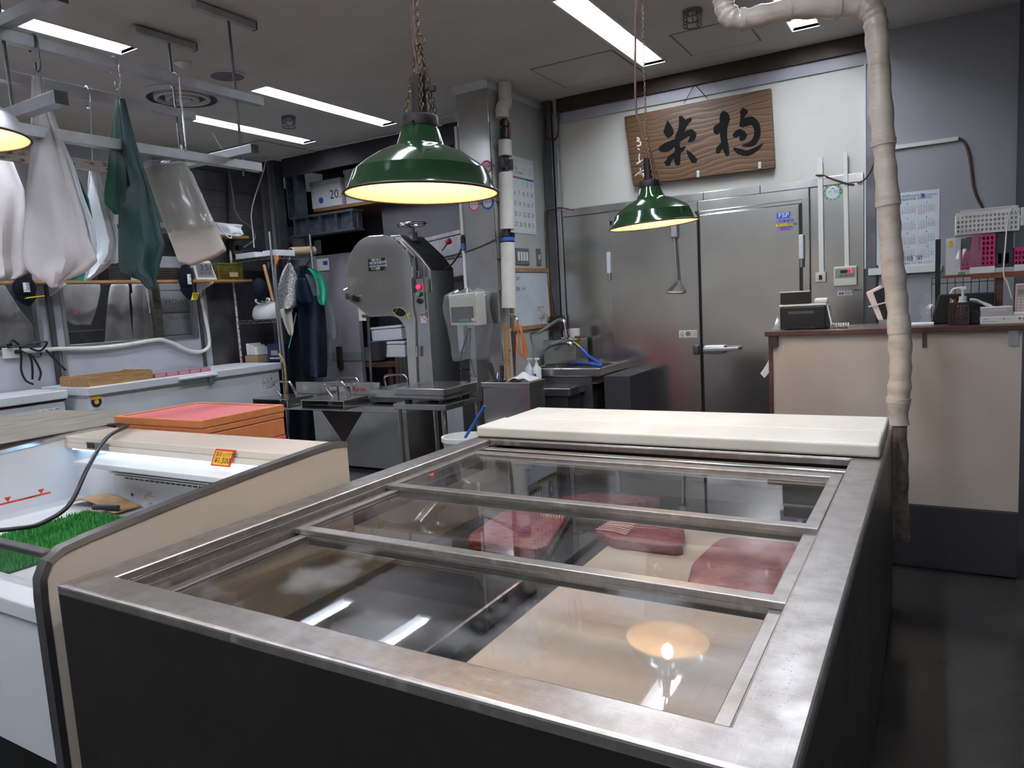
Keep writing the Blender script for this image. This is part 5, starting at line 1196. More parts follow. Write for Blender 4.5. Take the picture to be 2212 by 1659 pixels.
MB().b(x0s-.02, x1s, FYS+.02, FYS+.1, .62, 1.62).build('column_face', 'steel', bs, bevel=.003)
a, b = C8(1350, 1130), C8(1510, 1650)
pn = MB().b(a.x, b.x, FYS+.0, FYS+.02, b.z-.06, a.z).build('control_panel', 'steel', bs, bevel=.002)
for (x, y, m_) in ((1415, 1275, 'led_red'), (1415, 1400, 'ink_green'), (1430, 1530, 'black_plastic')):
    p = C8(x, y); bt = MB().cyl(p, p-V((0, .03, 0)), .02, n=16).build('button', m_, pn, smooth=40)
    MB().cyl(p+V((0, -.001, 0)), p-V((0, .012, 0)), .027, n=16).build('button_ring', 'steel_dark', bt, smooth=40)
a, b = S(905, 668), S(920, 697)
wl_ = MB().b(a.x, b.x, FYS+.016, FYS+.02, b.z, a.z).build('warning_label', 'paper', bs)
MB().b(a.x, b.x, FYS+.0145, FYS+.016, a.z-.035, a.z).build('warning_head', 'sign_red', wl_)
write([('危険', a.x+.01, a.z-.03, .025)], 'paper', wl_, (0, FYS+.0144, 0), FY); write([('◇', a.x+.005, b.z+.03, .05), ('手を切る', a.x+.003, b.z+.008, .014)], 'ink_red', wl_, (0, FYS+.0158, 0), FY)
for (x, y0, y1) in ((1290, 900, 1100),): MB().cyl(C8(x, y0)-V((0, .012, 0)), C8(x, y1)-V((0, .012, 0)), .016, n=12).build('hinge', 'chrome', bs, smooth=40)
a, b = C9(1045, 690), C9(1045, 830); MB().cyl(a-V((0, .012, 0)), b-V((0, .012, 0)), .014, n=12).build('hinge', 'chrome', bs, smooth=40)
MB().tube([C8(1355, 1090)-V((0, .0, 0)), C8(1420, 1085)-V((0, .02, 0)), C8(1420, 990)-V((0, .02, 0)), C8(1355, 995)], .006, 8).build('catch', 'chrome', bs)
p = C8(80, 1400); MB().tube([C8(100, 1300), C8(60, 1330)-V((0, .02, 0)), C8(75, 1420)-V((0, .02, 0))], .01, 8).build('latch_hook', 'chrome', bs, smooth=40)
p = C8(150, 1450); kn = MB().cyl(p, p-V((0, .05, 0)), .028, n=8).build('latch_knob', 'chrome', bs)
MB().cyl(C8(270, 1480), C8(270, 1480)-V((0, .045, 0)), .032, n=7).build('latch_grip', 'black_plastic', kn)
# name plate
a, b = C8(470, 750), C8(775, 985)
npl = MB().prism([C8(470, 768)-V((0, .003, 0)), C8(775, 732)-V((0, .003, 0)), C8(775, 960)-V((0, .003, 0)), C8(480, 985)-V((0, .003, 0))], (0, .003, 0)).build('name_plate', 'black_plastic', bs, bevel=.001)
write([('特許 桜 印', a.x+.04, b.z+.1, .018), ('株式会社製作所', a.x+.012, b.z+.072, .021), ('SAKURA SEISAKUSHO', a.x+.01, b.z+.045, .017, .9), ('ヤ-7-型鋸', a.x+.03, b.z+.02, .018)], 'paper', npl, (0, FYS-.0035, 0), FY)
# fish sticker
fp = [(690, 190), (720, 165), (760, 155), (800, 160), (850, 185), (880, 230), (870, 260), (840, 280), (800, 285), (750, 265), (715, 235)]
fs_ = MB().prism([C9(*p)-V((0, .0025, 0)) for p in fp], (0, .002, 0)).build('fish_sticker', 'navy', bs)
MB().prism([C9(*p)-V((0, .002, 0)) for p in ((880, 240), (930, 228), (905, 265), (935, 320), (905, 300))], (0, .0015, 0)).build('fish_tail', 'yellow', fs_)
MB().tube([C9(*p)-V((0, .0035, 0)) for p in fp], .0018, 5, closed=True).build('fish_outline', 'yellow', fs_)
MB().tube([C9(*p)-V((0, .0035, 0)) for p in ((765, 155), (740, 200), (720, 235))], .0018, 5).build('fish_gill', 'yellow', fs_)
write([('TSUKI', C9(775, 215).x, C9(775, 215).z, .028, .8)], 'yellow', fs_, (0, FYS-.0027, 0), (V((.97, 0, -.24)), V((.24, 0, .97))))
# hand wheel, spring, lever
hc = C8(965, 95)+V((0, .25, 0)); hw = hc
MB().tube([hw+V((math.cos(2*math.pi*i/32)*.125, math.sin(2*math.pi*i/32)*.125, 0)) for i in range(32)], .014, 10, closed=True).build('hand_wheel', 'chrome', bs, smooth=60)
for k in range(3): e_ = V((math.cos(2.1*k+.5)*.125, math.sin(2.1*k+.5)*.125, 0)); MB().cyl(hw-V((0, 0, .03)), hw+e_, .009, n=8).build('wheel_spoke', 'chrome', bs, smooth=40)
MB().cyl(hw-V((0, 0, .16)), hw-V((0, 0, .02)), .02, n=14).build('wheel_shaft', 'steel_dark', bs, smooth=40)
MB().tube([hw+V((math.cos(i*.5)*.036, math.sin(i*.5)*.036, -.06-.0012*i)) for i in range(80)], .008, 6).build('spring', 'steel_dark', bs, smooth=60)
p = C8(1460, 590)+V((0, .3, 0)); q_ = C8(1585, 410)+V((0, .3, 0)); MB().cyl(p, q_, .008, n=8).build('lever_rod', 'chrome', bs, smooth=40); MB().sphere(q_, .03, 8).build('lever_ball', 'red_plastic', bs, smooth=60)
# blade and guide
a = C9(310, 250)+V((0, .04, 0)); b = C9(360, 1230)+V((0, .04, 0))
MB().bar(a, b, .03, .004, up=(0, 1, 0)).build('blade', 'steel_dark', bs)
MB().b(a.x-.06, a.x+.06, FYS+.02, FYS+.06, a.z-.03, a.z+.0).build('blade_guide', 'brass', bs, bevel=.004); MB().b(a.x-.11, a.x-.02, FYS+.03, FYS+.09, a.z-.06, a.z+.16).build('guide_block', 'white_plastic', bs, bevel=.004)
# bed, tables and sliding carriage
by = 4.93
MB().b(-5.52, -3.95, by-.05, 5.65, .575, .635).build('bed', 'steel', bs, bevel=.004)
MB().b(-5.2, -4.05, 5.0, 5.6, .03, .575).build('base_cabinet', 'steel', bs, bevel=.004)
MB().b(-4.45, -3.9, 4.98, 5.75, .655, .70).build('fixed_table', 'steel_dark', bs, bevel=.004)
m_ = MB().b(-4.42, -3.97, by+.02, 5.7, .70, .775).build('work_table', 'steel', bs, bevel=.006)
MB().b(-4.2, -3.98, 5.66, 5.7, .775, .84).build('table_fence', 'steel', bs, bevel=.003)
MB().b(-5.5, -4.42, by+.16, by+.19, .66, .82).build('carriage_fence', 'steel', bs, bevel=.004)
MB().b(-5.47, -4.45, by+.19, 5.6, .69, .72).build('carriage_table', 'steel', bs, bevel=.004)
for xx in (-5.02, -4.9): MB().b(xx, xx+.1, by+.13, by+.16, .69, .79).build('clamp_plate', 'chrome', bs, bevel=.006)
for k, (xa, xb) in enumerate(((-5.72, -5.24), (-5.06, -4.53))):
    ch = MB(); z0, z1, t_ = .615, .70, .008
    pr = [(by-.22, z0), (by-.22, z1), (by-.212, z1), (by-.212, z0+t_), (by+.12, z0+t_), (by+.12, z0)]
    MB().b(xa, xb, by-.2, by+.13, z0, z0+t_).build('channel_floor', 'steel_dark', bs); MB().b(xa, xa+t_, by-.2, by+.13, z0+t_, z1).build('channel_side', 'steel', bs)
    MB().b(xb-t_, xb, by-.2, by+.13, z0+t_, z1).build('channel_side', 'steel', bs); MB().b(xa+t_, xb-t_, by-.2, by+.13, z1-t_, z1).build('channel_top', 'steel', bs)
    hx_ = (xa+xb)/2
    MB().tube(bez([(hx_-.06, by, .70), (hx_-.12, by-.03, .80), (hx_-.11, by-.03, .835), (hx_-.06, by-.03, .845), (hx_+.06, by-.03, .845), (hx_+.12, by-.03, .83), (hx_+.16, by, .70)], 5), .013, 10).build('grab_handle', 'chrome', bs, smooth=60)
for (x, y, z) in ((-4.95, 5.25, .80), (-4.55, 5.5, .80)):
    MB().tube(bez([(x-.13, y, z-.08), (x-.15, y, z+.01), (x-.09, y, z+.04), (x+.09, y, z+.04), (x+.14, y, z+.0), (x+.12, y, z-.08)], 5), .013, 10).build('grab_handle', 'chrome', bs, smooth=60)
MB().prism([V((-5.1, 4.995, .574)), V((-4.55, 4.995, .574)), V((-4.83, 4.995, .25))], (0, .004, 0)).build('apron_plate', 'brown_metal', bs)
write([('川 Kurata', -4.83, .735, .045)], 'ink_red', bs, (0, by+.159, 0), FY)
one(MB().tube(bez([C8(1750, 960)+V((0, .1, 0)), C8(1950, 850)+V((0, .05, 0)), C8(2120, 700), C8(2190, 560)], 6), .008, 8), 'machine_cable', 'dark cable curving from the saw to the partition conduit', 'cable', 'black_plastic', smooth=60)
# ------------------------------------------------------------------ hanging aluminium rails
hr = thing('hanging_rail_frame', 'aluminium hanging rail frame suspended from the ceiling over the display fridge', 'rail', (-3.45, 2.0, 2.36))
def rail(p0, p1, w=.045, m_='alu', cap=True):
    o = MB().bar(p0, p1, w, w).build('rail', m_, hr, bevel=.002)
    if cap:
        d = (V(p1)-V(p0)).normalized(); MB().bar(V(p1)-d*.001, V(p1)+d*.006, w*1.01, w*1.01).build('end_cap', 'rubber', o)
ZU, ZL = 2.745, 2.36
XR1, XR2 = -3.44, -3.98
rail((XR1, .6, ZU), (XR1, 3.12, ZU), .05, cap=False); rail((XR2, .6, ZU), (XR2, 3.06, ZU), .05, cap=False)
rail((XR1, .6, ZL), (XR1, 3.06, ZL), .05, cap=False); rail((XR2, .6, ZL), (XR2, 3.0, ZL), .05, 'rust', cap=False)
rail((-4.2, 1.74, ZU+.05), (-2.98, 1.74, ZU+.05), .05); rail((-4.2, 1.72, ZL+.05), (-3.03, 1.72, ZL+.05), .05)
rail((-4.1, 2.86, ZL+.05), (-3.24, 2.86, ZL+.05), .045)
for x in (XR1, XR2):
    rail((x, 2.72, ZC-.03), (x, 3.12, ZC-.03), .04); rail((x, 1.5, ZC-.03), (x, 1.9, ZC-.03), .04)
for x in (XR1, XR2):
    for y in (1.74, 2.94): MB().cyl((x, y, ZL-.06), (x, y, ZC-.05), .0075, n=8).build('threaded_rod', 'steel_dark', hr)
for x, y, z in ((XR1, 1.74, ZU+.05), (XR1, 1.72, ZL+.05), (XR1, 2.86, ZL+.05)):
    MB().bar((x-.03, y-.03, z+.03), (x-.07, y-.05, z+.12), .003, .003).build('cable_tie', 'white_plastic', hr)
# S hooks
def shook(x, y, z, L, label, r=.004, m_='chrome'):
    w = .017 if L < .15 else .024
    pts = [(x-.03, y, z-.03), (x-.032, y, z+.01), (x-.01, y, z+.034), (x+.014, y, z+.034), (x+.034, y, z+.01), (x+.034, y, z-.05), (x+.034, y, z-L+.05), (x+.034-.002, y, z-L+.015), (x+.018, y, z-L), (x, y, z-L+.006), (x-.004, y, z-L+.04)]
    return one(MB().tube(bez(pts, 5), r, 8), 's_hook', label, 'hook', m_, 'hooks on the hanging rails', smooth=60)
h1 = P(245, 130, x=XR1); shook(XR1, h1.y, ZU, .12, 'small steel hook above the green paper bundle')
h2 = P(378, 180, x=XR1); shook(XR1, h2.y, ZU, .37, 'long steel hook above the bagged paper bundle', .006)
h3 = P(185, 200, x=XR2); shook(XR2, h3.y, ZU, .08, 'steel hook on the rear rail between white and green paper')
h4 = P(72, 100, x=XR1); shook(XR1, h4.y, ZU, .12, 'black tipped hook above the large white paper bundle', .005, 'steel_dark')
# bundles of paper: outline rows (left px, right px, y px), thickness, fold relief
def bundle(name, label, rows_px, dep, m_, fold=.03, th=.02, nk=13, parent=None, cat='paper bundle', grp='paper bundles hanging on the rails'):
    rp = []
    for r0, r1 in zip(rows_px, rows_px[1:]):
        r0 = tuple(r0[:3])+(r0[3] if len(r0) > 3 else r0[2],); r1 = tuple(r1[:3])+(r1[3] if len(r1) > 3 else r1[2],)
        for s_ in range(3): rp.append(tuple(a+(b-a)*s_/3 for a, b in zip(r0, r1)))
    rp.append(r1); n = len(rp); rows = []
    for i, (l, r, y0, y1) in enumerate(rp):
        u = i/(n-1); rr = []
        for k in range(nk):
            v = k/(nk-1)
            dd = dep + fold*math.sin(v*8+.6)*(.35+.65*u) + fold*.5*math.sin(v*15+u*4)*u + fold*.25*math.sin(v*5-u*11)
            rr.append(Pd(l+(r-l)*v, y0+(y1-y0)*v, dd))
        rows.append(rr)
    mb = MB().grid(rows)
    if parent is None: return one(mb, name, label, cat, m_, grp, solid=th, smooth=50)
    return mb.build(name, m_, parent, solid=th, smooth=50)
def dx(x, y): return depth(P(x, y, x=XR1))
D1 = depth(V((XR1, h1.y, 2.4)))
gb = thing('green_paper_bundle', 'dark green paper bundle hanging by one corner from the rail', 'paper bundle', Pd(290, 450, D1), 'paper bundles hanging on the rails')
# back fan, page edges, and front leaf
bundle('fan_leaf', None, [(252, 262, 214), (244, 266, 260), (238, 272, 320), (233, 280, 370), (226, 288, 420), (228, 290, 440, 452), (246, 286, 462, 466)], D1+.02, 'green_paper', .012, .012, parent=gb)
bundle('page_edges', None, [(256, 264, 216), (254, 272, 270), (252, 282, 330), (250, 290, 390), (251, 291, 425), (254, 284, 440, 428)], D1-.004, 'green_edge', .012, .01, parent=gb)
bundle('front_leaf', None, [(258, 266, 214), (262, 282, 280), (272, 302, 350), (281, 320, 400), (258, 334, 440), (257, 346, 500), (257, 354, 530), (258, 342, 570, 572), (262, 342, 588, 590), (300, 338, 604, 606), (322, 336, 622, 626)], D1-.03, 'green_dark', .028, .018, parent=gb)
MB().cyl(V((XR1+.017, h1.y, ZU-.11)), Pd(262, 216, D1), .002, n=6).build('string', 'white_plastic', gb)
D4 = depth(V((XR1, h4.y, 2.4)))
wb1 = thing('white_paper_bundle', 'large white paper bundle hanging at the left, nearest the wall caps', 'paper bundle', Pd(130, 400, D4), 'paper bundles hanging on the rails')
bundle('front_sheets', None, [(74, 84, 165), (72, 100, 220), (68, 122, 290), (66, 142, 350), (60, 158, 400), (56, 176, 460), (54, 188, 510), (52, 204, 550), (52, 206, 564), (60, 186, 582, 584), (80, 156, 598, 598), (102, 130, 612, 612), (116, 124, 618, 619)], D4, 'paper_white', .03, .02, parent=wb1)
bundle('side_sheets', None, [(80, 86, 170), (100, 108, 230), (122, 132, 300), (144, 158, 360), (160, 180, 430), (180, 200, 480), (190, 208, 530), (196, 206, 560, 552)], D4+.05, 'paper_cool', .01, .012, parent=wb1)
bundle('green_divider', None, [(150, 166, 380), (166, 190, 430), (180, 198, 470), (184, 196, 500), (190, 198, 530)], D4+.08, 'green_paper', .01, .008, parent=wb1)
bundle('mint_sheet', None, [(150, 186, 588, 580), (146, 182, 600, 596), (150, 180, 604, 606)], D4+.04, 'mint', .004, .006, parent=wb1)
MB().cyl(V((XR1+.017, h4.y, ZU-.11)), Pd(79, 168, D4), .002, n=6).build('string', 'white_plastic', wb1)
D3 = depth(V((XR2, h3.y, 2.3)))
wb2 = thing('cool_white_bundle', 'bluish white paper bundle hanging between the white and green ones', 'paper bundle', Pd(215, 450, D3), 'paper bundles hanging on the rails')
bundle('sheets', None, [(197, 204, 350), (196, 212, 372), (192, 220, 400), (190, 224, 416), (188, 240, 450), (200, 250, 490), (206, 258, 520), (196, 258, 548), (172, 258, 566), (178, 256, 584, 560), (182, 230, 600, 576), (184, 196, 606, 600)], D3, 'paper_cool', .03, .018, parent=wb2)
MB().cyl(V((XR2+.03, h3.y, ZU-.07)), Pd(200, 352, D3), .003, n=6).build('string', 'alu', wb2)
D2 = depth(V((XR1, h2.y, 2.3)))
pb_ = thing('bagged_paper_bundle', 'beige paper bundle in clear plastic hanging from the long hook', 'paper bundle', Pd(395, 450, D2), 'paper bundles hanging on the rails')
MB().prism([Pd(*p, D2) for p in ((306, 362), (330, 352), (392, 350), (408, 368), (484, 538), (462, 552), (410, 572), (384, 566))], FWD*.05).build('paper_block', 'paper_beige', pb_, bevel=.012, segs=3)
bundle('plastic_bag', None, [(318, 398, 346, 344), (300, 402, 360, 352), (300, 416, 385, 378), (312, 432, 420, 410), (330, 450, 465, 450), (345, 466, 505, 490)], D2-.02, 'film_thick', .016, .002, 14, parent=pb_)
bundle('bag_neck', None, [(376, 384, 318), (372, 388, 330), (350, 396, 344), (320, 400, 352)], D2-.01, 'film_thick', .01, .002, 9, parent=pb_)
MB().cyl(V((XR1+.02, h2.y, ZU-.36)), Pd(380, 320, D2), .002, n=6).build('string', 'white_plastic', pb_)
D5 = D3+.25
bundle('white_paper_bundle', 'pale paper bundle at the far left frame edge, upper part', [(-40, 6, 300), (-46, 18, 330), (-50, 34, 370), (-52, 50, 410), (-55, 54, 450), (-58, 52, 500), (-58, 50, 550), (-58, 57, 590), (-40, 40, 602, 600), (-20, 20, 606, 604)], D5, 'paper_white', .03, .016)
# ------------------------------------------------------------------ left wall: shelf and things on it
SHZ, SXF = 1.885, -6.34
sh = thing('wall_shelf', 'long light wooden shelf on brackets along the left wall', 'shelf', (-6.47, 4.6, SHZ))
MB().b(XL+.013, SXF, 2.6, 5.4, SHZ-.022, SHZ).build('board', 'wood_light', sh, bevel=.002)
for y in (3.42, 4.87): MB().prism([V((XL+.03, y, SHZ-.023)), V((SXF+.03, y, SHZ-.023)), V((SXF+.03, y, SHZ-.04)), V((XL+.03, y, SHZ-.12))], (0, .012, 0)).build('bracket', 'white_paint', sh)
def on(px_, py_): return P(px_, py_, x=SXF-.02)
# dark slatted baskets
for k, (pa, pb2, lab) in enumerate(((236, 258, 'dark brown basket on the shelf behind the green paper'), (343, 385, 'dark brown slatted basket on the shelf left of the clock'), (386, 420, 'dark brown slatted basket on the shelf next to the clock'))):
    y0, y1 = on(pa, 600).y, on(pb2, 600).y; t = thing('slatted_basket', lab, 'basket', (SXF-.1, (y0+y1)/2, SHZ), 'dark baskets on the wall shelf')
    MB().b(SXF-.2, SXF-.025, y0+.006, y1-.006, SHZ+.001, SHZ+.11).build('body', 'black', t)
    for j in range(6): MB().b(SXF-.025, SXF-.018, y0, y1, SHZ+.004+.02*j, SHZ+.018+.02*j).build('slat', 'wood_edge', t)
# clock
y0, y1 = on(423, 600).y, on(468, 600).y; ck = thing('digital_clock', 'white digital clock showing 3:51 on the wall shelf', 'clock', (SXF-.03, (y0+y1)/2, SHZ))
zt_ = on(440, 563).z
MB().prism([V((SXF-.01, y0, SHZ+.001)), V((SXF-.01, y1, SHZ+.001)), V((SXF-.035, y1-.045, zt_)), V((SXF-.035, y0, zt_))], (-.05, 0, 0)).build('body', 'white_plastic', ck, bevel=.006)
du = V((-.025, 0, zt_-SHZ)).normalized(); o_ = V((SXF-.009, y0, SHZ)); H = zt_-SHZ
fq = lambda u, v, e=0: o_+V((0, u, 0))+du*v+V((e, 0, 0))
MB().prism([fq(.02, .025), fq(y1-y0-.022, .025), fq(y1-y0-.05, H-.02), fq(.012, H-.02)], (.002, 0, 0)).build('bezel', 'lcd', ck)
MB().prism([fq(.032, .045, .003), fq(y1-y0-.045, .045, .003), fq(y1-y0-.062, H-.035, .003), fq(.022, H-.035, .003)], (.001, 0, 0)).build('screen', 'mid_grey', ck)
write([('3:51', .055, H*.5, .065, 1.0), ('10  7  水', .05, H*.3, .026)], 'ink', ck, o_+V((.0045, 0, 0)), (V((0, 1, 0)), du))
# brass tin
y0, y1 = on(470, 600).y, on(527, 600).y; bt = thing('brass_tin', 'old brass coloured tin box at the end of the wall shelf', 'tin', (SXF-.1, (y0+y1)/2, SHZ))
MB().b(SXF-.2, SXF-.012, y0+.01, y1-.01, SHZ+.001, SHZ+.15).build('body', 'brass', bt, bevel=.006)
MB().b(SXF-.205, SXF-.008, y0+.006, y1-.006, SHZ+.15, SHZ+.172).build('lid', 'brass', bt, bevel=.004)
MB().b(SXF-.0115, SXF-.0105, (y0+y1)/2-.02, (y0+y1)/2+.085, SHZ+.03, SHZ+.075).build('label', 'cardboard', bt)
# caps hanging from the shelf edge
def cap(px0, px1, py0, py1, label, tagshape):
    x_ = SXF+.03
    a, b = P(px0, py0, x=x_), P(px1, py1, x=x_); cy = (a.y+b.y)/2; hw_ = (b.y-a.y)/2; zt, zb = a.z, b.z; H_ = zt-zb
    t = thing('baseball_hat', label, 'cap', (x_, cy, zt), 'navy caps hanging on the left wall')
    rows = []
    for i in range(10):
        u = i/9; w = hw_*(.35+.65*min(1, u*2.2)) if u < .6 else hw_*(1-.25*((u-.6)/.4)**2)
        rows.append([V((x_+.09*math.sin(math.pi*v)*(.35+.65*math.sin(math.pi*min(1, .25+u*.7)))-.0, cy+(2*v-1)*w, zt-u*H_*.7)) for v in [k/10 for k in range(11)]])
    MB().grid(rows).build('crown', 'navy', t, solid=.006, sub=1)
    rows = []
    for i in range(6):
        u = i/5; w = hw_*(.98-.45*u*u)
        rows.append([V((x_+.07*math.sin(math.pi*v)*(1-.55*u), cy+(2*v-1)*w, zt-H_*(.66+.34*u*(1-.55*(2*v-1)**2)))) for v in [k/10 for k in range(11)]])
    MB().grid(rows).build('visor', 'navy', t, solid=.006, sub=1)
    py = cy-hw_*.35; pz = zt-H_*.42
    pt = MB().b(x_+.088, x_+.094, py-hw_*.32, py+hw_*.34, pz-H_*.17, pz+H_*.17).build('name_patch', 'black_plastic', t)
    MB().b(x_+.094, x_+.096, py-hw_*.25, py+hw_*.27, pz-H_*.14, pz+H_*.14).build('name_card', 'paper', pt)
    write([('樋', py-hw_*.02, pz+H_*.04, hw_*.28), ('栄', py-hw_*.05, pz-H_*.09, hw_*.28), ('Y6', py-hw_*.23, pz-H_*.11, hw_*.14)], 'ink', pt, (x_+.0965, 0, 0), FX)
    if tagshape == 'bar': MB().prism([V((x_+.085, cy-hw_*.55, zb+H_*.23)), V((x_+.085, cy+hw_*.95, zb+H_*.29)), V((x_+.12, cy+hw_*.95, zb+H_*.3)), V((x_+.12, cy-hw_*.55, zb+H_*.25))], (0, 0, .006)).build('yellow_tag', 'yellow', t)
    else:
        g_ = MB().prism([V((x_+.06, cy-hw_*.1, zb-H_*.01)), V((x_+.06, cy+hw_*.85, zb)), V((x_+.06, cy+hw_*1.2, zb+H_*.2)), V((x_+.06, cy+hw_*.3, zb+H_*.2))], (.003, 0, 0)).build('yellow_tag', 'yellow', t)
        write([('買出人 豊洲', cy+hw_*.35, zb+H_*.13, .02), ('樋栄', cy+hw_*.2, zb+H_*.02, .045)], 'ink', g_, (x_+.0635, 0, 0), FX)
cap(22, 84, 592, 662, 'navy cap with white name card at the far left wall', 'bar'); cap(382, 420, 572, 648, 'navy cap with white name card and yellow tag below the clock', 'card')
# wall socket, plugs, cable runs
wx = XL+.02
so = thing('wall_socket', 'white wall power outlet with black plugs at the far left', 'power outlet', P(20, 762, x=XL))
a, b = P(2, 752, x=XL), P(44, 772, x=XL)
MB().b(XL, XL+.03, a.y, b.y, b.z, a.z).build('plate', 'white_plastic', so, bevel=.006)
MB().cyl(P(34, 760, x=XL+.03), P(46, 760, x=XL+.07), .018).build('plug', 'black_plastic', so); MB().cyl(P(20, 742, x=XL+.05), P(22, 752, x=XL+.05), .02).build('plug', 'black_plastic', so)
for k, pts in enumerate((((22, 740), (28, 735), (42, 748), (46, 770), (46, 800), (56, 822), (72, 830)), ((18, 750), (40, 748), (70, 742), (98, 738), (100, 745), (86, 758), (65, 752)), ((44, 757), (60, 764), (84, 770), (90, 762)),
                         ((62, 764), (68, 780), (70, 800), (70, 820)), ((66, 764), (80, 785), (88, 806), (84, 822)), ((99, 756), (118, 776), (142, 800)))):
    one(MB().tube(bez([P(*p, x=XL+.06+.01*k) for p in pts], 6), .009, 6), 'power_lead', ['black cord dropping from the outlet to the small freezer', 'black cord looping sideways over the outlet', 'short black cord end below the grey pipe', 'straight black cord hanging left of the freezer', 'curved black cord hanging right of the straight one', 'thin black cord running to the wooden tray'][k], 'cord', 'black_plastic', 'cords at the wall outlet', smooth=60)
one(MB().tube(bez([P(*p, x=XL+.035) for p in ((40, 760), (120, 754), (200, 752), (270, 745), (330, 735), (350, 734), (375, 742), (405, 756), (430, 760), (446, 754), (452, 742), (449, 715), (438, 660), (430, 615))], 6), .018, 10), 'wall_conduit_hose', 'grey corrugated conduit sagging along the left wall under the window', 'conduit', 'pvc', smooth=60)
# ------------------------------------------------------------------ behind the windows: foam boxes, paper rolls
def foam(y0, y1, z0, z1, label, txt=None, x=-6.77):
    t = thing('foam_crate', label, 'foam box', (x-.2, (y0+y1)/2, z0), 'pale foam crates behind the window')
    MB().b(x-.4, x, y0, y1, z0, z1).build('box', 'foam', t, bevel=.006)
    if txt: write([txt], 'ink_grey', t, (x+.001, 0, 0), FX)
ym = P(362, 650, x=-6.72).y
zs = [1.0, 1.34, 1.57, 1.84, 2.08]
foam(ym-.25, 5.0, 0, 1.0, 'lowest pale foam crate behind the window, hidden below the sill')
foam(ym-.12, 4.98, 1.005, 1.34, 'pale foam crate below the printed ones behind the window')
foam(ym-.05, 4.98, 1.345, 1.575, 'pale foam crate printed true arctic behind the window', ('TRUE ARCTIC', ym+.01, 1.5, .042, .95))
foam(ym-.1, 4.98, 1.58, 1.80, 'pale foam crate with a large two letter print behind the window', ('MΩWI', ym+.0, 1.66, .05, 1.3))
foam(ym-.08, 4.98, 1.805, 2.15, 'topmost pale foam crate behind the window', ('KER ATLANTIC', ym-.04, 1.99, .024, 1.1))
one(MB().b(-6.75, -6.69, P(328, 640, x=-6.7).y, P(345, 640, x=-6.7).y, 0, 2.2), 'window_post', 'weathered grey wooden post standing behind the window', 'post', 'wood_grey')
def hang(name, label, rows, x, m_, nk=9, wob=.03, grp='papers hanging behind the window'):
    R2 = []
    for i, (l, r, y) in enumerate(rows):
        R2.append([P(l+(r-l)*k/(nk-1), y, x=x+wob*math.sin(6*k/(nk-1)+i*.5)) for k in range(nk)])
    one(MB().grid(R2), name, label, 'paper bundle', m_, grp, solid=.02, sub=1)
hang('hanging_paper', 'pale paper sheet curling behind the window, left of the rolls', [(126, 220, 612), (127, 216, 640), (132, 206, 680), (150, 196, 700), (164, 196, 702)], -6.8, 'paper_white')
hang('hanging_paper', 'broad white paper roll standing behind the window glass', [(238, 280, 612), (232, 278, 650), (228, 284, 700), (226, 288, 740), (224, 290, 770)], -6.8, 'paper_white', wob=.05)
hang('hanging_paper', 'narrow white paper roll right of the broad one behind the glass', [(286, 312, 612), (286, 318, 650), (286, 326, 700), (287, 334, 740), (288, 340, 770)], -6.82, 'paper_white', wob=.04)
hang('hanging_paper', 'grey white paper sheet behind the far left window', [(-40, 10, 612), (-40, 30, 650), (-40, 60, 690), (-40, 78, 710), (-40, 70, 722), (-40, 88, 752)], -6.8, 'paper_white')
pr_ = thing('paper_roll', 'white speckled roll hanging behind the left window beside the pier', 'roll', P(93, 670, x=-6.8))
a, b = P(90, 632, x=-6.8), P(99, 710, x=-6.8); MB().cyl(a, b, .05, n=16).build('roll', 'foam', pr_, smooth=40)
one(MB().b(-7.4, -6.95, 3.6, 4.2, 0, 1.45), 'store_crates', 'dim crate in the store room behind the window', 'crate', 'dark_grey', bevel=.01)
# ------------------------------------------------------------------ chest freezers
def chest(x0, x1, y0, y1, zt, label, big):
    t = thing('chest_freezer', label, 'freezer', ((x0+x1)/2, (y0+y1)/2, 0), 'white chest freezers along the left wall')
    MB().b(x0, x1-.02, y0+.02, y1-.02, .06, zt-.085).build('body', 'white_paint', t, bevel=.012, segs=3)
    MB().b(x0, x1-.015, y0+.015, y1-.015, zt-.084, zt-.07).build('gasket', 'white_plastic' if big else 'brown_metal', t)
    MB().b(x0, x1, y0, y1, zt-.07, zt).build('lid', 'white_paint', t, bevel=.008, segs=3)
    for x in (x0+.08, x1-.12):
        for y in (y0+.1, y1-.16): MB().cyl((x, y, 0), (x, y, .06), .03, n=12).build('caster', 'black_plastic', t)
    return t
CF = -5.86
f1 = chest(-6.56, CF, 3.25, 5.255, 1.0, 'long white chest freezer with a wooden tray on its lid', True)
hy0, hy1 = P(382, 800, x=CF).y, P(466, 800, x=CF).y
hm = MB().b(CF-.005, CF+.035, hy0, hy1, .953, .985).build('lid_handle', 'white_paint', f1, bevel=.012, segs=3)
MB().b(CF-.01, CF+.025, hy1-.09, hy1-.03, .90, .955).build('lock', 'alu', f1, bevel=.006)
a = P(208, 868, x=CF-.018); lg = MB().b(CF-.0195, CF-.0185, a.y-.06, a.y+.06, a.z-.06, a.z+.06).build('logo_sticker', 'paper', f1)
MB().cyl(V((CF-.018, a.y, a.z)), V((CF-.014, a.y, a.z)), .042, n=24).build('logo_disc', 'blue_navy', lg)
MB().prism([V((CF-.0135, a.y+math.cos(k*math.pi/4)*.02, a.z+math.sin(k*math.pi/4)*.02)) for k in range(8)], (.003, 0, 0)).build('logo_face', 'sign_yellow', lg)
MB().prism([V((CF-.017, a.y-.05, a.z+.02)), V((CF-.017, a.y+.05, a.z+.02)), V((CF-.017, a.y+.03, a.z+.055)), V((CF-.017, a.y-.03, a.z+.055))], (.004, 0, 0)).build('logo_wing', 'sign_yellow', lg)
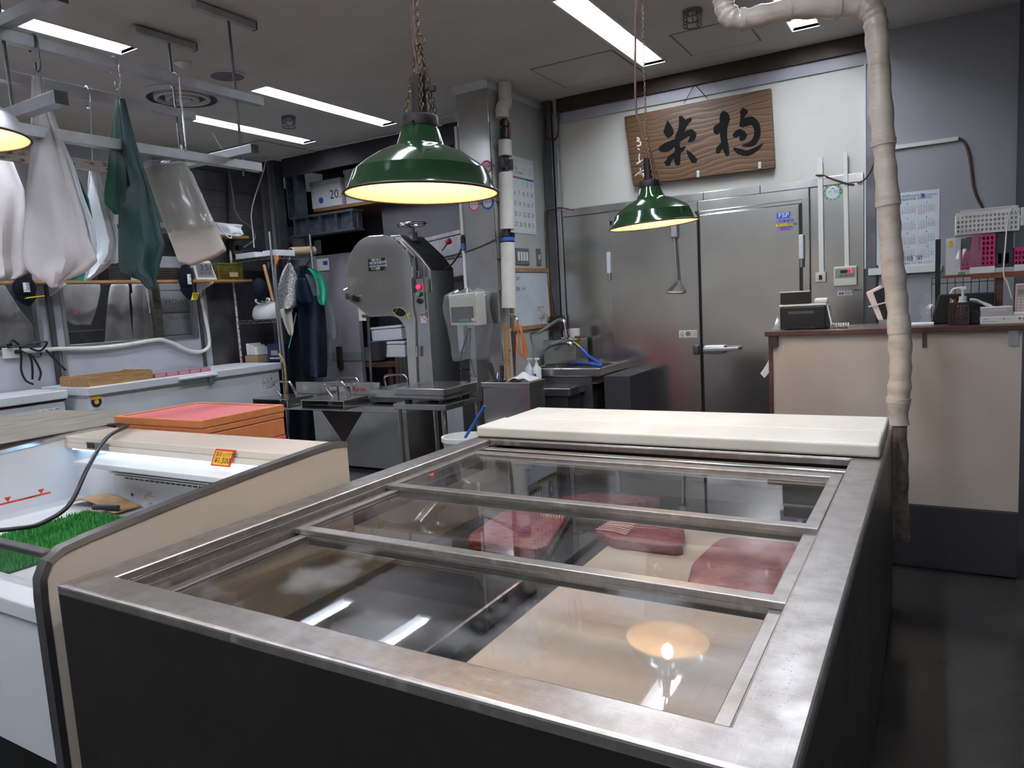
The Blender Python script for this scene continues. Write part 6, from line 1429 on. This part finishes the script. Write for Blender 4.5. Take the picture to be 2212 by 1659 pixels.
ly = 4.98
lb = MB().b(CF-.0195, CF-.0185, ly, ly+.17, .73, .86).build('caution_label', 'paper', f1)
write([('△ 注 意', ly+.015, .825, .03), ('設置の際は水平', ly+.015, .8, .018), ('△ さわるな', ly+.015, .775, .018), ('△ 火気厳禁', ly+.015, .75, .018)], 'ink', lb, (CF-.0184, 0, 0), FX)
tb = MB().b(CF-.02, CF-.012, ly-.02, ly+.24, .22, .36).build('control_box', 'white_plastic', f1, bevel=.004)
MB().b(CF-.012, CF-.011, ly+.04, ly+.14, .29, .34).build('display', 'black', tb)
write([('-5', ly+.065, .3, .032)], 'led_red', tb, (CF-.0105, 0, 0), FX)
f2 = chest(-6.9+.32, -6.06, 1.6, 3.2, .99, 'smaller white chest freezer with brown lid seal at the far left', False)
lb = MB().b(-6.0795, -6.0785, 2.97, 3.13, .70, .86).build('caution_label', 'paper', f2)
write([('△ 注 意', 2.985, .82, .03), ('△ 感電', 2.985, .79, .02), ('△ 火災 引火', 2.985, .76, .02), ('△ 破裂', 2.985, .73, .02)], 'ink', lb, (-6.0784, 0, 0), FX)
# wooden tray on the freezer
a, b = P(136, 818, z=1.0), P(328, 802, z=1.0)
tr = thing('wooden_tray', 'worn wooden tray lying on the long chest freezer', 'tray', ((-6.2), 3.9, 1.0))
ty0, ty1, tx0, tx1 = 3.30, 3.86, -6.35, CF-.06
MB().b(tx0, tx1, ty0, ty1, 1.001, 1.012).build('floor', 'wood_light', tr)
for q_ in ((tx0, tx0+.018, ty0, ty1), (tx1-.018, tx1, ty0, ty1)): MB().b(*q_, 1.012, 1.075).build('side_board', 'wood_light', tr, bevel=.002)
for q_ in ((tx0+.018, tx1-.018, ty0, ty0+.018), (tx0+.018, tx1-.018, ty1-.018, ty1)): MB().b(*q_, 1.012, 1.085).build('end_board', 'wood_light', tr, bevel=.002)
rows = [[V((tx0+.12+.22*v, ty0+.02+.5*u, 1.03+.05*(1-u)**2+.004*math.sin(8*u+5*v))) for v in (0, .33, .66, 1)] for u in [i/9 for i in range(10)]]
one(MB().grid(rows), 'plastic_sheet', 'white plastic sheet lying in the wooden tray', 'sheet', 'paper_cool', solid=.003)
# pink packs
for k in range(10):
    r_, c_ = divmod(k, 5); x = -6.18+.13*r_; y = 3.89+.118*c_
    t = thing('fish_pack', ['front', 'rear'][1-r_]+' row pink fish pack in clear plastic, number '+['one', 'two', 'three', 'four', 'five'][c_]+' from the wooden tray', 'food pack', (x, y, 1.0), 'pink fish packs on the freezer')
    MB().b(x, x+.115, y, y+.105, 1.001, 1.035).build('fish', 'pinkfoil', t, bevel=.006)
    MB().b(x-.003, x+.118, y-.003, y+.108, 1.036, 1.042).build('plastic_lid', 'film_thick', t, bevel=.002)
# ------------------------------------------------------------------ wire rack with clothes
RX0, RX1, RY0, RY1 = -6.5, -5.88, 5.28, 5.84
wr = thing('wire_shelf_rack', 'chrome wire shelf rack in the left corner by the opening', 'rack', (-6.2, 5.55, 0))
for x in (RX0, RX1):
    for y in (RY0, RY1): MB().cyl((x, y, 0), (x, y, 2.34 if (x, y) != (RX0, RY0) else 2.2), .0125, n=10).build('post', 'alu' if x == RX1 else 'rust', wr, smooth=40)
for z in (2.10, 1.45, .95):
    shf = MB()
    for k in range(24):
        y = RY0+(RY1-RY0)*k/23; shf.bar((RX0, y, z), (RX1, y, z), .004, .004)
    for x in (RX0, (RX0+RX1)/2, RX1): shf.bar((x, RY0, z-.004), (x, RY1, z-.004), .006, .006)
    shf.build('wire_shelf', 'steel_dark', wr, kind='stuff')
    for (p0, p1) in (((RX0, RY0), (RX1, RY0)), ((RX1, RY0), (RX1, RY1))):
        tr_ = MB(); p0, p1 = V((*p0, z)), V((*p1, z)); n = 12
        tr_.tube([p0, p1], .003, 5); tr_.tube([p0-V((0, 0, .032)), p1-V((0, 0, .032))], .003, 5)
        tr_.tube([p0.lerp(p1, i/n)-V((0, 0, .032*(i % 2))) for i in range(n+1)], .0022, 5)
        tr_.build('truss_edge', 'alu', wr, kind='stuff')
one(MB().b(-6.45, -6.15, 5.3, 5.75, 2.104, 2.16), 'carton', 'flat white carton on the wire rack, left of the post', 'carton', 'paper_cool', bevel=.003)
one(MB().b(-6.1, -5.9, 5.36, 5.62, 2.104, 2.165), 'carton', 'flat white carton on the wire rack, right of the post', 'carton', 'paper_cool', bevel=.003)
one(MB().lathe([(.05, 0), (.05, .28), (.043, .28), (.043, 0), (.05, 0)], V((-5.98, 5.64, 2.155)), 24, (.25, .95, .05)), 'cardboard_tube', 'brown cardboard tube end lying on the wire rack', 'tube', 'cardboard', smooth=40)
# white handled bag and clutter above shelf
bg_ = thing('paper_bag', 'white paper carrier bag with rope handles behind the bagged bundle', 'bag', P(500, 495, x=-6.4))
bundle('bag_body', None, [(462, 524, 480, 486), (466, 520, 490, 494), (462, 526, 504, 506), (460, 522, 508, 510)], depth(P(500, 495, x=-6.35)), 'paper', .03, .01, parent=bg_)
MB().tube(bez([P(*p, x=-6.3) for p in ((468, 482), (476, 492), (484, 504), (492, 512), (500, 514), (498, 505), (494, 494), (486, 486))], 4), .006, 6).build('rope_handle', 'paper', bg_, smooth=60)
one(MB().b(-6.58, -6.42, P(470, 515, x=-6.5).y, P(527, 515, x=-6.5).y, P(500, 515, x=-6.5).z-.0, P(500, 510, x=-6.5).z), 'small_plank', 'short wooden board under the white paper bag', 'board', 'wood_light')
pl_ = thing('wall_outlet_box', 'grey outlet box with black round plug above the brass tin', 'power outlet', P(505, 535, x=XL))
a, b = P(498, 520, x=XL), P(518, 550, x=XL); MB().b(XL, XL+.06, a.y, b.y, b.z, a.z).build('box', 'mid_grey', pl_, bevel=.004)
MB().cyl(P(512, 536, x=XL+.06), P(520, 536, x=XL+.12), .03).build('plug', 'black_plastic', pl_, smooth=40)
one(MB().tube(bez([P(*p, x=XL+.12) for p in ((525, 535), (545, 522), (551, 510), (540, 490), (520, 475), (508, 455), (503, 420), (496, 380), (494, 330))], 6), .009, 6), 'outlet_lead', 'grey cord curving from the round plug up the steel wall', 'cord', 'mid_grey', smooth=60)
one(MB().cyl(P(494, 380, x=XL+.03), P(498, 560, x=XL+.03), .014, n=8), 'steel_pipe', 'thin dark vertical pipe on the steel clad wall', 'pipe', 'brown_metal', smooth=40)
one(MB().tube(bez([P(*p, x=XL+.2) for p in ((575, 345), (566, 380), (552, 420), (543, 460), (546, 500), (549, 535))], 6), .006, 6), 'hanging_lead', 'thin pale cord hanging down at the corner of the opening', 'cord', 'white_plastic', smooth=60)
# things on the rack's lower shelves
wbag = thing('white_bundle', 'white plastic wrapped bundle tied with a knot on the wire rack', 'bundle', (-6.2, 5.45, 1.45))
rows = []
for i in range(8):
    u = i/7; r_ = (.19, .21, .205, .19, .16, .11, .05, .02)[i]; zz = (0, .04, .09, .13, .155, .17, .175, .185)[i]
    rows.append([V((-6.18+r_*1.1*math.cos(2*math.pi*k/20)*(1+.05*math.sin(4*k+i)), 5.5+r_*.95*math.sin(2*math.pi*k/20)*(1+.05*math.sin(3*k)), 1.455+zz)) for k in range(21)])
MB().grid(rows).build('wrap', 'paper', wbag, smooth=80)
for s_ in (-1, 1): MB().tube(bez([V((-6.18, 5.4, 1.62)), V((-6.18+s_*.06, 5.38, 1.67)), V((-6.18+s_*.11, 5.37, 1.655)), V((-6.18+s_*.06, 5.37, 1.625)), V((-6.18, 5.39, 1.615))], 4), .011, 6).build('knot', 'paper', wbag, smooth=60)
one(MB().b(-6.46, -6.26, 5.3, 5.5, .956, 1.07), 'brown_box', 'open brown carton of white papers on the low rack shelf', 'box', 'cardboard')
for k in range(3): one(MB().b(-6.45+.06*k, -6.4+.06*k, 5.32, 5.48, 1.075, 1.2-.02*k), 'white_box', ['tallest', 'middle', 'shortest'][k]+' white packet standing in the brown carton', 'box', 'paper', 'packets in the carton', bevel=.002)
nb = thing('blue_controller', 'dark blue control box with small display on the low rack shelf', 'electronic box', (-6.0, 5.4, .95))
MB().b(-6.17, -5.92, 5.32, 5.5, .956, 1.0).build('base', 'black_plastic', nb); MB().b(-6.14, -5.93, 5.33, 5.48, 1.001, 1.19).build('body', 'blue_navy', nb, bevel=.012)
MB().b(-6.08, -5.98, 5.327, 5.33, 1.07, 1.12).build('display', 'lcd', nb)
for k in range(5): MB().b(-6.1+.03*k, -6.08+.03*k, 5.326, 5.33, 1.03, 1.045).build('key', 'paper', nb)
one(MB().cyl(P(570, 572, y=5.22), P(590, 650, y=5.22), .016, n=10), 'wooden_tool', 'tan wooden tool handle hanging on the front of the wire rack', 'tool', 'wood_light', smooth=40)
one(MB().sphere(P(561, 625, y=5.3), .08, 10, 1.5), 'dark_hat', 'dark navy cap hanging inside the wire rack', 'cap', 'navy', smooth=60)
t = thing('brush', 'small tan paint brush hanging on the rack post', 'brush', P(596, 555, y=5.2)); MB().prism([P(*p, y=5.2) for p in ((591, 548), (598, 552), (600, 560), (597, 572), (593, 572), (592, 560))], (0, .02, 0)).build('handle', 'mdf', t, bevel=.002)
one(MB().tube(bez([P(*p, y=5.15) for p in ((594, 572), (598, 640), (608, 720), (616, 800), (622, 870), (622, 940))], 5), .013, 8), 'thin_pole', 'long thin grey pole leaning on the wire rack', 'pole', 'mid_grey', smooth=60)
one(MB().tube(bez([P(*p, y=5.1) for p in ((602, 764), (612, 780), (616, 800), (618, 840), (616, 860))], 5), .012, 8), 'pale_pole', 'pale wooden stick leaning behind the freezer corner', 'pole', 'wood_light', smooth=60)
# clothes: newspaper bag, aprons, mint cap
DX = RX1+.1
def cloth(rows, x, m_, parent, nm, wob=.03, nk=9, th=.008, wf=8):
    R2 = []
    for i, (l, r, y) in enumerate(rows):
        R2.append([P(l+(r-l)*k/(nk-1), y, x=x+wob*math.sin(wf*k/(nk-1)+i*.4)*(.3+.7*i/len(rows))) for k in range(nk)])
    return MB().grid(R2).build(nm, m_, parent, solid=th, sub=1)
nw = thing('newspaper_bag', 'bag folded from newspaper hanging on the rack hook', 'bag', P(622, 580, x=DX))
cloth([(622, 628, 568), (612, 636, 580), (606, 642, 598), (600, 645, 620), (596, 646, 645), (595, 642, 660), (600, 634, 668)], DX+.04, 'newsprint', nw, 'paper')
cloth([(606, 630, 666), (610, 632, 690), (618, 636, 712), (626, 632, 726)], DX+.02, 'paper_beige', nw, 'lining')
MB().tube(bez([P(*p, x=DX+.03) for p in ((620, 556), (625, 554), (625, 562), (621, 566), (625, 572))], 4), .004, 6).build('hook', 'chrome', nw)
ap = thing('navy_apron', 'long dark navy apron hanging from the wire rack', 'apron', P(670, 700, x=DX))
cloth([(646, 660, 572), (640, 680, 590), (636, 690, 610), (644, 700, 640), (644, 704, 680), (646, 706, 720), (650, 708, 760), (656, 707, 800), (660, 706, 813), (662, 704, 815)], DX, 'navy_apron', ap, 'skirt', .05, 13)
cloth([(640, 662, 600), (636, 668, 620), (640, 676, 640), (648, 680, 655)], DX+.09, 'navy_apron', ap, 'bib', .03)
MB().tube(bez([P(*p, x=DX+.06) for p in ((642, 590), (644, 578), (650, 578), (656, 592))], 4), .008, 6).build('strap', 'navy', ap)
ap2 = thing('navy_apron', 'second navy apron with green piping hanging behind the longer one', 'apron', P(640, 760, x=DX))
cloth([(634, 646, 660), (626, 648, 700), (622, 652, 740), (620, 660, 790), (622, 676, 830), (624, 682, 900), (626, 684, 960)], DX-.05, 'navy', ap2, 'skirt', .05, 11)
MB().tube(bez([P(*p, x=DX+.03) for p in ((640, 676), (634, 705), (628, 735), (624, 752))], 4), .006, 6).build('piping', 'teal_lining', ap2)
mc = thing('mint_hat', 'mint green cap in a clear bag hanging over the navy apron', 'cap', P(690, 620, x=DX+.1))
cloth([(662, 672, 580), (668, 690, 584), (680, 700, 600), (686, 706, 620), (684, 708, 640), (688, 706, 655), (694, 702, 660)], DX+.12, 'mint', mc, 'visor', .02)
cloth([(658, 668, 592), (664, 684, 604), (672, 692, 622), (676, 694, 640)], DX+.16, 'film_thick', mc, 'clear_bag', .03, th=.002)
vb = thing('clear_bags', 'clear plastic bags hanging beside the aprons', 'bag', P(700, 680, x=DX))
cloth([(672, 680, 552), (676, 690, 580), (690, 700, 610), (700, 716, 650), (704, 728, 690), (708, 734, 720), (712, 728, 735)], DX-.03, 'film_thick', vb, 'bag', .03, th=.002)
cloth([(706, 716, 720), (706, 718, 770), (704, 714, 790)], DX-.05, 'film_thick', vb, 'bag_tail', .03, th=.002)
# ------------------------------------------------------------------ back room through the opening
def box(x0, x1, y0, y1, z0, z1, nm, label, cat, m_, grp=None, **k): return one(MB().b(x0, x1, y0, y1, z0, z1), nm, label, cat, m_, grp, **k)
by0 = 6.25
pf = thing('high_platform', 'wide plywood platform hung high in the dark back opening', 'platform', (-4.6, 6.6, 2.66))
MB().b(-6.2, -3.35, by0, 7.4, 2.64, 2.675).build('deck', 'plywood', pf)
MB().b(-6.2, -3.35, by0+.9, by0+.94, 2.3, 2.64).build('rear_beam', 'mid_grey', pf)
MB().b(-5.36, -3.3, by0+.2, by0+.26, 2.2, 2.639).build('front_beam', 'backroom_shade', pf)
# steel ladder bracket
lb_ = thing('steel_bracket', 'galvanised steel ladder bracket carrying the high platform', 'bracket', (-6.2, 6.1, 2.5))
z = P(640, 470, y=6.0).z
for zz in (2.36, 2.56): MB().b(-6.32, -5.36, 5.98, 6.14, zz-.012, zz+.012).build('flange', 'galv', lb_)
MB().b(-6.32, -5.36, 6.05, 6.06, 2.372, 2.548).build('web', 'galv', lb_)
for x in (-6.26, -6.06, -5.86, -5.62, -5.4): MB().b(x, x+.02, 5.98, 6.14, 2.372, 2.548).build('stiffener', 'galv', lb_)
for x in (-6.33, -6.21): MB().b(x, x+.03, 5.98, 6.14, 2.57, 3.05).build('upright', 'galv', lb_)
MB().b(-6.3, -6.21, 6.06, 6.07, 2.575, 3.05).build('upright_web', 'galv', lb_)
# foam boxes on the platform
def fb(x0, x1, y0, z0, z1, label, m_='foam', txt=None):
    t = thing('foam_box', label, 'foam box', ((x0+x1)/2, y0+.2, z0), 'foam boxes on the high platform')
    MB().b(x0, x1, y0, y0+.42, z0, z1-.05).build('box', m_, t, bevel=.01); MB().b(x0-.006, x1+.006, y0-.006, y0+.426, z1-.049, z1).build('lid', m_, t, bevel=.008)
    if txt: write(txt, 'ink', t, (0, y0-.001, 0), FY)
    return t
t_ = fb(-6.22+.0, -5.76, by0, 2.676, 2.98, 'white foam box marked 20 on the high platform', txt=[('20.—', -5.93, 2.76, .1, 1.0)])
MB().cyl((-6.07, by0-.001, 2.76), (-6.07, by0-.003, 2.76), .035, n=20).build('blue_dot', 'ink_blue', t_)
fb(-5.74, -5.2, by0+.05, 2.676, 3.06, 'taller white foam box beside the marked one on the platform')
fb(-5.17, -4.6, by0+.05, 2.676, 2.95, 'white foam box on the platform hidden by the green lamp')
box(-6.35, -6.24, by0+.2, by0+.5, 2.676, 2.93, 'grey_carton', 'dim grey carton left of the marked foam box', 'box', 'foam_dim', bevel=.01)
# lower part of the back room
box(-6.9, -6.0, 8.06, 8.099, 1.0, 2.3, 'notice_board', 'pale board with papers on the rear wall of the back room', 'board', 'foam_dim')
fan = thing('wall_fan', 'round pale fan housing behind the wire rack', 'fan', P(640, 520, y=6.3))
c = P(638, 540, y=6.3); MB().lathe([(.27, 0), (.27, .06), (.24, .09), (.08, .1), (.075, .06), (.0, .06)], c, 40, (0.1, -1, 0)).build('housing', 'foam_dim', fan, smooth=40)
MB().b(c.x-.05, c.x+.05, c.y-.115, c.y-.1, c.z-.05, c.z+.05).build('dark_centre', 'black', fan)
rd = thing('rear_sliding_door', 'scuffed pale panel with a grey band behind the aprons', 'door', P(770, 700, y=6.2))
x0, x1 = P(700, 700, y=6.3).x, P(775, 700, y=6.3).x
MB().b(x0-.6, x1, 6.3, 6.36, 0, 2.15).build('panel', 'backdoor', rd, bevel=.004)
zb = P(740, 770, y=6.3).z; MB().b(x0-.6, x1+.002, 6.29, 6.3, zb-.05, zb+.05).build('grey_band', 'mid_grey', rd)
MB().b(P(730, 770, y=6.29).x, P(740, 770, y=6.29).x, 6.26, 6.3, zb-.14, zb+.12).build('latch', 'brown_metal', rd, bevel=.01)
nt_ = thing('notice_sheet', 'white printed notice with blue box above the aprons', 'notice', P(700, 572, y=6.28)); a, b = P(683, 560, y=6.28), P(711, 583, y=6.28)
MB().b(a.x, b.x, 6.285, 6.29, b.z, a.z).build('sheet', 'paper', nt_); MB().b(a.x+.1, b.x-.02, 6.283, 6.285, b.z+.06, a.z-.03).build('blue_box', 'ink_blue', nt_)
psh = thing('paper_sheet', 'white paper sheet hanging in the back room above the cardboard tube', 'paper', P(686, 534, y=6.7))
a, b = P(678, 520, y=6.7), P(695, 548, y=6.7); MB().b(a.x, b.x, 6.7, 6.705, b.z, a.z).build('sheet', 'paper', psh); MB().cyl(((a.x+b.x)/2, 6.7025, a.z-.01), ((a.x+b.x)/2, 6.7025, 2.64), .002, n=6).build('string', 'white_plastic', psh)
# stacked foam boxes right of the saw, seen through the opening
R_ = random.Random(5)
def fbox2(pa, pb2, y, label, m_='foam', tilt=0):
    a, b = P(*pa, y=y), P(*pb2, y=y); t = thing('foam_box', label, 'foam box', ((a.x+b.x)/2, y+.2, b.z), 'foam boxes in the back room')
    cx_, cz_ = (a.x+b.x)/2, (a.z+b.z)/2; w, h = (b.x-a.x)/2, (a.z-b.z)/2; R3 = Matrix.Rotation(tilt, 3, 'Y')
    MB().b(-w, w, 0, .4, -h, h*.6, R3, (cx_, y, cz_)).build('box', m_, t, bevel=.012); MB().b(-w-.008, w+.008, -.008, .408, h*.62, h, R3, (cx_, y, cz_)).build('lid', m_, t, bevel=.01)
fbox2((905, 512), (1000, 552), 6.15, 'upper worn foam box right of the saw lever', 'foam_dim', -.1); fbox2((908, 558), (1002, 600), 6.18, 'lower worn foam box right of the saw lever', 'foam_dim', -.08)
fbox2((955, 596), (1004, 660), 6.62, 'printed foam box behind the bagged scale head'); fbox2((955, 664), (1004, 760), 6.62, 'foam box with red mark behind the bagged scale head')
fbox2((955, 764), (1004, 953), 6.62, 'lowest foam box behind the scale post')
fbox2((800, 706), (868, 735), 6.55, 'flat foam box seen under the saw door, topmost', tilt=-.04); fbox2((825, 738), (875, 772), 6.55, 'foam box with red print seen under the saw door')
box(P(776, 752, y=6.5).x, P(800, 752, y=6.5).x, 6.5, 6.8, P(790, 780, y=6.5).z, P(790, 752, y=6.5).z, 'white_carton', 'white carton on the dark table behind the blade', 'box', 'foam')
bkt = thing('grey_bucket', 'grey bucket with blue cloth on the dark table behind the saw', 'bucket', P(815, 780, y=6.5)); c = P(817, 778, y=6.5)
MB().lathe([(0, 0), (.09, 0), (.12, .22), (.115, .22), (.085, .01), (0, .01)], c, 24).build('pail', 'dark_grey', bkt, smooth=40); MB().b(c.x-.02, c.x+.07, c.y-.1, c.y-.02, c.z+.2, c.z+.23).build('cloth', 'blue_plastic', bkt, bevel=.006)
dt = thing('dark_table', 'dark wooden table in the back room behind the saw', 'table', P(815, 800, y=6.6)); zt_ = P(815, 781, y=6.5).z
MB().b(P(775, 790, y=6.4).x, P(875, 790, y=6.4).x, 6.35, 7.0, zt_-.05, zt_-.001).build('top', 'wood_dark', dt)
for px_ in (780, 840): x = P(px_, 820, y=6.4).x; MB().b(x, x+.06, 6.4, 6.46, 0, zt_-.05).build('leg', 'wood_dark', dt)
for k in range(4): one(MB().bar(P(858+8*k, 772, y=6.25), V((P(862+10*k, 860, y=6.2).x, 6.15, .01)), .04, .02), 'wooden_stave', ['first', 'second', 'third', 'fourth'][k]+' dark wooden stave from the left, leaning behind the saw column', 'board', 'wood_edge', 'staves behind the saw')
# pipes and cables high in the opening
one(MB().tube(bez([P(*p, y=5.96) for p in ((978, 275), (972, 300), (968, 330), (972, 345), (982, 330), (984, 290))], 5), .02, 8), 'cable_bundle', 'bundle of grey cables hanging left of the steel partition', 'cable', 'mid_grey', smooth=60)
pp = thing('rear_pipe', 'short white pipe with red valve left of the steel partition top', 'pipe', P(982, 260, y=5.95)); MB().tube(bez([P(978, 232, y=5.95), P(980, 255, y=5.95), P(984, 275, y=5.95)], 4), .05, 14).build('elbow', 'pvc', pp, smooth=60)
MB().bar(P(976, 285, y=5.94), P(984, 310, y=5.94), .02, .02).build('red_handle', 'red_plastic', pp)
for k in range(3): one(MB().cyl(P(700+60*k, 345-12*k, y=6.1), P(980, 290-6*k, y=6.1), .02, n=8), 'overhead_pipe', ['lowest', 'middle', 'highest'][k]+' dark pipe running under the header of the opening', 'pipe', 'dark_grey', 'overhead pipes', smooth=40)
# ------------------------------------------------------------------ writing -> flat meshes
cache = {}; fonts = {}
for items, *_ in TEXTS:
    for it in items:
        if it[0] not in fonts:
            cu = bpy.data.curves.new('glyphs', 'FONT'); cu.body = it[0]; cu.size = 1.0; cu.resolution_u = 2; cu.fill_mode = 'FRONT'
            o = bpy.data.objects.new('glyphs', cu); COL.objects.link(o); fonts[it[0]] = o
bpy.context.view_layer.update()
dg = bpy.context.evaluated_depsgraph_get()
for s_, o in fonts.items():
    me = o.evaluated_get(dg).to_mesh()
    cache[s_] = ([tuple(v.co) for v in me.vertices], [tuple(p.vertices) for p in me.polygons])
for s_, o in fonts.items():
    cu = o.data; bpy.data.objects.remove(o); bpy.data.curves.remove(cu)
for items, m_, parent, org, (U, N), name, lift in TEXTS:
    mb = MB(); off = U.cross(N)*lift
    for it in items:
        s_, u, v, h = it[:4]; ws = it[4] if len(it) > 4 else 1.0
        vs, fs = cache[s_]; k = h/.72
        mb.add([org+U*(u+x*k*ws)+N*(v+y*k)+off for x, y, _ in vs], fs)
    if mb.v: mb.build(name, m_, parent, kind='stuff')
for o in bpy.data.objects:
    if o.parent is not None and 'category' in o: del o['category']
